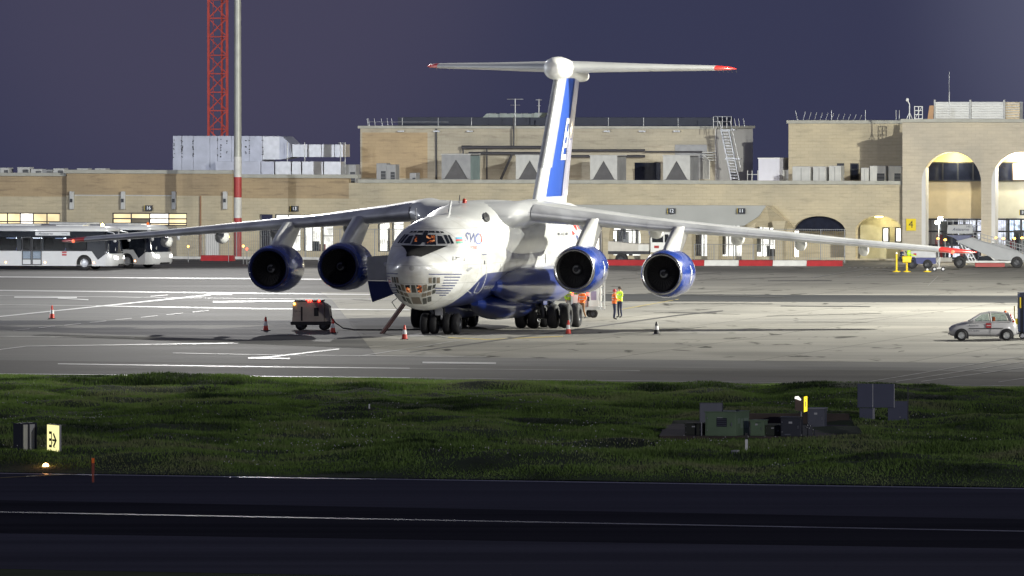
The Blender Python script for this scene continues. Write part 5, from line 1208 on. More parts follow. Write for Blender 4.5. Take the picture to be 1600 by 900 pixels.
def fence(px0, py0, px1, py1, h, step, lb, bars=True):
    a, b = G(px0, py0), G(px1, py1); d = b - a; L = d.length; t_ = thing('mesh_fence', a, math.atan2(d.y, d.x), lb, 'fence', 'airside fences'); n = int(L / step)
    for k in range(n + 1): m_ = MB(); m_.tube((k * L / n, 0, 0), (k * L / n, 0, h), .035, n=6); m_.build('fence_post', M['grey'], t_)
    m_ = MB(); [m_.tube((0, 0, z), (L, 0, z), .02, n=5) for z in (h - .03, .15)]; m_.build('fence_rail', M['grey'], t_)
    m_ = MB(); k = 0
    while k * .16 < L: m_.box(k * .16, k * .16 + .018, -.01, .01, .15, h if bars else h * .6); k += 1
    tag(m_.build('fence_wires', M['grey'], t_), kind='stuff')
fence(262, 404, 640, 406, 2.3, 2.4, 'wire fence before the lit shop windows on the left')
fence(1085, 411, 1208, 411.5, 1.4, 1.2, 'low barred railing behind the white barrier lengths'); fence(1208, 411, 1320, 411.5, 2.5, 1.5, 'tall wire fence before the dark arch'); fence(1410, 405, 1620, 406, 3.0, 1.5, 'tall wire fence in front of the arched block')
# ================================================================== VEHICLES
def wheel_at(parent, x, y, r, w, axis='y', hub='alu', name='wheel'):
    m_ = MB(); W2 = w / 2
    m_.lathe([(r * .6, -W2), (r * .9, -W2), (r, -W2 * .7), (r, W2 * .7), (r * .9, W2), (r * .6, W2)], (0, 0, 0), axis, 24, 0)
    o = m_.build(name, M['rubber'], parent); o.location = (x, y, r)
    m_ = MB(); s = -1 if y < 0 else 1
    for q in (-1, 1): m_.lathe([(r * .6, q * W2 * .95), (r * .52, q * W2 * .6), (r * .22, q * W2 * .75), (.001, q * W2 * .8)], (0, 0, 0), axis, 16, 0)
    for k in range(7):
        a = 2 * math.pi * k / 7; c, d = math.cos(a), math.sin(a)
        for q in (-1, 1):
            e = lambda rr: ((rr * c, q * W2 * .86, rr * d) if axis == 'y' else (q * W2 * .86, rr * c, rr * d)); m_.bar(e(r * .15), e(r * .56), r * .14, .02)
    h = m_.build('hub', M[hub], o); return o
def lamp_box(mb, x0, x1, y0, y1, z0, z1): mb.box(x0, x1, y0, y1, z0, z1)

# --- apron bus: x forwards, y to its left, side facing the camera is -y
bus_white = pm('bus_white', (.52, .53, .55), .3, var=.04, coat=.5)
bus_glass = glass('bus_glass', (.17, .19, .23), .95); seat_m = pm('bus_seats', (.1, .12, .3), .8)
cabin_lit = em('bus_cabin_lamp', (.85, .92, 1), 14)
def make_bus(lit=True):
    t_ = thing('apron_bus', (0, 0, 0)); L, Wd = 13.6, 1.45
    m_ = MB()   # skirt with wheel arches, built as boxes either side of the arches
    arch = [(-2.9, -1.75), (-10.8, -9.6)]; xs = [-L, -10.8, -9.6, -2.9, -1.75, -.9]
    for a, b in ((-L, -10.8), (-9.6, -2.9), (-1.75, -.75)): m_.box(a, b, -Wd, Wd, .28, 1.32)
    for a, b in arch:
        c, r = (a + b) / 2, (b - a) / 2; P = [(c - r * math.cos(math.pi * k / 10), .5 + r * math.sin(math.pi * k / 10)) for k in range(11)]
        for p, q in zip(P[:-1], P[1:]): m_.prism([p, q, (q[0], 1.32), (p[0], 1.32)], -Wd, Wd, 'xz')
    m_.build('body', bus_white, t_)
    # nose: bulging front
    def fr(z, d, w, n=9): return [(-.75 + (d + .75) * math.sin(math.pi * k / (n - 1)) ** .55, w * -math.cos(math.pi * k / (n - 1)), z) for k in range(n)]
    m_ = MB(); m_.loft([fr(.28, -.12, 1.40), fr(.45, .02, 1.45), fr(.9, .0, 1.45), fr(1.15, -.06, 1.45)], closed=False, cap=False); m_.add(fr(1.15, -.06, 1.45), [tuple(range(9))]); m_.build('front_bumper', bus_white, t_)
    m_ = MB(); m_.loft([fr(1.16, -.08, 1.44), fr(1.9, -.22, 1.43), fr(2.5, -.42, 1.40), fr(2.72, -.55, 1.38)], closed=False, cap=False); ws = m_.build('windscreen', M['glass_dark'], t_)
    m_ = MB(); m_.add([(-.16 - .1 * k, -.9 + .5 * k, 1.3 + .02) for k in range(2)] + [(-.28, -.5, 1.9), (-.26, -.85, 1.5)], [(0, 1, 2, 3)]); m_.build('dashboard_papers', M['lgrey'], ws, fix=False)
    m_ = MB(); m_.loft([[(x, y, z) for (x, y) in ((-L, -w), (-.75 - e, -w), (-.45 - e, -w * .7), (-.38 - e, 0), (-.45 - e, w * .7), (-.75 - e, w), (-L, w))] for z, w, e in ((2.72, 1.45, 0), (2.86, 1.45, -.05), (3.02, 1.36, .2), (3.08, 1.1, .6))]); m_.build('roof', bus_white, t_)
    m_ = MB(); m_.box(-9.5, -6.2, -.8, .8, 3.06, 3.2); m_.box(-4.6, -2.6, -.8, .8, 3.06, 3.16); m_.build('roof_unit', M['lgrey'], t_, bevel=.03)
    m_ = MB(); m_.box(-L, -.8, -Wd - .004, -Wd + .03, 2.32, 2.715); m_.box(-L, -.8, Wd - .03, Wd + .004, 2.32, 2.715); m_.build('upper_band', M['glass_dark'], t_)
    m_ = MB(); m_.box(-L, -.8, -Wd + .05, Wd - .05, .32, .36); m_.build('floor', M['grey'], t_)
    m_ = MB(); m_.box(-L, -L + .05, -Wd, Wd, 1.32, 2.72); m_.build('rear_panel', bus_white, t_)
    m_ = MB(); m_.add([(-.77, -Wd - .003, 1.1), (-2.05, -Wd - .003, 1.32), (-2.05, -Wd - .003, 2.3), (-.78, -Wd - .003, 2.3), (-.62, -1.38, 1.9), (-.62, -1.38, .98), (-1.3, -Wd - .003, .72), (-1.75, -Wd - .003, 1.32)], [(0, 6, 7, 1, 2, 3), (0, 3, 4, 5)]); m_.build('driver_window', M['glass_dark'], t_, fix=False)
    # windows and doors on both sides
    wins = [(-5.3, -3.75), (-3.7, -2.1), (-9.0, -7.3), (-13.4, -11.4)]; doors = [(-6.9, -5.45), (-11.2, -9.3)]
    for sy in (-1, 1):
        for a, b in wins:
            m_ = MB(); m_.box(a + .04, b - .04, sy * Wd - .015, sy * Wd + .015, 1.34, 2.31); m_.build('window', bus_glass, t_)
        for a, b in [(-5.42, -5.3), (-3.75, -3.7), (-7.3, -6.95), (-9.3, -9.0), (-2.1, -2.0), (-11.4, -11.2)]: m_ = MB(); m_.box(a, b, sy * Wd - .02, sy * Wd + .008, 1.322, 2.318); m_.build('pillar', M['glass_dark'], t_)
        for a, b in doors:
            c = (a + b) / 2
            for p, q in ((a, c - .02), (c + .02, b)):
                m_ = MB(); y = sy * (Wd + .012); e = .06
                m_.box(p, p + e, y - .015, y + .015, .33, 2.3); m_.box(q - e, q, y - .015, y + .015, .33, 2.3)
                for z0 in (.33, .72, 1.3, 2.24): m_.box(p + e, q - e, y - .015, y + .015, z0, z0 + e)
                d_ = m_.build('door', M['black'], t_); m_ = MB(); m_.box(p + e, q - e, y - .006, y + .006, .39, .715); m_.build('door_kick_panel', bus_white, d_)
                m_ = MB(); m_.box(p + e, q - e, y - .004, y + .004, .785, 1.295); m_.build('door_lower_glass', glass('door_glass', (.75, .8, .85), .9) if 'dg' not in M else M['dg'], d_); m_ = MB(); m_.box(p + e, q - e, y - .004, y + .004, 1.365, 2.235); m_.build('door_glass', bus_glass, d_)
    m_ = MB()
    for x in (-12.4, -10.2, -8.1, -6.2, -4.5, -2.9): m_.box(x - .4, x + .4, -.06, .06, 2.18, 2.22)
    m_.build('ceiling_lamp', cabin_lit, t_)
    m_ = MB()
    for x in (-8.2, -6.6, -5.0, -3.4, -9.8, -12): m_.tube((x, -.5, .36), (x, -.5, 2.6), .025, n=6); m_.tube((x + .5, .5, .36), (x + .5, .5, 2.6), .025, n=6)
    tag(m_.build('grab_poles', M['lgrey'], t_), kind='stuff')
    for x in (-8.2, -4.4, -3.2, -12.8): m_ = MB(); m_.box(x, x + .45, .6, 1.3, .36, .85); m_.box(x, x + .1, .6, 1.3, .85, 1.5); m_.build('seat', seat_m, t_, bevel=.03)
    for x in (-2.32, -10.2):
        for y in (-1.24, 1.24): wheel_at(t_, x, y, .5, .3)
    for y in (-1, 1):
        m_ = MB(); m_.add([(-.16, y * 1.12, .78), (.0, y * .72, .76), (-.02, y * .72, .92), (-.2, y * 1.15, 1.0)], [(0, 1, 2, 3)]); m_.build('headlight', M['l_white'] if lit else M['lgrey'], t_, fix=False)
        m_ = MB(); m_.tube((-.6, y * 1.35, 2.7), (-.1, y * 1.62, 2.62), .04); m_.tube((-.1, y * 1.62, 2.62), (.02, y * 1.66, 2.5), .04); m_.lathe([(.001, 0), (.12, .05), (.14, .3), (.1, .55), (.001, .6)], (.02, y * 1.66, 1.95), 'z', 10); m_.build('mirror', bus_white, t_)
    for x in (-1.6, -5.2, -8.1, -11.3): m_ = MB(); m_.lathe([(.001, 0), (.05, .01), (.05, .03), (.001, .035)], (x, -Wd - .04, .52), 'y', 10); m_.build('side_marker_lamp', em('marker_amber', (1, .45, .15), 26) if 'mk' not in M else M['mk'], t_)
    m_ = MB(); m_.box(-.9, .05, -.5, .5, .3, .42); m_.build('grille', M['black'], t_)
    m_ = MB(); m_.lathe([(.001, 0), (.1, .01), (.1, .14), (.05, .2), (.001, .21)], (-1.35, -.2, 3.06), 'z', 12); m_.build('roof_beacon', em('beacon_amber', (1, .75, .15), 60) if lit else M['l_amber'], t_)
    return t_
M['dg'] = glass('door_glass', (.75, .8, .85), .9); M['mk'] = em('marker_amber', (1, .45, .15), 14)
bus = make_bus(); g = G(190, 421.5); bus.location = (g.x, g.y, 0); bus.rotation_euler.z = R(-15)
tag(bus, 'white apron bus with a black window band and lit amber beacon, at the left edge', 'bus', 'apron buses')
m_ = MB(); m_.box(-5.9, -3.35, -1.49, -1.456, 2.42, 2.68); bp_ = m_.build('destination_board', bus_white, bus)
m_ = MB(); text_on(m_, 'Aviaserve', .27, lambda x, y: (-5.15 + x, -1.496, 2.55 + y), shear=.3); text_on(m_, 'handling', .12, lambda x, y: (-3.75 + x, -1.496, 2.55 + y)); m_.build('board_lettering', M['navy'], bp_, fix=False)
m_ = MB(); m_.box(-3.95, -3.6, -1.458, -1.452, 1.0, 1.13); m_.box(-3.95, -3.6, -1.458, -1.452, 1.18, 1.3); m_.build('red_logo', M['red'], bus)
b2 = dup(bus, label='white apron bus with large dark side windows, half hidden behind the first bus')
for c in list(b2.children):
    if c.name.startswith(('destination_board', 'red_logo')):
        for d in list(c.children): bpy.data.objects.remove(d)
        bpy.data.objects.remove(c)
for c in b2.children:
    if c.name.startswith('roof_beacon'): c.data = c.data.copy(); c.data.materials[0] = M['orange']
    if c.name.startswith('ceiling_lamp'): c.data = c.data.copy(); c.data.materials[0] = M['lgrey']
g = G(258, 419); b2.location = (g.x, g.y, 0); b2.rotation_euler.z = R(-32)

# --- small hatchback
car = thing('small_car', (0, 0, 0), 0, 'small white five-door hatchback with a red logo, by the right edge', 'car')
cw = pm('car_white', (.52, .52, .53), .3, var=.03, coat=.7); Lc = 3.43
# cross-sections along the length: x, (bottom z, sill half width, belt z, belt half width, top z, top half width)
CS = [(-.02, .34, .50, .48, .56, .62, .45), (.05, .24, .66, .52, .70, .70, .60), (.25, .2, .74, .60, .78, .82, .66), (.7, .2, .79, .78, .80, .93, .70), (.98, .2, .80, .90, .80, 1.0, .70), (2.2, .2, .81, .93, .81, .97, .74), (3.0, .2, .80, .96, .79, 1.0, .72), (3.3, .22, .76, .96, .72, 1.0, .66), (3.42, .3, .66, .75, .64, .82, .56)]
def csec(x, zb, wb, zm, wm, zt, wt):
    h = [(wb * .92, zb), (wb, zb + .1), (wm, zm), (wt, zt)]; return [(x, -w, z) for w, z in h] + [(x, 0, zt + .02)] + [(x, w, z) for w, z in h[::-1]] 
m_ = MB(); m_.loft([csec(*s) for s in CS]); body = m_.build('body', cw, car)
bm = body.modifiers.new('s', 'SUBSURF'); bm.levels = 1; bm.render_levels = 1
# wheel wells: dark arches proud of the skin
for x in (.62, 2.92):
    for s in (-1, 1):
        m_ = MB(); P = [(x + .36 * math.cos(a), .27 + .36 * math.sin(a)) for a in [math.pi * k / 14 for k in range(15)]]; m_.prism(P + [(x - .36, .1), (x + .36, .1)], s * .70, s * .822, 'xz'); m_.build('wheel_arch', M['black'], car)
        o = wheel_at(car, x, s * .77, .28, .17, hub='lgrey')
# glasshouse
roofl = [(.98, .96), (1.28, 1.18), (1.62, 1.37), (2.0, 1.455), (2.5, 1.46), (2.95, 1.40), (3.18, 1.30), (3.36, .98)]
m_ = MB(); rg = []
for (x, z) in roofl:
    t = min(1, max(0, (z - .96) / .5)); wt = .76 - .20 * t; rg.append([(x, -wt, z - .03), (x, -wt * .9, z + .005), (x, 0, z + .03), (x, wt * .9, z + .005), (x, wt, z - .03)])
m_.loft(rg, closed=False, cap=False); m_.build('roof', cw, car)
def wpost(x0, z0, x1, z1, th, s):
    w = lambda z: .785 - .20 * max(0, (z - .93) / .5); return [(x0, s * w(z0), z0), (x1, s * w(z1), z1)]
for s in (-1, 1):
    wy = lambda z, o=0: s * (.79 - .21 * max(0, (z - .93) / .5) + o)
    m_ = MB()
    for (x0, z0, x1, z1, t) in ((.98, .95, 1.62, 1.36, .07), (1.62, 1.36, 2.0, 1.44, .06), (2.0, 1.44, 2.5, 1.45, .06), (2.5, 1.45, 2.95, 1.39, .06), (2.12, .95, 2.06, 1.44, .10), (2.95, 1.39, 3.15, .97, .20), (1.0, .95, 3.1, .98, .06)):
        m_.bar((x0, wy(z0), z0), (x1, wy(z1), z1), .04, t)
    m_.build('window_frame', cw, car)
    for q in ([(1.12, .98), (2.05, .98), (2.0, 1.41), (1.68, 1.35)], [(2.18, .98), (2.98, 1.0), (2.86, 1.36), (2.5, 1.42), (2.12, 1.42)]):
        m_ = MB(); m_.add([(x, wy(z), z) for x, z in q], [tuple(range(len(q)))]); m_.build('side_window', glass('car_glass', (.62, .68, .68), .88) if 'cg' not in M else M['cg'], car, fix=False)
    m_ = MB(); m_.bar((.98, s * .815, .62), (2.75, s * .83, .64), .02, .035); m_.build('rubbing_strip', M['black'], car)
    m_ = MB(); m_.bar((3.28, s * .62, .92), (3.10, s * .62, 1.34), .1, .10); m_.build('tail_light', pm('tail_lens', (.6, .02, .02), .15), car, bevel=.02)
    m_ = MB(); m_.lathe([(.001, 0), (.09, .02), (.05, .16), (.001, .2)], (.3, s * .62, .72), 'x', 12); m_.build('headlight', M['lgrey'], car)
    m_ = MB(); m_.box(1.15, 1.3, s * .9 - .07, s * .9 + .07, .98, 1.1); m_.build('door_mirror', cw, car, bevel=.03)
    for x in (1.98,): m_ = MB(); m_.bar((x + .1, s * .825, .3), (x + .14, s * .80, .95), .012, .012); m_.build('door_gap', M['dark_steel'], car)
M['cg'] = glass('car_glass', (.62, .68, .68), .88)
m_ = MB(); m_.add([(1.02, -.66, .97), (1.02, .66, .97), (1.58, .55, 1.38), (1.58, -.55, 1.38)], [(0, 1, 2, 3)]); m_.build('windscreen', M['cg'], car, fix=False)
m_ = MB(); m_.add([(3.37, -.6, .98), (3.37, .6, .98), (3.17, .52, 1.3), (3.17, -.52, 1.3)], [(0, 1, 2, 3)]); m_.build('rear_window', M['cg'], car, fix=False)
for y in (-.36, .36): m_ = MB(); m_.box(1.85, 2.3, y - .22, y + .22, .5, .75); m_.box(2.2, 2.34, y - .22, y + .22, .7, 1.2); m_.build('seat', M['orange'] if y < 0 else M['navy'], car, bevel=.04)
m_ = MB(); m_.lathe([(.14, -.015), (.16, 0), (.14, .015)], (1.62, -.36, .95), 'x', 16); m_.build('steering_wheel', M['black'], car)
m_ = MB(); m_.box(1.86, 2.14, -.832, -.822, .66, .9); m_.build('red_logo', M['red'], car)
m_ = MB(); m_.box(1.9, 2.1, -.836, -.833, .76, .80); m_.build('logo_bar', cw, car)
m_ = MB(); text_on(m_, 'Aviaserve', .13, lambda x, y: (1.22 + x, -.828, .78 + y), shear=.3); text_on(m_, 'load  handling', .10, lambda x, y: (1.25 + x, -.832, .52 + y)); m_.build('door_lettering', M['navy'], car, fix=False)
m_ = MB(); m_.lathe([(.06, 0), (.06, .07), (.03, .1), (.001, .11)], (2.86, -.2, 1.43), 'z', 10); m_.build('roof_beacon', M['orange'], car)
m_ = MB(); m_.box(-.05, .02, -.3, .3, .3, .42); m_.build('number_plate', M['white'], car)
m_ = MB(); m_.box(3.40, 3.5, -.5, .5, .36, .6); m_.build('rear_bumper', cw, car, bevel=.05)
g = G(1484.5, 532.5); car.location = (g.x, g.y + .8, 0); car.rotation_euler.z = R(-2)
# --- dark container dolly at the right edge
g = G(1592, 530); dl = thing('cargo_container', (g.x, g.y, 0), 0, 'tall dark blue cargo container on a low dolly, cut by the right edge', 'container')
m_ = MB(); m_.box(.05, 2.2, 0, 2.2, .35, 2.38); m_.build('container_shell', pm('container_navy', (.02, .025, .05), .5), dl, bevel=.02)
m_ = MB(); m_.bar((.02, .02, .4), (.02, .02, 2.3), .1); m_.bar((.25, -.02, .36), (.25, -.02, 2.2), .03, .12); m_.build('corner_post', pm('post_blue', (.03, .05, .12), .4), dl)
m_ = MB(); m_.bar((.08, -.06, 1.6), (.08, -.06, 2.15), .07); m_.build('yellow_reflector', M['yellow'], dl); m_ = MB(); m_.bar((-.22, .1, .2), (-.22, .1, 1.7), .05); m_.bar((-.22, .1, .9), (.02, .1, .9), .2, .3); m_.build('tow_bar_rack', M['yellow'], dl)
m_ = MB(); m_.box(-.3, 2.4, .1, 2.1, .25, .345); m_.build('dolly_deck', M['grey'], dl)
for x in (.2, 1.9): wheel_at(dl, x, .1, .18, .12)

# --- ground power unit with red lamps
g = G(454, 516); gp = thing('ground_power_unit', (g.x, g.y, 0), R(-4), 'tan wheeled ground power unit with red lamps, under the picture-left engines', 'power unit')
tan = pm('gpu_tan', (.56, .49, .40), .5, var=.15); 
m_ = MB(); m_.prism([(.08, .45), (1.78, .45), (1.78, 1.38), (1.60, 1.52), (.22, 1.52), (.12, 1.38)], 0, 1.6, 'xz'); m_.build('housing', tan, gp, bevel=.03)
m_ = MB(); m_.box(0, 2.15, -.05, 1.65, .28, .46); m_.build('chassis', M['black'], gp, bevel=.02)
m_ = MB(); m_.prism([(1.80, .46), (2.12, .5), (2.02, 1.25), (1.80, 1.42)], .1, 1.5, 'xz'); m_.build('end_cowl', tan, gp)
m_ = MB(); m_.box(.55, .64, -.02, -.003, .5, 1.25); m_.build('door_gap', M['black'], gp); m_ = MB(); m_.box(1.25, 1.5, -.03, -.003, .75, 1.2); m_.build('louvre_panel', M['black'], gp)
m_ = MB(); text_on(m_, 'GPU 4', .12, lambda x, y: (.36 + x, -.006, 1.0 + y)); m_.build('unit_lettering', M['black'], gp, fix=False)
m_ = MB(); m_.box(.2, 1.7, .1, 1.4, 1.523, 1.6); m_.build('roof_tray', M['black'], gp)
for x in (.5, 1.75):
    for y in (.1, 1.5): wheel_at(gp, x, y, .24, .2, hub='dark_steel')
for x, y in ((.95, 0), (1.08, 0), (1.52, 0), (.8, .3)): m_ = MB(); m_.lathe([(.05, 0), (.05, .06), (.001, .09)], (x, y, 1.53), 'z', 8); m_.build('red_lamp', M['l_red'], gp)
m_ = MB(); m_.lathe([(.06, 0), (.05, -.04), (.001, -.05)], (.2, -.005, 1.4), 'y', 10); m_.build('amber_lamp', M['l_amber'], gp)
# cable to the nose gear
cu = [(2.1, .5, .75), (2.35, .3, .4), (2.8, 0, .12), (3.4, -.3, .04), (4.5, -.4, .04), (5.6, -.2, .04), (6.3, .0, .04), (6.9, .6, .05)]
m_ = MB(); [m_.tube(a, b, .035, n=6, cap=False) for a, b in zip(cu[:-1], cu[1:])]; cb_ = m_.build('power_cable', M['rubber']); cb_.location = gp.location; cb_.rotation_euler = gp.rotation_euler; tag(cb_, 'black cable lying on the apron from the power unit to the nose wheels', 'cable')
# --- crew ladder
a, b = G(596.5, 521.5), AT(640, 463, 497); ld_ = thing('crew_ladder', a, 0, 'dark red ladder leaning up to the open crew door', 'ladder'); d = b - a
side = Vector((.0, 1, 0)) * .0 + d.cross(Vector((1, .15, 0))).normalized() * .22; side = Vector((.12, .42, 0)) * .5
m_ = MB(); m_.bar(-side, d - side, .08, .12); m_.bar(side, d + side, .08, .12); m_.build('stile', pm('ladder_red', (.12, .03, .02), .5), ld_)
for k in range(1, 9): m_ = MB(); p = d * (k / 9); m_.tube(p - side, p + side, .03); m_.build('rung', M['dark_steel'], ld_)
m_ = MB(); q = d * .62; e = d * .95; m_.tube(q + Vector((-.1, 0, .05)), q + Vector((-.38, 0, .45)), .02); m_.tube(q + Vector((-.38, 0, .45)), e + Vector((-.25, 0, .25)), .02); m_.build('handrail', M['grey'], ld_)

# --- traffic cones
coned = pm('cone_red', (.62, .05, .03), .5, var=.1); conew = pm('cone_white', (.8, .8, .8), .4, var=.05)
def make_cone(colr, parent_label):
    c_ = thing('traffic_cone', (0, 0, 0)); m_ = MB(); m_.lathe([(.15, .04), (.115, .28)], n=16); m_.build('cone_skirt', colr, c_); m_ = MB(); m_.lathe([(.085, .5), (.04, .74), (.001, .75)], n=16); m_.build('cone_top', colr, c_)
    m_ = MB(); m_.lathe([(.1155, .28), (.0855, .50)], n=16); m_.build('white_band', conew, c_); m_ = MB(); m_.box(-.2, .2, -.2, .2, 0, .04); m_.build('base', M['black'], c_, bevel=.01); return c_
cone = make_cone(coned, ''); bc_ = make_cone(M['black'], '')
for c in bc_.children: c.scale = (1, 1, .9)
CL = [(81, 498, 'red and white traffic cone far out to the left on the apron'), (415, 517, 'red and white traffic cone left of the ground power unit'), (520, 520.5, 'red and white traffic cone touching the power unit cable'), (632, 530.5, 'red and white traffic cone in front of the nose gear'), (888, 522.5, 'red and white traffic cone in front of the main wheels')]
for i, (x, y, lb) in enumerate(CL):
    c_ = cone if i == 0 else dup(cone); c_.location = G(x, y); tag(c_, lb, 'cone', 'traffic cones round the aircraft'); c_.rotation_euler.z = i * .5
bc_.location = G(1026, 522.5); tag(bc_, 'black and white traffic cone below the outer picture-right engine', 'cone', 'traffic cones round the aircraft')

# --- white lavatory/service truck behind the main wheels
g = G(893, 497); sv = thing('loader_vehicle', (g.x, g.y, 0), R(6), 'white service loader behind the main wheels with a tall frame', 'loader')
m_ = MB(); m_.box(0, 1.8, 0, 1.9, .45, .62); m_.build('chassis', M['lgrey'], sv); m_ = MB(); m_.box(.95, 1.55, 0, 1.8, .625, 1.85); m_.build('cabinet', M['white'], sv, bevel=.03)
m_ = MB(); m_.box(.1, .93, .3, 1.8, .625, 1.3); m_.build('engine_box', M['white'], sv, bevel=.03)
for x in (1.62, 1.86): m_ = MB(); m_.bar((x, 0, .5), (x, 0, 2.15), .07); m_.bar((x, 1.5, .5), (x, 1.5, 2.15), .07); m_.bar((x, 0, 2.1), (x, 1.5, 2.1), .07); m_.build('lift_frame', M['white'], sv)
for z in (.9, 1.3, 1.7, 2.05): m_ = MB(); m_.bar((1.62, 0, z), (1.86, 0, z), .05); m_.build('frame_rung', M['grey'], sv)
m_ = MB(); m_.box(1.1, 1.4, -.02, -.002, 1.0, 1.5); m_.build('purple_notice', pm('notice_purple', (.35, .3, .45), .6), sv); m_ = MB(); m_.box(.9, 1.0, -.03, -.002, .95, 1.2); m_.build('vent', M['black'], sv)
for x in (.2, 1.25): wheel_at(sv, x, .1, .24, .2, hub='dark_steel'); wheel_at(sv, x, 1.7, .24, .2, hub='dark_steel')
for x in (.05, 1.0 - .12): m_ = MB(); m_.lathe([(.07, 0), (.06, -.03), (.001, -.04)], (x, -.01, 1.35), 'y', 10); m_.build('tail_lamp', M['l_red'], sv)

# --- flatbed service truck by the barriers
g = G(950, 413.5); tk = thing('service_truck', (g.x, g.y, 0), R(-3), 'pale service truck with a square white cab between the picture-right engines', 'truck')
m_ = MB(); m_.box(0, 3.0, 0, 2.1, .75, .98); m_.build('chassis', M['dark_steel'], tk); m_ = MB(); m_.prism([(0, .98), (3.0, .98), (3.0, 1.5), (1.9, 1.52), (.1, 1.7), (0, 1.65)], 0, 2.1, 'xz'); m_.build('bed', pm('truck_beige', (.5, .48, .44), .5, var=.1), tk, bevel=.03)
m_ = MB(); m_.box(2.2, 2.95, -.02, -.002, 1.0, 1.45); m_.build('locker_door', M['dirty_white'], tk)
m_ = MB(); m_.box(3.08, 4.5, -.02, 2.1, .9, 1.62); m_.box(3.08, 4.5, -.02, 2.1, 2.2, 2.35); m_.box(3.08, 3.2, -.02, 2.1, 1.62, 2.2); m_.box(4.38, 4.5, -.02, .1, 1.62, 2.2); m_.box(4.0, 4.1, -.02, .08, 1.62, 2.2); m_.box(3.2, 4.38, 2.0, 2.1, 1.62, 2.2); m_.build('cab', M['white'], tk, bevel=.02)
m_ = MB(); m_.box(3.2, 4.0, .01, .03, 1.62, 2.2); m_.box(4.1, 4.38, .01, .03, 1.62, 2.2); m_.build('cab_window', M['glass_dark'], tk); m_ = MB(); m_.box(3.35, 3.7, -.035, -.022, 1.2, 1.38); m_.build('red_logo', M['red'], tk)
for x in (.95, 3.9):
    for y in (.1, 2.0): wheel_at(tk, x, y, .42, .28, hub='dark_steel')
for k, (a_, b_) in enumerate(((3.0, 3.06),)): m_ = MB(); m_.box(a_, b_, .2, 2.0, .98, 2.0); m_.build('bulkhead', M['grey'], tk)

# --- baggage tractor right of the arch
g = G(1424, 420); tg = thing('baggage_tractor', (g.x, g.y, 0), R(-4), 'pale grey airport tractor with a dark blue skirt beside the yellow stands', 'tractor')
m_ = MB(); m_.prism([(0, .8), (0, 1.25), (1.3, 1.25), (1.7, 1.2), (1.75, .8)], 0, 1.5, 'xz'); m_.build('body', pm('tractor_grey', (.45, .46, .48), .45), tg, bevel=.03); m_ = MB(); m_.box(.02, 1.72, .02, 1.48, .35, .797); m_.build('skirt', pm('tractor_blue', (.05, .06, .18), .45), tg)
m_ = MB(); m_.box(.15, .36, -.012, -.002, .92, 1.1); m_.build('red_logo', M['red'], tg)
for x in (.05, 1.15): wheel_at(tg, x, .05, .33, .22, hub='dark_steel'); wheel_at(tg, x, 1.4, .33, .22, hub='dark_steel')
m_ = MB(); m_.box(-1.0, -.02, .2, 1.4, .5, .7); m_.box(-.9, -.5, .4, 1.2, .7, .85); m_.tube((-.2, .7, .9), (-.45, .7, 1.25), .03); m_.build('driver_seat', M['black'], tg)
m_ = MB(); m_.lathe([(.001, 0), (.1, .02), (.1, .2), (.001, .25)], (1.5, .2, 1.22), 'z', 10); m_.build('red_lamp', pm('red_lens', (.6, .05, .05), .2), tg)
def stand(px, py, h, lb, heavy):
    s_ = thing('yellow_stand', G(px, py), 0, lb, 'stand', 'yellow stands in front of the tractor'); m_ = MB(); m_.lathe([(.28, 0), (.28, .05), (.1, .09), (.07, .12)], n=14); m_.build('foot', M['yellow'], s_); m_ = MB(); m_.lathe([(.07, .12), (.07, h)], n=10); m_.build('post', M['yellow'], s_)
    if heavy: m_ = MB(); m_.box(-.3, .3, -.15, .15, h - .45, h - .02); m_.build('winch_box', M['yellow'], s_, bevel=.05); m_ = MB(); m_.lathe([(.001, -.35), (.12, -.33), (.12, .33), (.001, .35)], (0, 0, h - .1), 'x', 10); m_.build('drum', M['yellow'], s_)
    else: m_ = MB(); m_.lathe([(.07, h), (.1, h + .05), (.001, h + .15)], n=10); m_.build('cap', M['white'], s_)
stand(1401, 425, 1.25, 'thin yellow post stand with a white top, left of the tractor', False); stand(1417, 425, 1.1, 'yellow stand with a winch drum in front of the tractor', True)
stand(1449, 425, .12, 'yellow foot plate with no post, right of the other stands', False)
g = G(1467, 424); tb = thing('tow_bar', (g.x, g.y, 0), 0, 'small wheeled tow bar standing right of the tractor', 'tow bar')
m_ = MB(); m_.bar((-.3, 0, .2), (.35, .1, .25), .08); m_.bar((0, 0, .2), (.1, 0, 1.0), .05); m_.bar((.1, 0, 1.0), (-.2, 0, .5), .04); m_.build('bar', M['lgrey'], tb); wheel_at(tb, -.3, 0, .16, .1); wheel_at(tb, .3, 0, .16, .1)

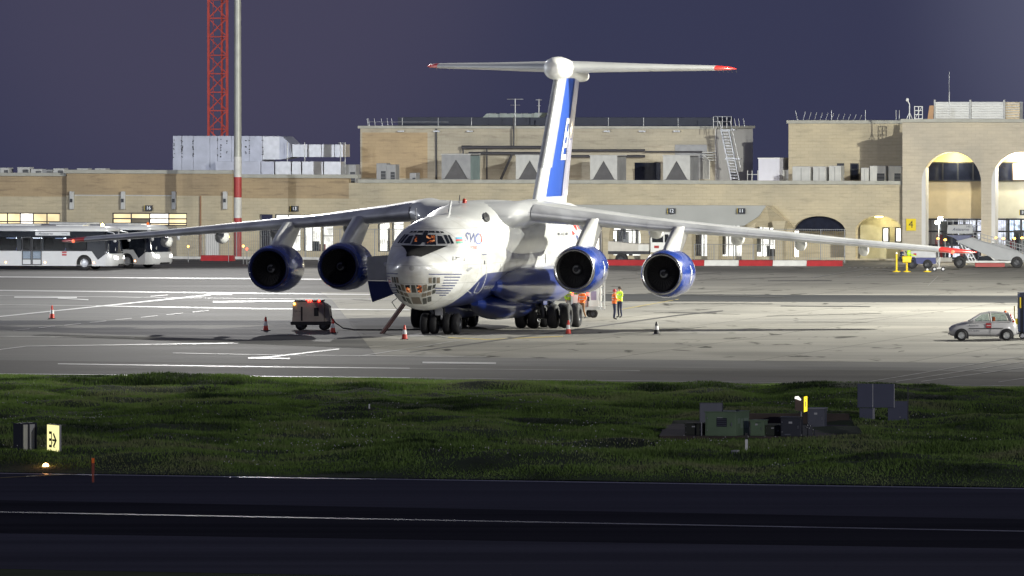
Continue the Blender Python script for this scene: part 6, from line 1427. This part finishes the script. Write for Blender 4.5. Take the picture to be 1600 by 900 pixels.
# --- passenger steps truck at the right
g = G(1486, 419); sp_ = thing('passenger_steps_truck', (g.x, g.y, 0), R(-2), 'grey mobile passenger steps raised on a truck at the right edge', 'steps truck')
k_ = g.y / F; X = lambda px: (px - 1486) * k_; Zs = lambda py: H - (py - YH) * k_
sgm = pm('steps_grey', (.27, .28, .30), .5, var=.06); sdk = pm('steps_dark_blue', (.06, .07, .14), .5)
m_ = MB(); m_.prism([(X(1480), Zs(365)), (X(1481), Zs(352)), (X(1520), Zs(351)), (X(1520), Zs(365))], 0, 2.4, 'xz'); m_.build('platform_panel', sgm, sp_, bevel=.02)
m_ = MB(); m_.prism([(X(1478), Zs(367.5)), (X(1519.5), Zs(367.5)), (X(1514), Zs(372)), (X(1497), Zs(376)), (X(1489), Zs(371))], 0.05, 2.35, 'xz'); m_.build('platform_base', sdk, sp_)
m_ = MB(); text_on(m_, 'Aviaserve', .3, lambda x, y: (X(1501) + x, -.012, Zs(358.5) + y), shear=.3); m_.build('platform_lettering', M['navy'], sp_, fix=False)
m_ = MB(); text_on(m_, '143  6  28', .22, lambda x, y: (X(1519) + x, -.012, Zs(354) + y)); m_.build('number_lettering', M['navy'], sp_, fix=False)
m_ = MB(); m_.prism([(X(1494), Zs(377.5)), (X(1501), Zs(374)), (X(1519), Zs(371)), (X(1545), Zs(380.5)), (X(1565), Zs(381)), (X(1660), Zs(425)), (X(1660), Zs(434)), (X(1592), Zs(408)), (X(1555), Zs(405)), (X(1540), Zs(398))], .1, 2.3, 'xz'); m_.build('stair_side', sgm, sp_, bevel=.02)
for k in range(26):
    a = k / 25; x = X(1521) + (X(1660) - X(1521)) * a; zt2 = Zs(362) + (Zs(400) - Zs(362)) * a; zb2 = Zs(375) + (Zs(414) - Zs(375)) * a; m_ = MB(); m_.tube((x, .05, zb2), (x, .05, zt2), .02, n=5); m_.build('baluster', M['grey'], sp_)
m_ = MB()
for dz_ in (0, .25, .5): m_.tube((X(1521), .05, Zs(362) - dz_), (X(1660), .05, Zs(400) - dz_), .025, n=6)
for x in (1481, 1490, 1500, 1510, 1520): m_.tube((X(x), 2.3, Zs(352)), (X(x), 2.3, Zs(345)), .025, n=5)
m_.tube((X(1481), 2.3, Zs(346)), (X(1521), 2.3, Zs(346)), .03); m_.tube((X(1521), .05, Zs(345)), (X(1532), .05, Zs(346)), .02); m_.tube((X(1521), .05, Zs(352)), (X(1532), .05, Zs(352)), .02)
tag(m_.build('handrail', M['grey'], sp_), kind='stuff')
m_ = MB()
for dx in (0, 5, 10): m_.bar((X(1498 + dx), .3, Zs(376)), (X(1516 + dx), .3, Zs(409)), .06); m_.bar((X(1498 + dx), 2.1, Zs(376)), (X(1516 + dx), 2.1, Zs(409)), .06)
for k in range(5): m_.bar((X(1502 + 3.5 * k), .3, Zs(384 + 6 * k)), (X(1512 + 3.5 * k), .3, Zs(384 + 6 * k)), .05)
tag(m_.build('lift_legs', M['alu'], sp_), kind='stuff')
m_ = MB(); m_.box(X(1492), X(1650), .1, 2.2, Zs(410.5), Zs(407.5)); m_.build('truck_chassis', M['lgrey'], sp_); m_ = MB(); m_.box(X(1524), X(1570), .2, 2.1, Zs(417), Zs(411)); m_.build('side_guard', pm('guard_red', (.3, .04, .04), .5), sp_)
m_ = MB(); m_.prism([(X(1528), Zs(407)), (X(1530), Zs(401)), (X(1545), Zs(399.5)), (X(1553), Zs(407))], .3, 2.0, 'xz'); m_.build('truck_cab', M['glass_dark'], sp_, bevel=.05)
for px in (1500, 1589, 1642): wheel_at(sp_, X(px), .15, .42, .3, hub='dark_steel'); wheel_at(sp_, X(px), 2.1, .42, .3, hub='dark_steel')
m_ = MB(); m_.box(X(1478) - 1.0, X(1488), .3, 1.9, Zs(409), Zs(403)); m_.build('front_tray', M['concrete'], sp_)
# working lamp on a stand by the steps: the one dazzling light in the picture
g = G(1467, 412); wl = thing('work_light', (g.x, g.y, 0), 0, 'dazzling white work light on a pole beside the passenger steps', 'work light')
hz_ = H - (345 - YH) * g.y / F
m_ = MB(); m_.tube((0, 0, 0), (0, 0, hz_ - .1), .04); m_.build('pole', M['steel'], wl)
for dx, dz_ in ((-.1, -.12), (.12, .16)):
    m_ = MB(); m_.box(dx - .17, dx + .17, 0, .12, hz_ + dz_ - .14, hz_ + dz_ + .14); m_.build('lamp_head', M['dark_steel'], wl); m_ = MB(); m_.box(dx - .15, dx + .15, -.02, -.003, hz_ + dz_ - .12, hz_ + dz_ + .12); m_.build('lamp_glass', em('work_lamp', (1, .93, .75), 60), wl)
ld = bpy.data.lights.new('work_lamp', 'POINT'); lo = bpy.data.objects.new('work_lamp', ld); COL.objects.link(lo); ld.energy = 900; ld.color = (1, .93, .75); ld.shadow_soft_size = .15; lo.location = (g.x, g.y - .25, hz_)
for i, (px, zz) in enumerate(((1466, 374), (1477, 376), (1556, 373), (1568, 374), (1585, 374), (1597, 373))):
    t_ = thing('airside_lamp', AT(px, zz, 700), 0, ['warm lamp just under the work light', 'warm lamp beside the steps platform', 'first warm lamp before the right-hand arch', 'second warm lamp before the right-hand arch', 'third warm lamp before the right-hand arch', 'warm lamp at the right edge above the steps'][i], 'lamp', 'warm lamps along the arches'); z0 = t_.location.z
    m_ = MB(); m_.lathe([(.001, 0), (.1, .02), (.1, .1), (.001, .14)], n=10); m_.build('lamp_lens', M['l_amber'], t_); m_ = MB(); m_.tube((0, 0, -z0), (0, 0, 0), .03); m_.build('pole', M['grey'], t_)
for (px, py, lb, yy, mt) in ((385.5, 389, 'small red lamp on a post under the picture-left wing', 690, 'l_red'), (380, 384.5, 'small amber lamp on a post by the banded mast', 692, 'l_amber'), (357, 370, 'small amber wall lamp left of the banded mast', 700, 'l_amber'), (294, 385, 'amber lamp behind the second bus', 700, 'l_amber'), (1314.5, 348.5, 'small red obstruction lamp above the dark arch', 714, 'l_red')):
    t_ = thing('small_lamp', AT(px, py, yy), 0, lb, 'lamp', 'small lamps by the terminal'); z0 = t_.location.z
    m_ = MB(); m_.lathe([(.001, -.08), (.07, -.04), (.07, .04), (.001, .08)], n=10); m_.build('lamp_lens', M[mt], t_); m_ = MB(); m_.tube((0, .05, -z0), (0, .05, 0), .025); m_.build('post', M['grey'], t_)

# ================================================================== PEOPLE
def person(loc, rz, label, top, legs, hat, pose='stand', k=1.0, hold=None):
    """one skinned body (1.78 m), vest and hat as children; x right, y back, faces -y"""
    root = thing('person', loc, rz, label, 'person')
    b = {'pelvis': (0, 0, .95), 'waist': (0, .01, 1.1), 'chest': (0, .0, 1.33), 'neck': (0, 0, 1.50), 'head': (0, -.02, 1.60), 'crown': (0, -.02, 1.72),
         'hl': (-.10, 0, .90), 'kl': (-.11, -.02, .50), 'al': (-.12, .03, .09), 'tl': (-.13, -.14, .03), 'hr': (.10, 0, .90), 'kr': (.12, -.03, .50), 'ar': (.13, .02, .09), 'tr': (.14, -.15, .03),
         'sl': (-.19, 0, 1.44), 'el': (-.25, .02, 1.17), 'wl': (-.22, -.10, .95), 'sr': (.19, 0, 1.44), 'er': (.25, .02, 1.17), 'wr': (.22, -.10, .95)}
    if pose == 'hands': b['wl'] = (-.08, -.26, 1.12); b['wr'] = (.06, -.27, 1.10); b['el'] = (-.26, -.04, 1.18); b['er'] = (.26, -.04, 1.18)
    if pose == 'reach': b['er'] = (.34, -.12, 1.24); b['wr'] = (.44, -.32, 1.34)
    if pose == 'walk': b['kl'] = (-.10, -.16, .52); b['al'] = (-.11, -.10, .12); b['tl'] = (-.11, -.26, .06); b['ar'] = (.12, .22, .12); b['tr'] = (.12, .08, .03); b['wr'] = (.24, -.22, 1.02)
    if pose == 'sit':
        for q in ('kl', 'kr'): b[q] = (b[q][0], -.42, .93)
        for q, s in (('al', -.12), ('ar', .12)): b[q] = (s, -.46, .50)
        for q, s in (('tl', -.12), ('tr', .12)): b[q] = (s, -.62, .45)
        b['wl'] = (-.1, -.4, 1.1); b['wr'] = (.1, -.4, 1.1)
    rad = {'pelvis': (.16, .12), 'waist': (.145, .11), 'chest': (.17, .12), 'neck': (.055, .055), 'head': (.085, .10), 'crown': (.06, .07), 'hl': (.095, .1), 'kl': (.062, .066), 'al': (.045, .05), 'tl': (.045, .03), 'hr': (.095, .1), 'kr': (.062, .066), 'ar': (.045, .05), 'tr': (.045, .03),
           'sl': (.06, .06), 'el': (.045, .045), 'wl': (.03, .03), 'sr': (.06, .06), 'er': (.045, .045), 'wr': (.03, .03)}
    ed = [('pelvis', 'waist'), ('waist', 'chest'), ('chest', 'neck'), ('neck', 'head'), ('head', 'crown'), ('pelvis', 'hl'), ('hl', 'kl'), ('kl', 'al'), ('al', 'tl'), ('pelvis', 'hr'), ('hr', 'kr'), ('kr', 'ar'), ('ar', 'tr'), ('chest', 'sl'), ('sl', 'el'), ('el', 'wl'), ('chest', 'sr'), ('sr', 'er'), ('er', 'wr')]
    for s, w in (('l', 'wl'), ('r', 'wr')):     # palm, four fingers and a thumb
        W_ = Vector(b[w]); E_ = Vector(b['e' + s]); d = (W_ - E_).normalized(); sd = Vector((1, 0, 0)) if abs(d.x) < .7 else Vector((0, 0, 1)); n_ = 'p' + s; b[n_] = tuple(W_ + d * .07); rad[n_] = (.036, .018); ed.append((w, n_))
        for f_, (o_, l_) in enumerate(((-.03, .07), (-.01, .085), (.01, .08), (.03, .06))):
            q = 'f%s%d' % (s, f_); b[q] = tuple(W_ + d * (.08 + l_ * .6) + sd * o_ + Vector((0, -.01, 0))); rad[q] = (.009, .009); q2 = q + 't'; b[q2] = tuple(W_ + d * (.08 + l_) + sd * o_ + Vector((0, -.03, -.01))); rad[q2] = (.008, .008); ed += [(n_, q), (q, q2)]
        q = 'th' + s; b[q] = tuple(W_ + d * .06 + sd * (.05 if s == 'l' else -.05)); rad[q] = (.01, .01); ed.append((w, q))
    keys = list(b); me = bpy.data.meshes.new('body'); me.from_pydata([Vector(b[q]) * k for q in keys], [(keys.index(a), keys.index(c)) for a, c in ed], [])
    o = bpy.data.objects.new('body', me); COL.objects.link(o); md = o.modifiers.new('skin', 'SKIN')
    if not me.skin_vertices: me.skin_vertices_layer_add() if hasattr(me, 'skin_vertices_layer_add') else None
    for i, q in enumerate(keys): me.skin_vertices[0].data[i].radius = (rad[q][0] * k, rad[q][1] * k)
    me.skin_vertices[0].data[0].use_root = True
    o.modifiers.new('sub', 'SUBSURF').levels = 1; dg = bpy.context.evaluated_depsgraph_get(); m2 = bpy.data.meshes.new_from_object(o.evaluated_get(dg)); bpy.data.objects.remove(o)
    m2.materials.clear(); [m2.materials.append(x) for x in (M['skin'], top, legs, M['black'])]
    sit = pose == 'sit'
    for p in m2.polygons:
        p.use_smooth = True; c = p.center / k; hands = min((c - Vector(b['wl'])).length, (c - Vector(b['wr'])).length) < .16 and (c.y < -.07)
        low = c.z < .12 if not sit else (c.z < .52)
        p.material_index = 0 if (c.z > 1.49 and abs(c.x) < .12) else 3 if low else 2 if (c.z < .98 and not (abs(c.x) > .19 and c.z > .7)) or (sit and c.z < 1.02) else 1
        if abs(c.x) > .19 and c.z < .96 and c.z > .7 and not sit: p.material_index = 0
    bo = bpy.data.objects.new('body', m2); COL.objects.link(bo); bo.parent = root
    m_ = MB(); m_.lathe([(.108, 1.60), (.112, 1.66), (.09, 1.73), (.001, 1.765)], (0, 0, 0), 'z', 16); m_.v = [(x * k, (y - .005) * k, z * k) for x, y, z in m_.v]; m_.build('cap' if hat is not M['hair'] else 'hair', hat, root)
    m_ = MB(); m_.lathe([(.001, -.03), (.014, -.01), (.016, .01), (.001, .02)], (0, -.125, 1.625), 'z', 6); m_.v = [(x * k, y * k, z * k) for x, y, z in m_.v]; m_.build('nose', M['skin'], root)
    for x in (-.035, .035): m_ = MB(); m_.box(x - .012, x + .012, -.112, -.104, 1.64, 1.655); m_.v = [(x_ * k, y * k, z * k) for x_, y, z in m_.v]; m_.build('eye', M['black'], root)
    m_ = MB(); m_.box(-.025, .025, -.112, -.10, 1.57, 1.58); m_.v = [(x_ * k, y * k, z * k) for x_, y, z in m_.v]; m_.build('mouth', M['red'], root)
    # reflective bands and hem of the high-visibility jacket
    m_ = MB(); n = 18
    for (z0, z1, w, d) in ((1.12, 1.17, .185, .145), (1.26, 1.31, .205, .15)):
        r0 = [(w * math.cos(2 * math.pi * i / n), d * math.sin(2 * math.pi * i / n), z0) for i in range(n)]; r1 = [(x, y, z1) for x, y, z in r0]; m_.loft([[(a * k, b_ * k, c * k) for a, b_, c in r] for r in (r0, r1)], cap=False)
    m_.build('reflective_band', M['lgrey'], root)
    m_ = MB(); P = [(.93, .19, .15), (1.05, .178, .14), (1.2, .19, .142), (1.36, .20, .14), (1.45, .15, .11), (1.49, .08, .08)]
    m_.loft([[(w * math.cos(2 * math.pi * i / n) * k, d * math.sin(2 * math.pi * i / n) * k, z * k) for i in range(n)] for z, w, d in P], cap=False); m_.build('jacket', top, root)
    return root
person(G(960, 499.5), R(100), 'person in an orange hi-vis jacket and dark trousers standing behind the wing', M['orange'], M['navy'], M['red'], 'hands', .97)
person(G(968.5, 496.5), R(-50), 'person in a lime hi-vis jacket facing the one in orange', M['lime'], M['navy'], M['hair'], 'hands', 1.0)
person(G(889, 496), R(20), 'person in a lime jacket and pale trousers, behind the main wheels', M['lime'], M['lgrey'], M['hair'], 'reach', 1.05)
person(G(909.5, 498), R(-30), 'person in an orange jacket and brown trousers in front of the loader', M['orange'], pm('brown_trousers', (.22, .12, .06), .8), M['hair'], 'walk', .95)
g = G(1410, 421.5); p5 = person((g.x, g.y + .6, -.20), R(80), 'person in dark blue sitting at the back of the tractor', M['navy'], M['navy'], M['hair'], 'sit', 1.0)
g = G(1421, 421.5); person((g.x, g.y + .9, -.10), R(70), 'person in a lime vest sitting on the tractor', M['lime'], M['navy'], M['hair'], 'sit', 1.0)
# ================================================================== VERGE EQUIPMENT
RW = R(-19)
gz = lambda x, y: float(th(np.array([x]), np.array([y]))[0])
padm = pm('pad_concrete', (.075, .06, .05), .9, var=.25, scale=1.2, bump=.3)
pa = G(1028, 700); pc = G(1298, 702)
pad = MB(); zt_p = .42
poly = [(5.3, 343.4), (11.3, 342.4), (12.7, 350.5), (12.2, 357.5), (6.2, 358.5), (5.6, 352)]
pad.prism(poly, -.2, zt_p, 'xy'); tag(pad.build('equipment_plinth', padm, bevel=.03), 'long low concrete plinth carrying the green and grey cabinets', 'plinth')
wl_ = MB(); wl_.box(0, 5.2, 0, .25, 0, .38); o = wl_.build('low_wall', padm); o.location = (7.4, 356.0, zt_p); o.rotation_euler.z = R(-6); tag(o, 'low dark wall behind the cabinets on the plinth', 'wall')
def on_pad(px, py): return G(px, py, zt_p)
# big green cabinet
gc_m = pm('cabinet_green', (.17, .25, .15), .6, var=.12, scale=1.5); gd_m = pm('cabinet_dark', (.04, .045, .06), .5, var=.15); gg_m = pm('cabinet_grey', (.13, .14, .17), .5, var=.1)
def gbox(px0, px1, pyb, pyt, depth, mat, lb, rz=RW, roof=.04, nm='equipment_cabinet', grp='cabinets on the plinth', z=None, cat='cabinet', bmat=None):
    zb = zt_p if z is None else z; a = G(px0, pyb, zb); k = a.y / F; w = (px1 - px0) * k / math.cos(rz); h = (pyb - pyt) * k
    t_ = thing(nm, a, rz, lb, cat, grp); m_ = MB(); m_.box(0, w, 0, depth, 0, h - roof); m_.build('casing', mat, t_, bevel=.012)
    m_ = MB(); m_.box(-.03, w + .03, -.03, depth + .03, h - roof + .002, h); m_.build('lid', bmat or mat, t_)
    m_ = MB(); m_.box(w * .06, w * .94, -.012, -.002, h * .08, h * .84); dr_ = m_.build('cabinet_door', mat, t_)
    m_ = MB(); m_.box(w * .86, w * .89, -.035, -.013, h * .4, h * .55); m_.build('door_handle', M['steel'], dr_)
    for hz__ in (.2, .7): m_ = MB(); m_.box(w * .055, w * .085, -.02, -.013, h * hz__, h * (hz__ + .06)); m_.build('hinge', M['steel'], dr_)
    m_ = MB(); m_.box(w * .4, w * .58, -.016, -.013, h * .66, h * .76); m_.build('label_plate', M['lgrey'], dr_)
    return t_, w, h
t_, w, h = gbox(1102, 1149, 681, 643, 1.65, gc_m, 'large pale green cabinet with a dark louvred window, on the plinth', roof=.03)
m_ = MB(); m_.box(w * .38, w * .72, -.02, -.002, h * .38, h * .74); lv = m_.build('louvre_frame', gd_m, t_)
for k in range(4): m_ = MB(); z = h * (.42 + .08 * k); m_.box(w * .40, w * .70, -.035, -.021, z, z + .015); m_.build('slat', gg_m, lv)
for (y0, y1, z0, z1) in ((.25, .5, .5, .72), (.6, .85, .3, .7), (.95, 1.2, .3, .7), (1.25, 1.5, .3, .7)): m_ = MB(); m_.box(w + .002, w + .015, y0, y1, h * z0, h * z1); m_.build('side_hatch', pm('hatch_green', (.24, .32, .24), .5) if 'hg' not in M else M['hg'], t_)
for x, s in ((.3, .04), (.85, .06)): m_ = MB(); m_.lathe([(s, 0), (s * 1.3, .04), (.001, .07)], (w * x, .8, h), 'z', 10); m_.build('roof_vent', gd_m, t_)
t_, w, h = gbox(1172, 1193, 681, 656, .5, gc_m, 'small green cabinet right of the large one'); m_ = MB(); m_.box(w * .4, w * .8, -.015, -.002, h * .8, h * .83); m_.build('handle', gd_m, t_)
gbox(1196, 1219, 681, 664, .4, pm('box_olive', (.05, .06, .045), .7), 'low dark olive box between the green and black cabinets')
gbox(1070, 1098, 680, 661, .5, pm('box_olive2', (.045, .05, .04), .7), 'low dark box left of the large green cabinet')
t_, w, h = gbox(1220, 1251, 682, 651.5, .8, gd_m, 'black cabinet right of centre on the plinth', rz=R(-8)); m_ = MB(); m_.box(w * .2, w * .5, -.015, -.002, .05, .09); m_.build('plate', gg_m, t_)
t_, w, h = gbox(1262, 1288, 668, 637.5, .7, gg_m, 'blue-grey cabinet with an overhanging lid behind the yellow sign', rz=R(-10), bmat=M['grey'])
# small switchgear
sg_ = thing('switchgear', on_pad(1262, 681), 0, 'small white switchgear fittings between the black and grey cabinets', 'switchgear')
m_ = MB(); m_.tube((.02, 0, 0), (.02, 0, .45), .02); m_.tube((.25, 0, 0), (.25, 0, .25), .02); m_.box(-.2, .18, .02, .1, 0, .38); m_.build('rail', gd_m, sg_)
for x, z in ((0, .38), (.06, .28), (-.02, .3), (.1, .36), (.2, .22)): m_ = MB(); m_.lathe([(.001, -.02), (.025, 0), (.001, .02)], (x, -.05, z), 'z', 8); m_.build('insulator', M['white'], sg_)
def frame_board(px0, px1, pyt, pyb, pyg, lb, mat, rz=0, rim=gd_m, z=None):
    zg = zt_p if z is None else z; a = G((px0 + px1) / 2, pyg, zg); k = a.y / F; w = (px1 - px0) * k; zt1 = (pyg - pyt) * k; zb1 = (pyg - pyb) * k
    t_ = thing('sign_board', a, rz, lb, 'sign'); m_ = MB(); m_.box(-w / 2, w / 2, 0, .06, zb1, zt1); m_.build('board', mat, t_)
    for (x0, x1, z0, z1) in ((-w / 2 - .02, -w / 2, zb1, zt1), (w / 2, w / 2 + .02, zb1, zt1), (-w / 2, w / 2, zt1, zt1 + .02)): m_ = MB(); m_.box(x0, x1, -.02, .08, z0, z1); m_.build('rim', rim, t_)
    for x in (-w / 2 + .02, w / 2 - .08): m_ = MB(); m_.tube((x + .03, .03, 0), (x + .03, .03, zb1), .025); m_.build('leg', M['grey'], t_)
    return t_
frame_board(1094, 1129, 630, 660, 681, 'grey board on legs standing behind the large green cabinet', gg_m)
# back of a taxiway sign: lamp box and lit yellow face seen edge-on
a = on_pad(1252, 681); t_ = thing('lit_taxiway_sign', a, 0, 'lit yellow sign seen almost edge-on above the black cabinet', 'sign'); k = a.y / F
m_ = MB(); m_.tube((.0, 0, 0), (.0, 0, 38 * k), .025); m_.build('post', M['lgrey'], t_)
m_ = MB(); m_.prism([(-.22, 40 * k), (-.22, 57 * k), (-.12, 60 * k), (.06, 60 * k), (.06, 38 * k)], -.05, .4, 'xz'); m_.build('sign_casing', pm('casing_brown', (.12, .08, .06), .6), t_)
m_ = MB(); m_.prism([(.10, 37 * k), (.22, 38.5 * k), (.22, 62 * k), (.10, 61 * k)], -.06, -.02, 'xz'); fs_ = m_.build('lit_face', em('sign_yellow_glow', (1, .72, .03), 1.6), t_)
m_ = MB(); m_.box(.145, .175, -.075, -.062, 45 * k, 54 * k); m_.box(.145, .175, -.075, -.062, 56 * k, 58 * k); m_.build('face_mark', M['white'], t_)
m_ = MB(); m_.add([(-.24, -.08, 58.5 * k), (-.02, -.08, 55 * k), (-.0, -.06, 57 * k), (-.1, -.06, 62 * k), (-.22, -.06, 61.5 * k)], [(0, 1, 2, 3, 4)]); m_.build('lit_lamp_edge', em('lamp_white_soft', (1, .98, .9), 1.3), t_, fix=False)
# four square reflector boards
ql = [(1340, 1363.5, 600, 637, 'top left'), (1364.5, 1397, 600, 637, 'top right'), (1343, 1364, 638, 669, 'lower left, under the top boards'), (1387.5, 1418, 627, 670, 'lower right, carried on its own')]
a0 = G(1380, 671, .15)
ar = thing('square_board_array', a0, R(-3), 'group of four square blue-grey boards standing on the grass', 'sign boards'); k = a0.y / F
bgm = pm('board_blue_grey', (.085, .095, .15), .6, var=.06)
for (x0, x1, y0, y1, nm) in ql:
    m_ = MB(); dd_ = 0 if y0 == 600 else .08; m_.box((x0 - 1380) * k, (x1 - 1380) * k, dd_, dd_ + .1, (671 - y1) * k, (671 - y0) * k); bo = m_.build('square_board', bgm, ar, bevel=.006)
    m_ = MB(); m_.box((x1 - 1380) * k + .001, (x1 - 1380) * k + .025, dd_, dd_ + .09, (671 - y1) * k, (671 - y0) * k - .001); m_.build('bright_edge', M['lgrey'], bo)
for x in (1361, 1366, 1391, 1416): m_ = MB(); m_.tube(((x - 1380) * k, .25, 0), ((x - 1380) * k, .2, 1.0), .03); m_.build('support', M['grey'], ar)
# stakes and marker boxes
def stake(px, pyb, pyt, lb, mats, w=.06, nm='marker_post'):
    g = G(px, pyb, .38); g.z = .30; k = g.y / F; h = (pyb - pyt) * k; t_ = thing(nm, g, 0, lb, 'marker'); n = len(mats)
    m_ = MB(); m_.box(-w * .4, w * .4, -w * .4, w * .4, -.4, -.003); m_.build('buried_foot', mats[0], t_)
    for i, m in enumerate(mats): m_ = MB(); m_.box(-w / 2, w / 2, -w / 2, w / 2, h * i / n, h * (i + 1) / n - .002); m_.build('post_section', m, t_)
    return t_
stake(577, 657, 628, 'black and white marker stake alone in the grass', [M['white'], M['white'], M['black'], M['white']], .055)
stake(1166.5, 713, 673, 'white stake with a black top in front of the green cabinet', [M['white'], M['white'], M['white'], M['black']], .09)
stake(1419, 670, 598, 'thin dark stake right of the square boards', [M['dark_steel'], M['dark_steel']], .04)
stake(145, 736, 712, 'small dull red marker post at the runway edge', [pm('marker_red', (.25, .05, .03), .6), pm('marker_red', (.25, .05, .03), .6), M['orange']], .09)
for (x0, x1, yb, yt, lb, mt) in ((1143, 1154, 716, 701, 'small white concrete marker box in the foreground grass', M['dirty_white']), (1086, 1096, 706, 696, 'smaller pale marker box left of the white stake', M['lgrey'])):
    g = G(x0, yb, .42); g.z = .36; k = g.y / F; t_ = thing('marker_box', g, R(-19), lb, 'marker box'); m_ = MB(); m_.box(0, (x1 - x0) * k * .8, 0, .3, 0, (yb - yt) * k); m_.build('box_body', mt, t_, bevel=.01); m_ = MB(); m_.box(-.01, (x1 - x0) * k * .8 + .01, -.012, -.002, (yb - yt) * k * .75, (yb - yt) * k); m_.build('cap_strip', M['grey'], t_)
# two taxiway signs on the left
def airfield_sign(px, py, lb, lit, rz, w=1.5):
    dp = .07 if lit else .3
    g = G(px, py, .28); g.z = .16; k = g.y / F; t_ = thing('taxiway_sign', g, rz, lb, 'sign'); h = 52 * k
    m_ = MB(); m_.box(-w / 2, w / 2, 0, dp, .12, .12 + h); m_.build('sign_housing', gd_m if not lit else M['grey'], t_)
    for x in (-w / 2 + .1, w / 2 - .15): m_ = MB(); m_.tube((x, .15, -.1), (x, .15, .12), .03); m_.build('leg', M['grey'], t_)
    return t_, h
t_, h = airfield_sign(83, 715, 'lit pale yellow taxiway sign with black characters and an arrow', True, R(-68), 1.25)
m_ = MB(); m_.box(-.6, .6, -.02, -.003, .15, .12 + h - .03); fc = m_.build('lit_panel', em('sign_panel_glow', (1, .93, .42), 1.15), t_)
m_ = MB()
for z in (.46, .68, .92): m_.box(-.36, -.16, -.035, -.022, z, z + .09)
m_.box(-.02, .38, -.035, -.022, .68, .75); m_.prism([(.42, .715), (.12, .97), (.06, .91), (.28, .715), (.06, .52), (.12, .46)], -.037, -.023, 'xz'); m_.box(-.14, -.09, -.035, -.022, .46, 1.01)
m_.build('sign_characters', M['black'], fc)
t_, h = airfield_sign(44, 713, 'unlit back of a taxiway sign left of the lit one', False, R(60), 1.0)
m_ = MB(); m_.box(-.4, .4, -.02, -.003, .16, .12 + h - .05); m_.build('pale_back_panel', M['lgrey'], t_)
for x in (-.45, -.05, .4): m_ = MB(); m_.bar((x, -.04, .14), (x, -.04, .1 + h), .06); m_.build('rib', gd_m, t_)
# runway edge light
g = G(71, 735, .05); t_ = thing('runway_edge_light', g, 0, 'glowing orange runway edge light below the lit sign', 'light')
m_ = MB(); m_.lathe([(.16, -.03), (.16, .02), (.07, .06), (.07, .10)], n=16); m_.build('light_base', M['yellow'], t_); m_ = MB(); m_.lathe([(.10, .10), (.11, .16), (.08, .22), (.001, .25)], n=16); m_.build('light_dome', em('edge_light_glow', (1, .55, .22), 9), t_)
ld = bpy.data.lights.new('edge_light', 'POINT'); lo = bpy.data.objects.new('edge_light', ld); COL.objects.link(lo); ld.energy = 6; ld.color = (1, .42, .12); ld.shadow_soft_size = .1; lo.location = (g.x, g.y, .42)
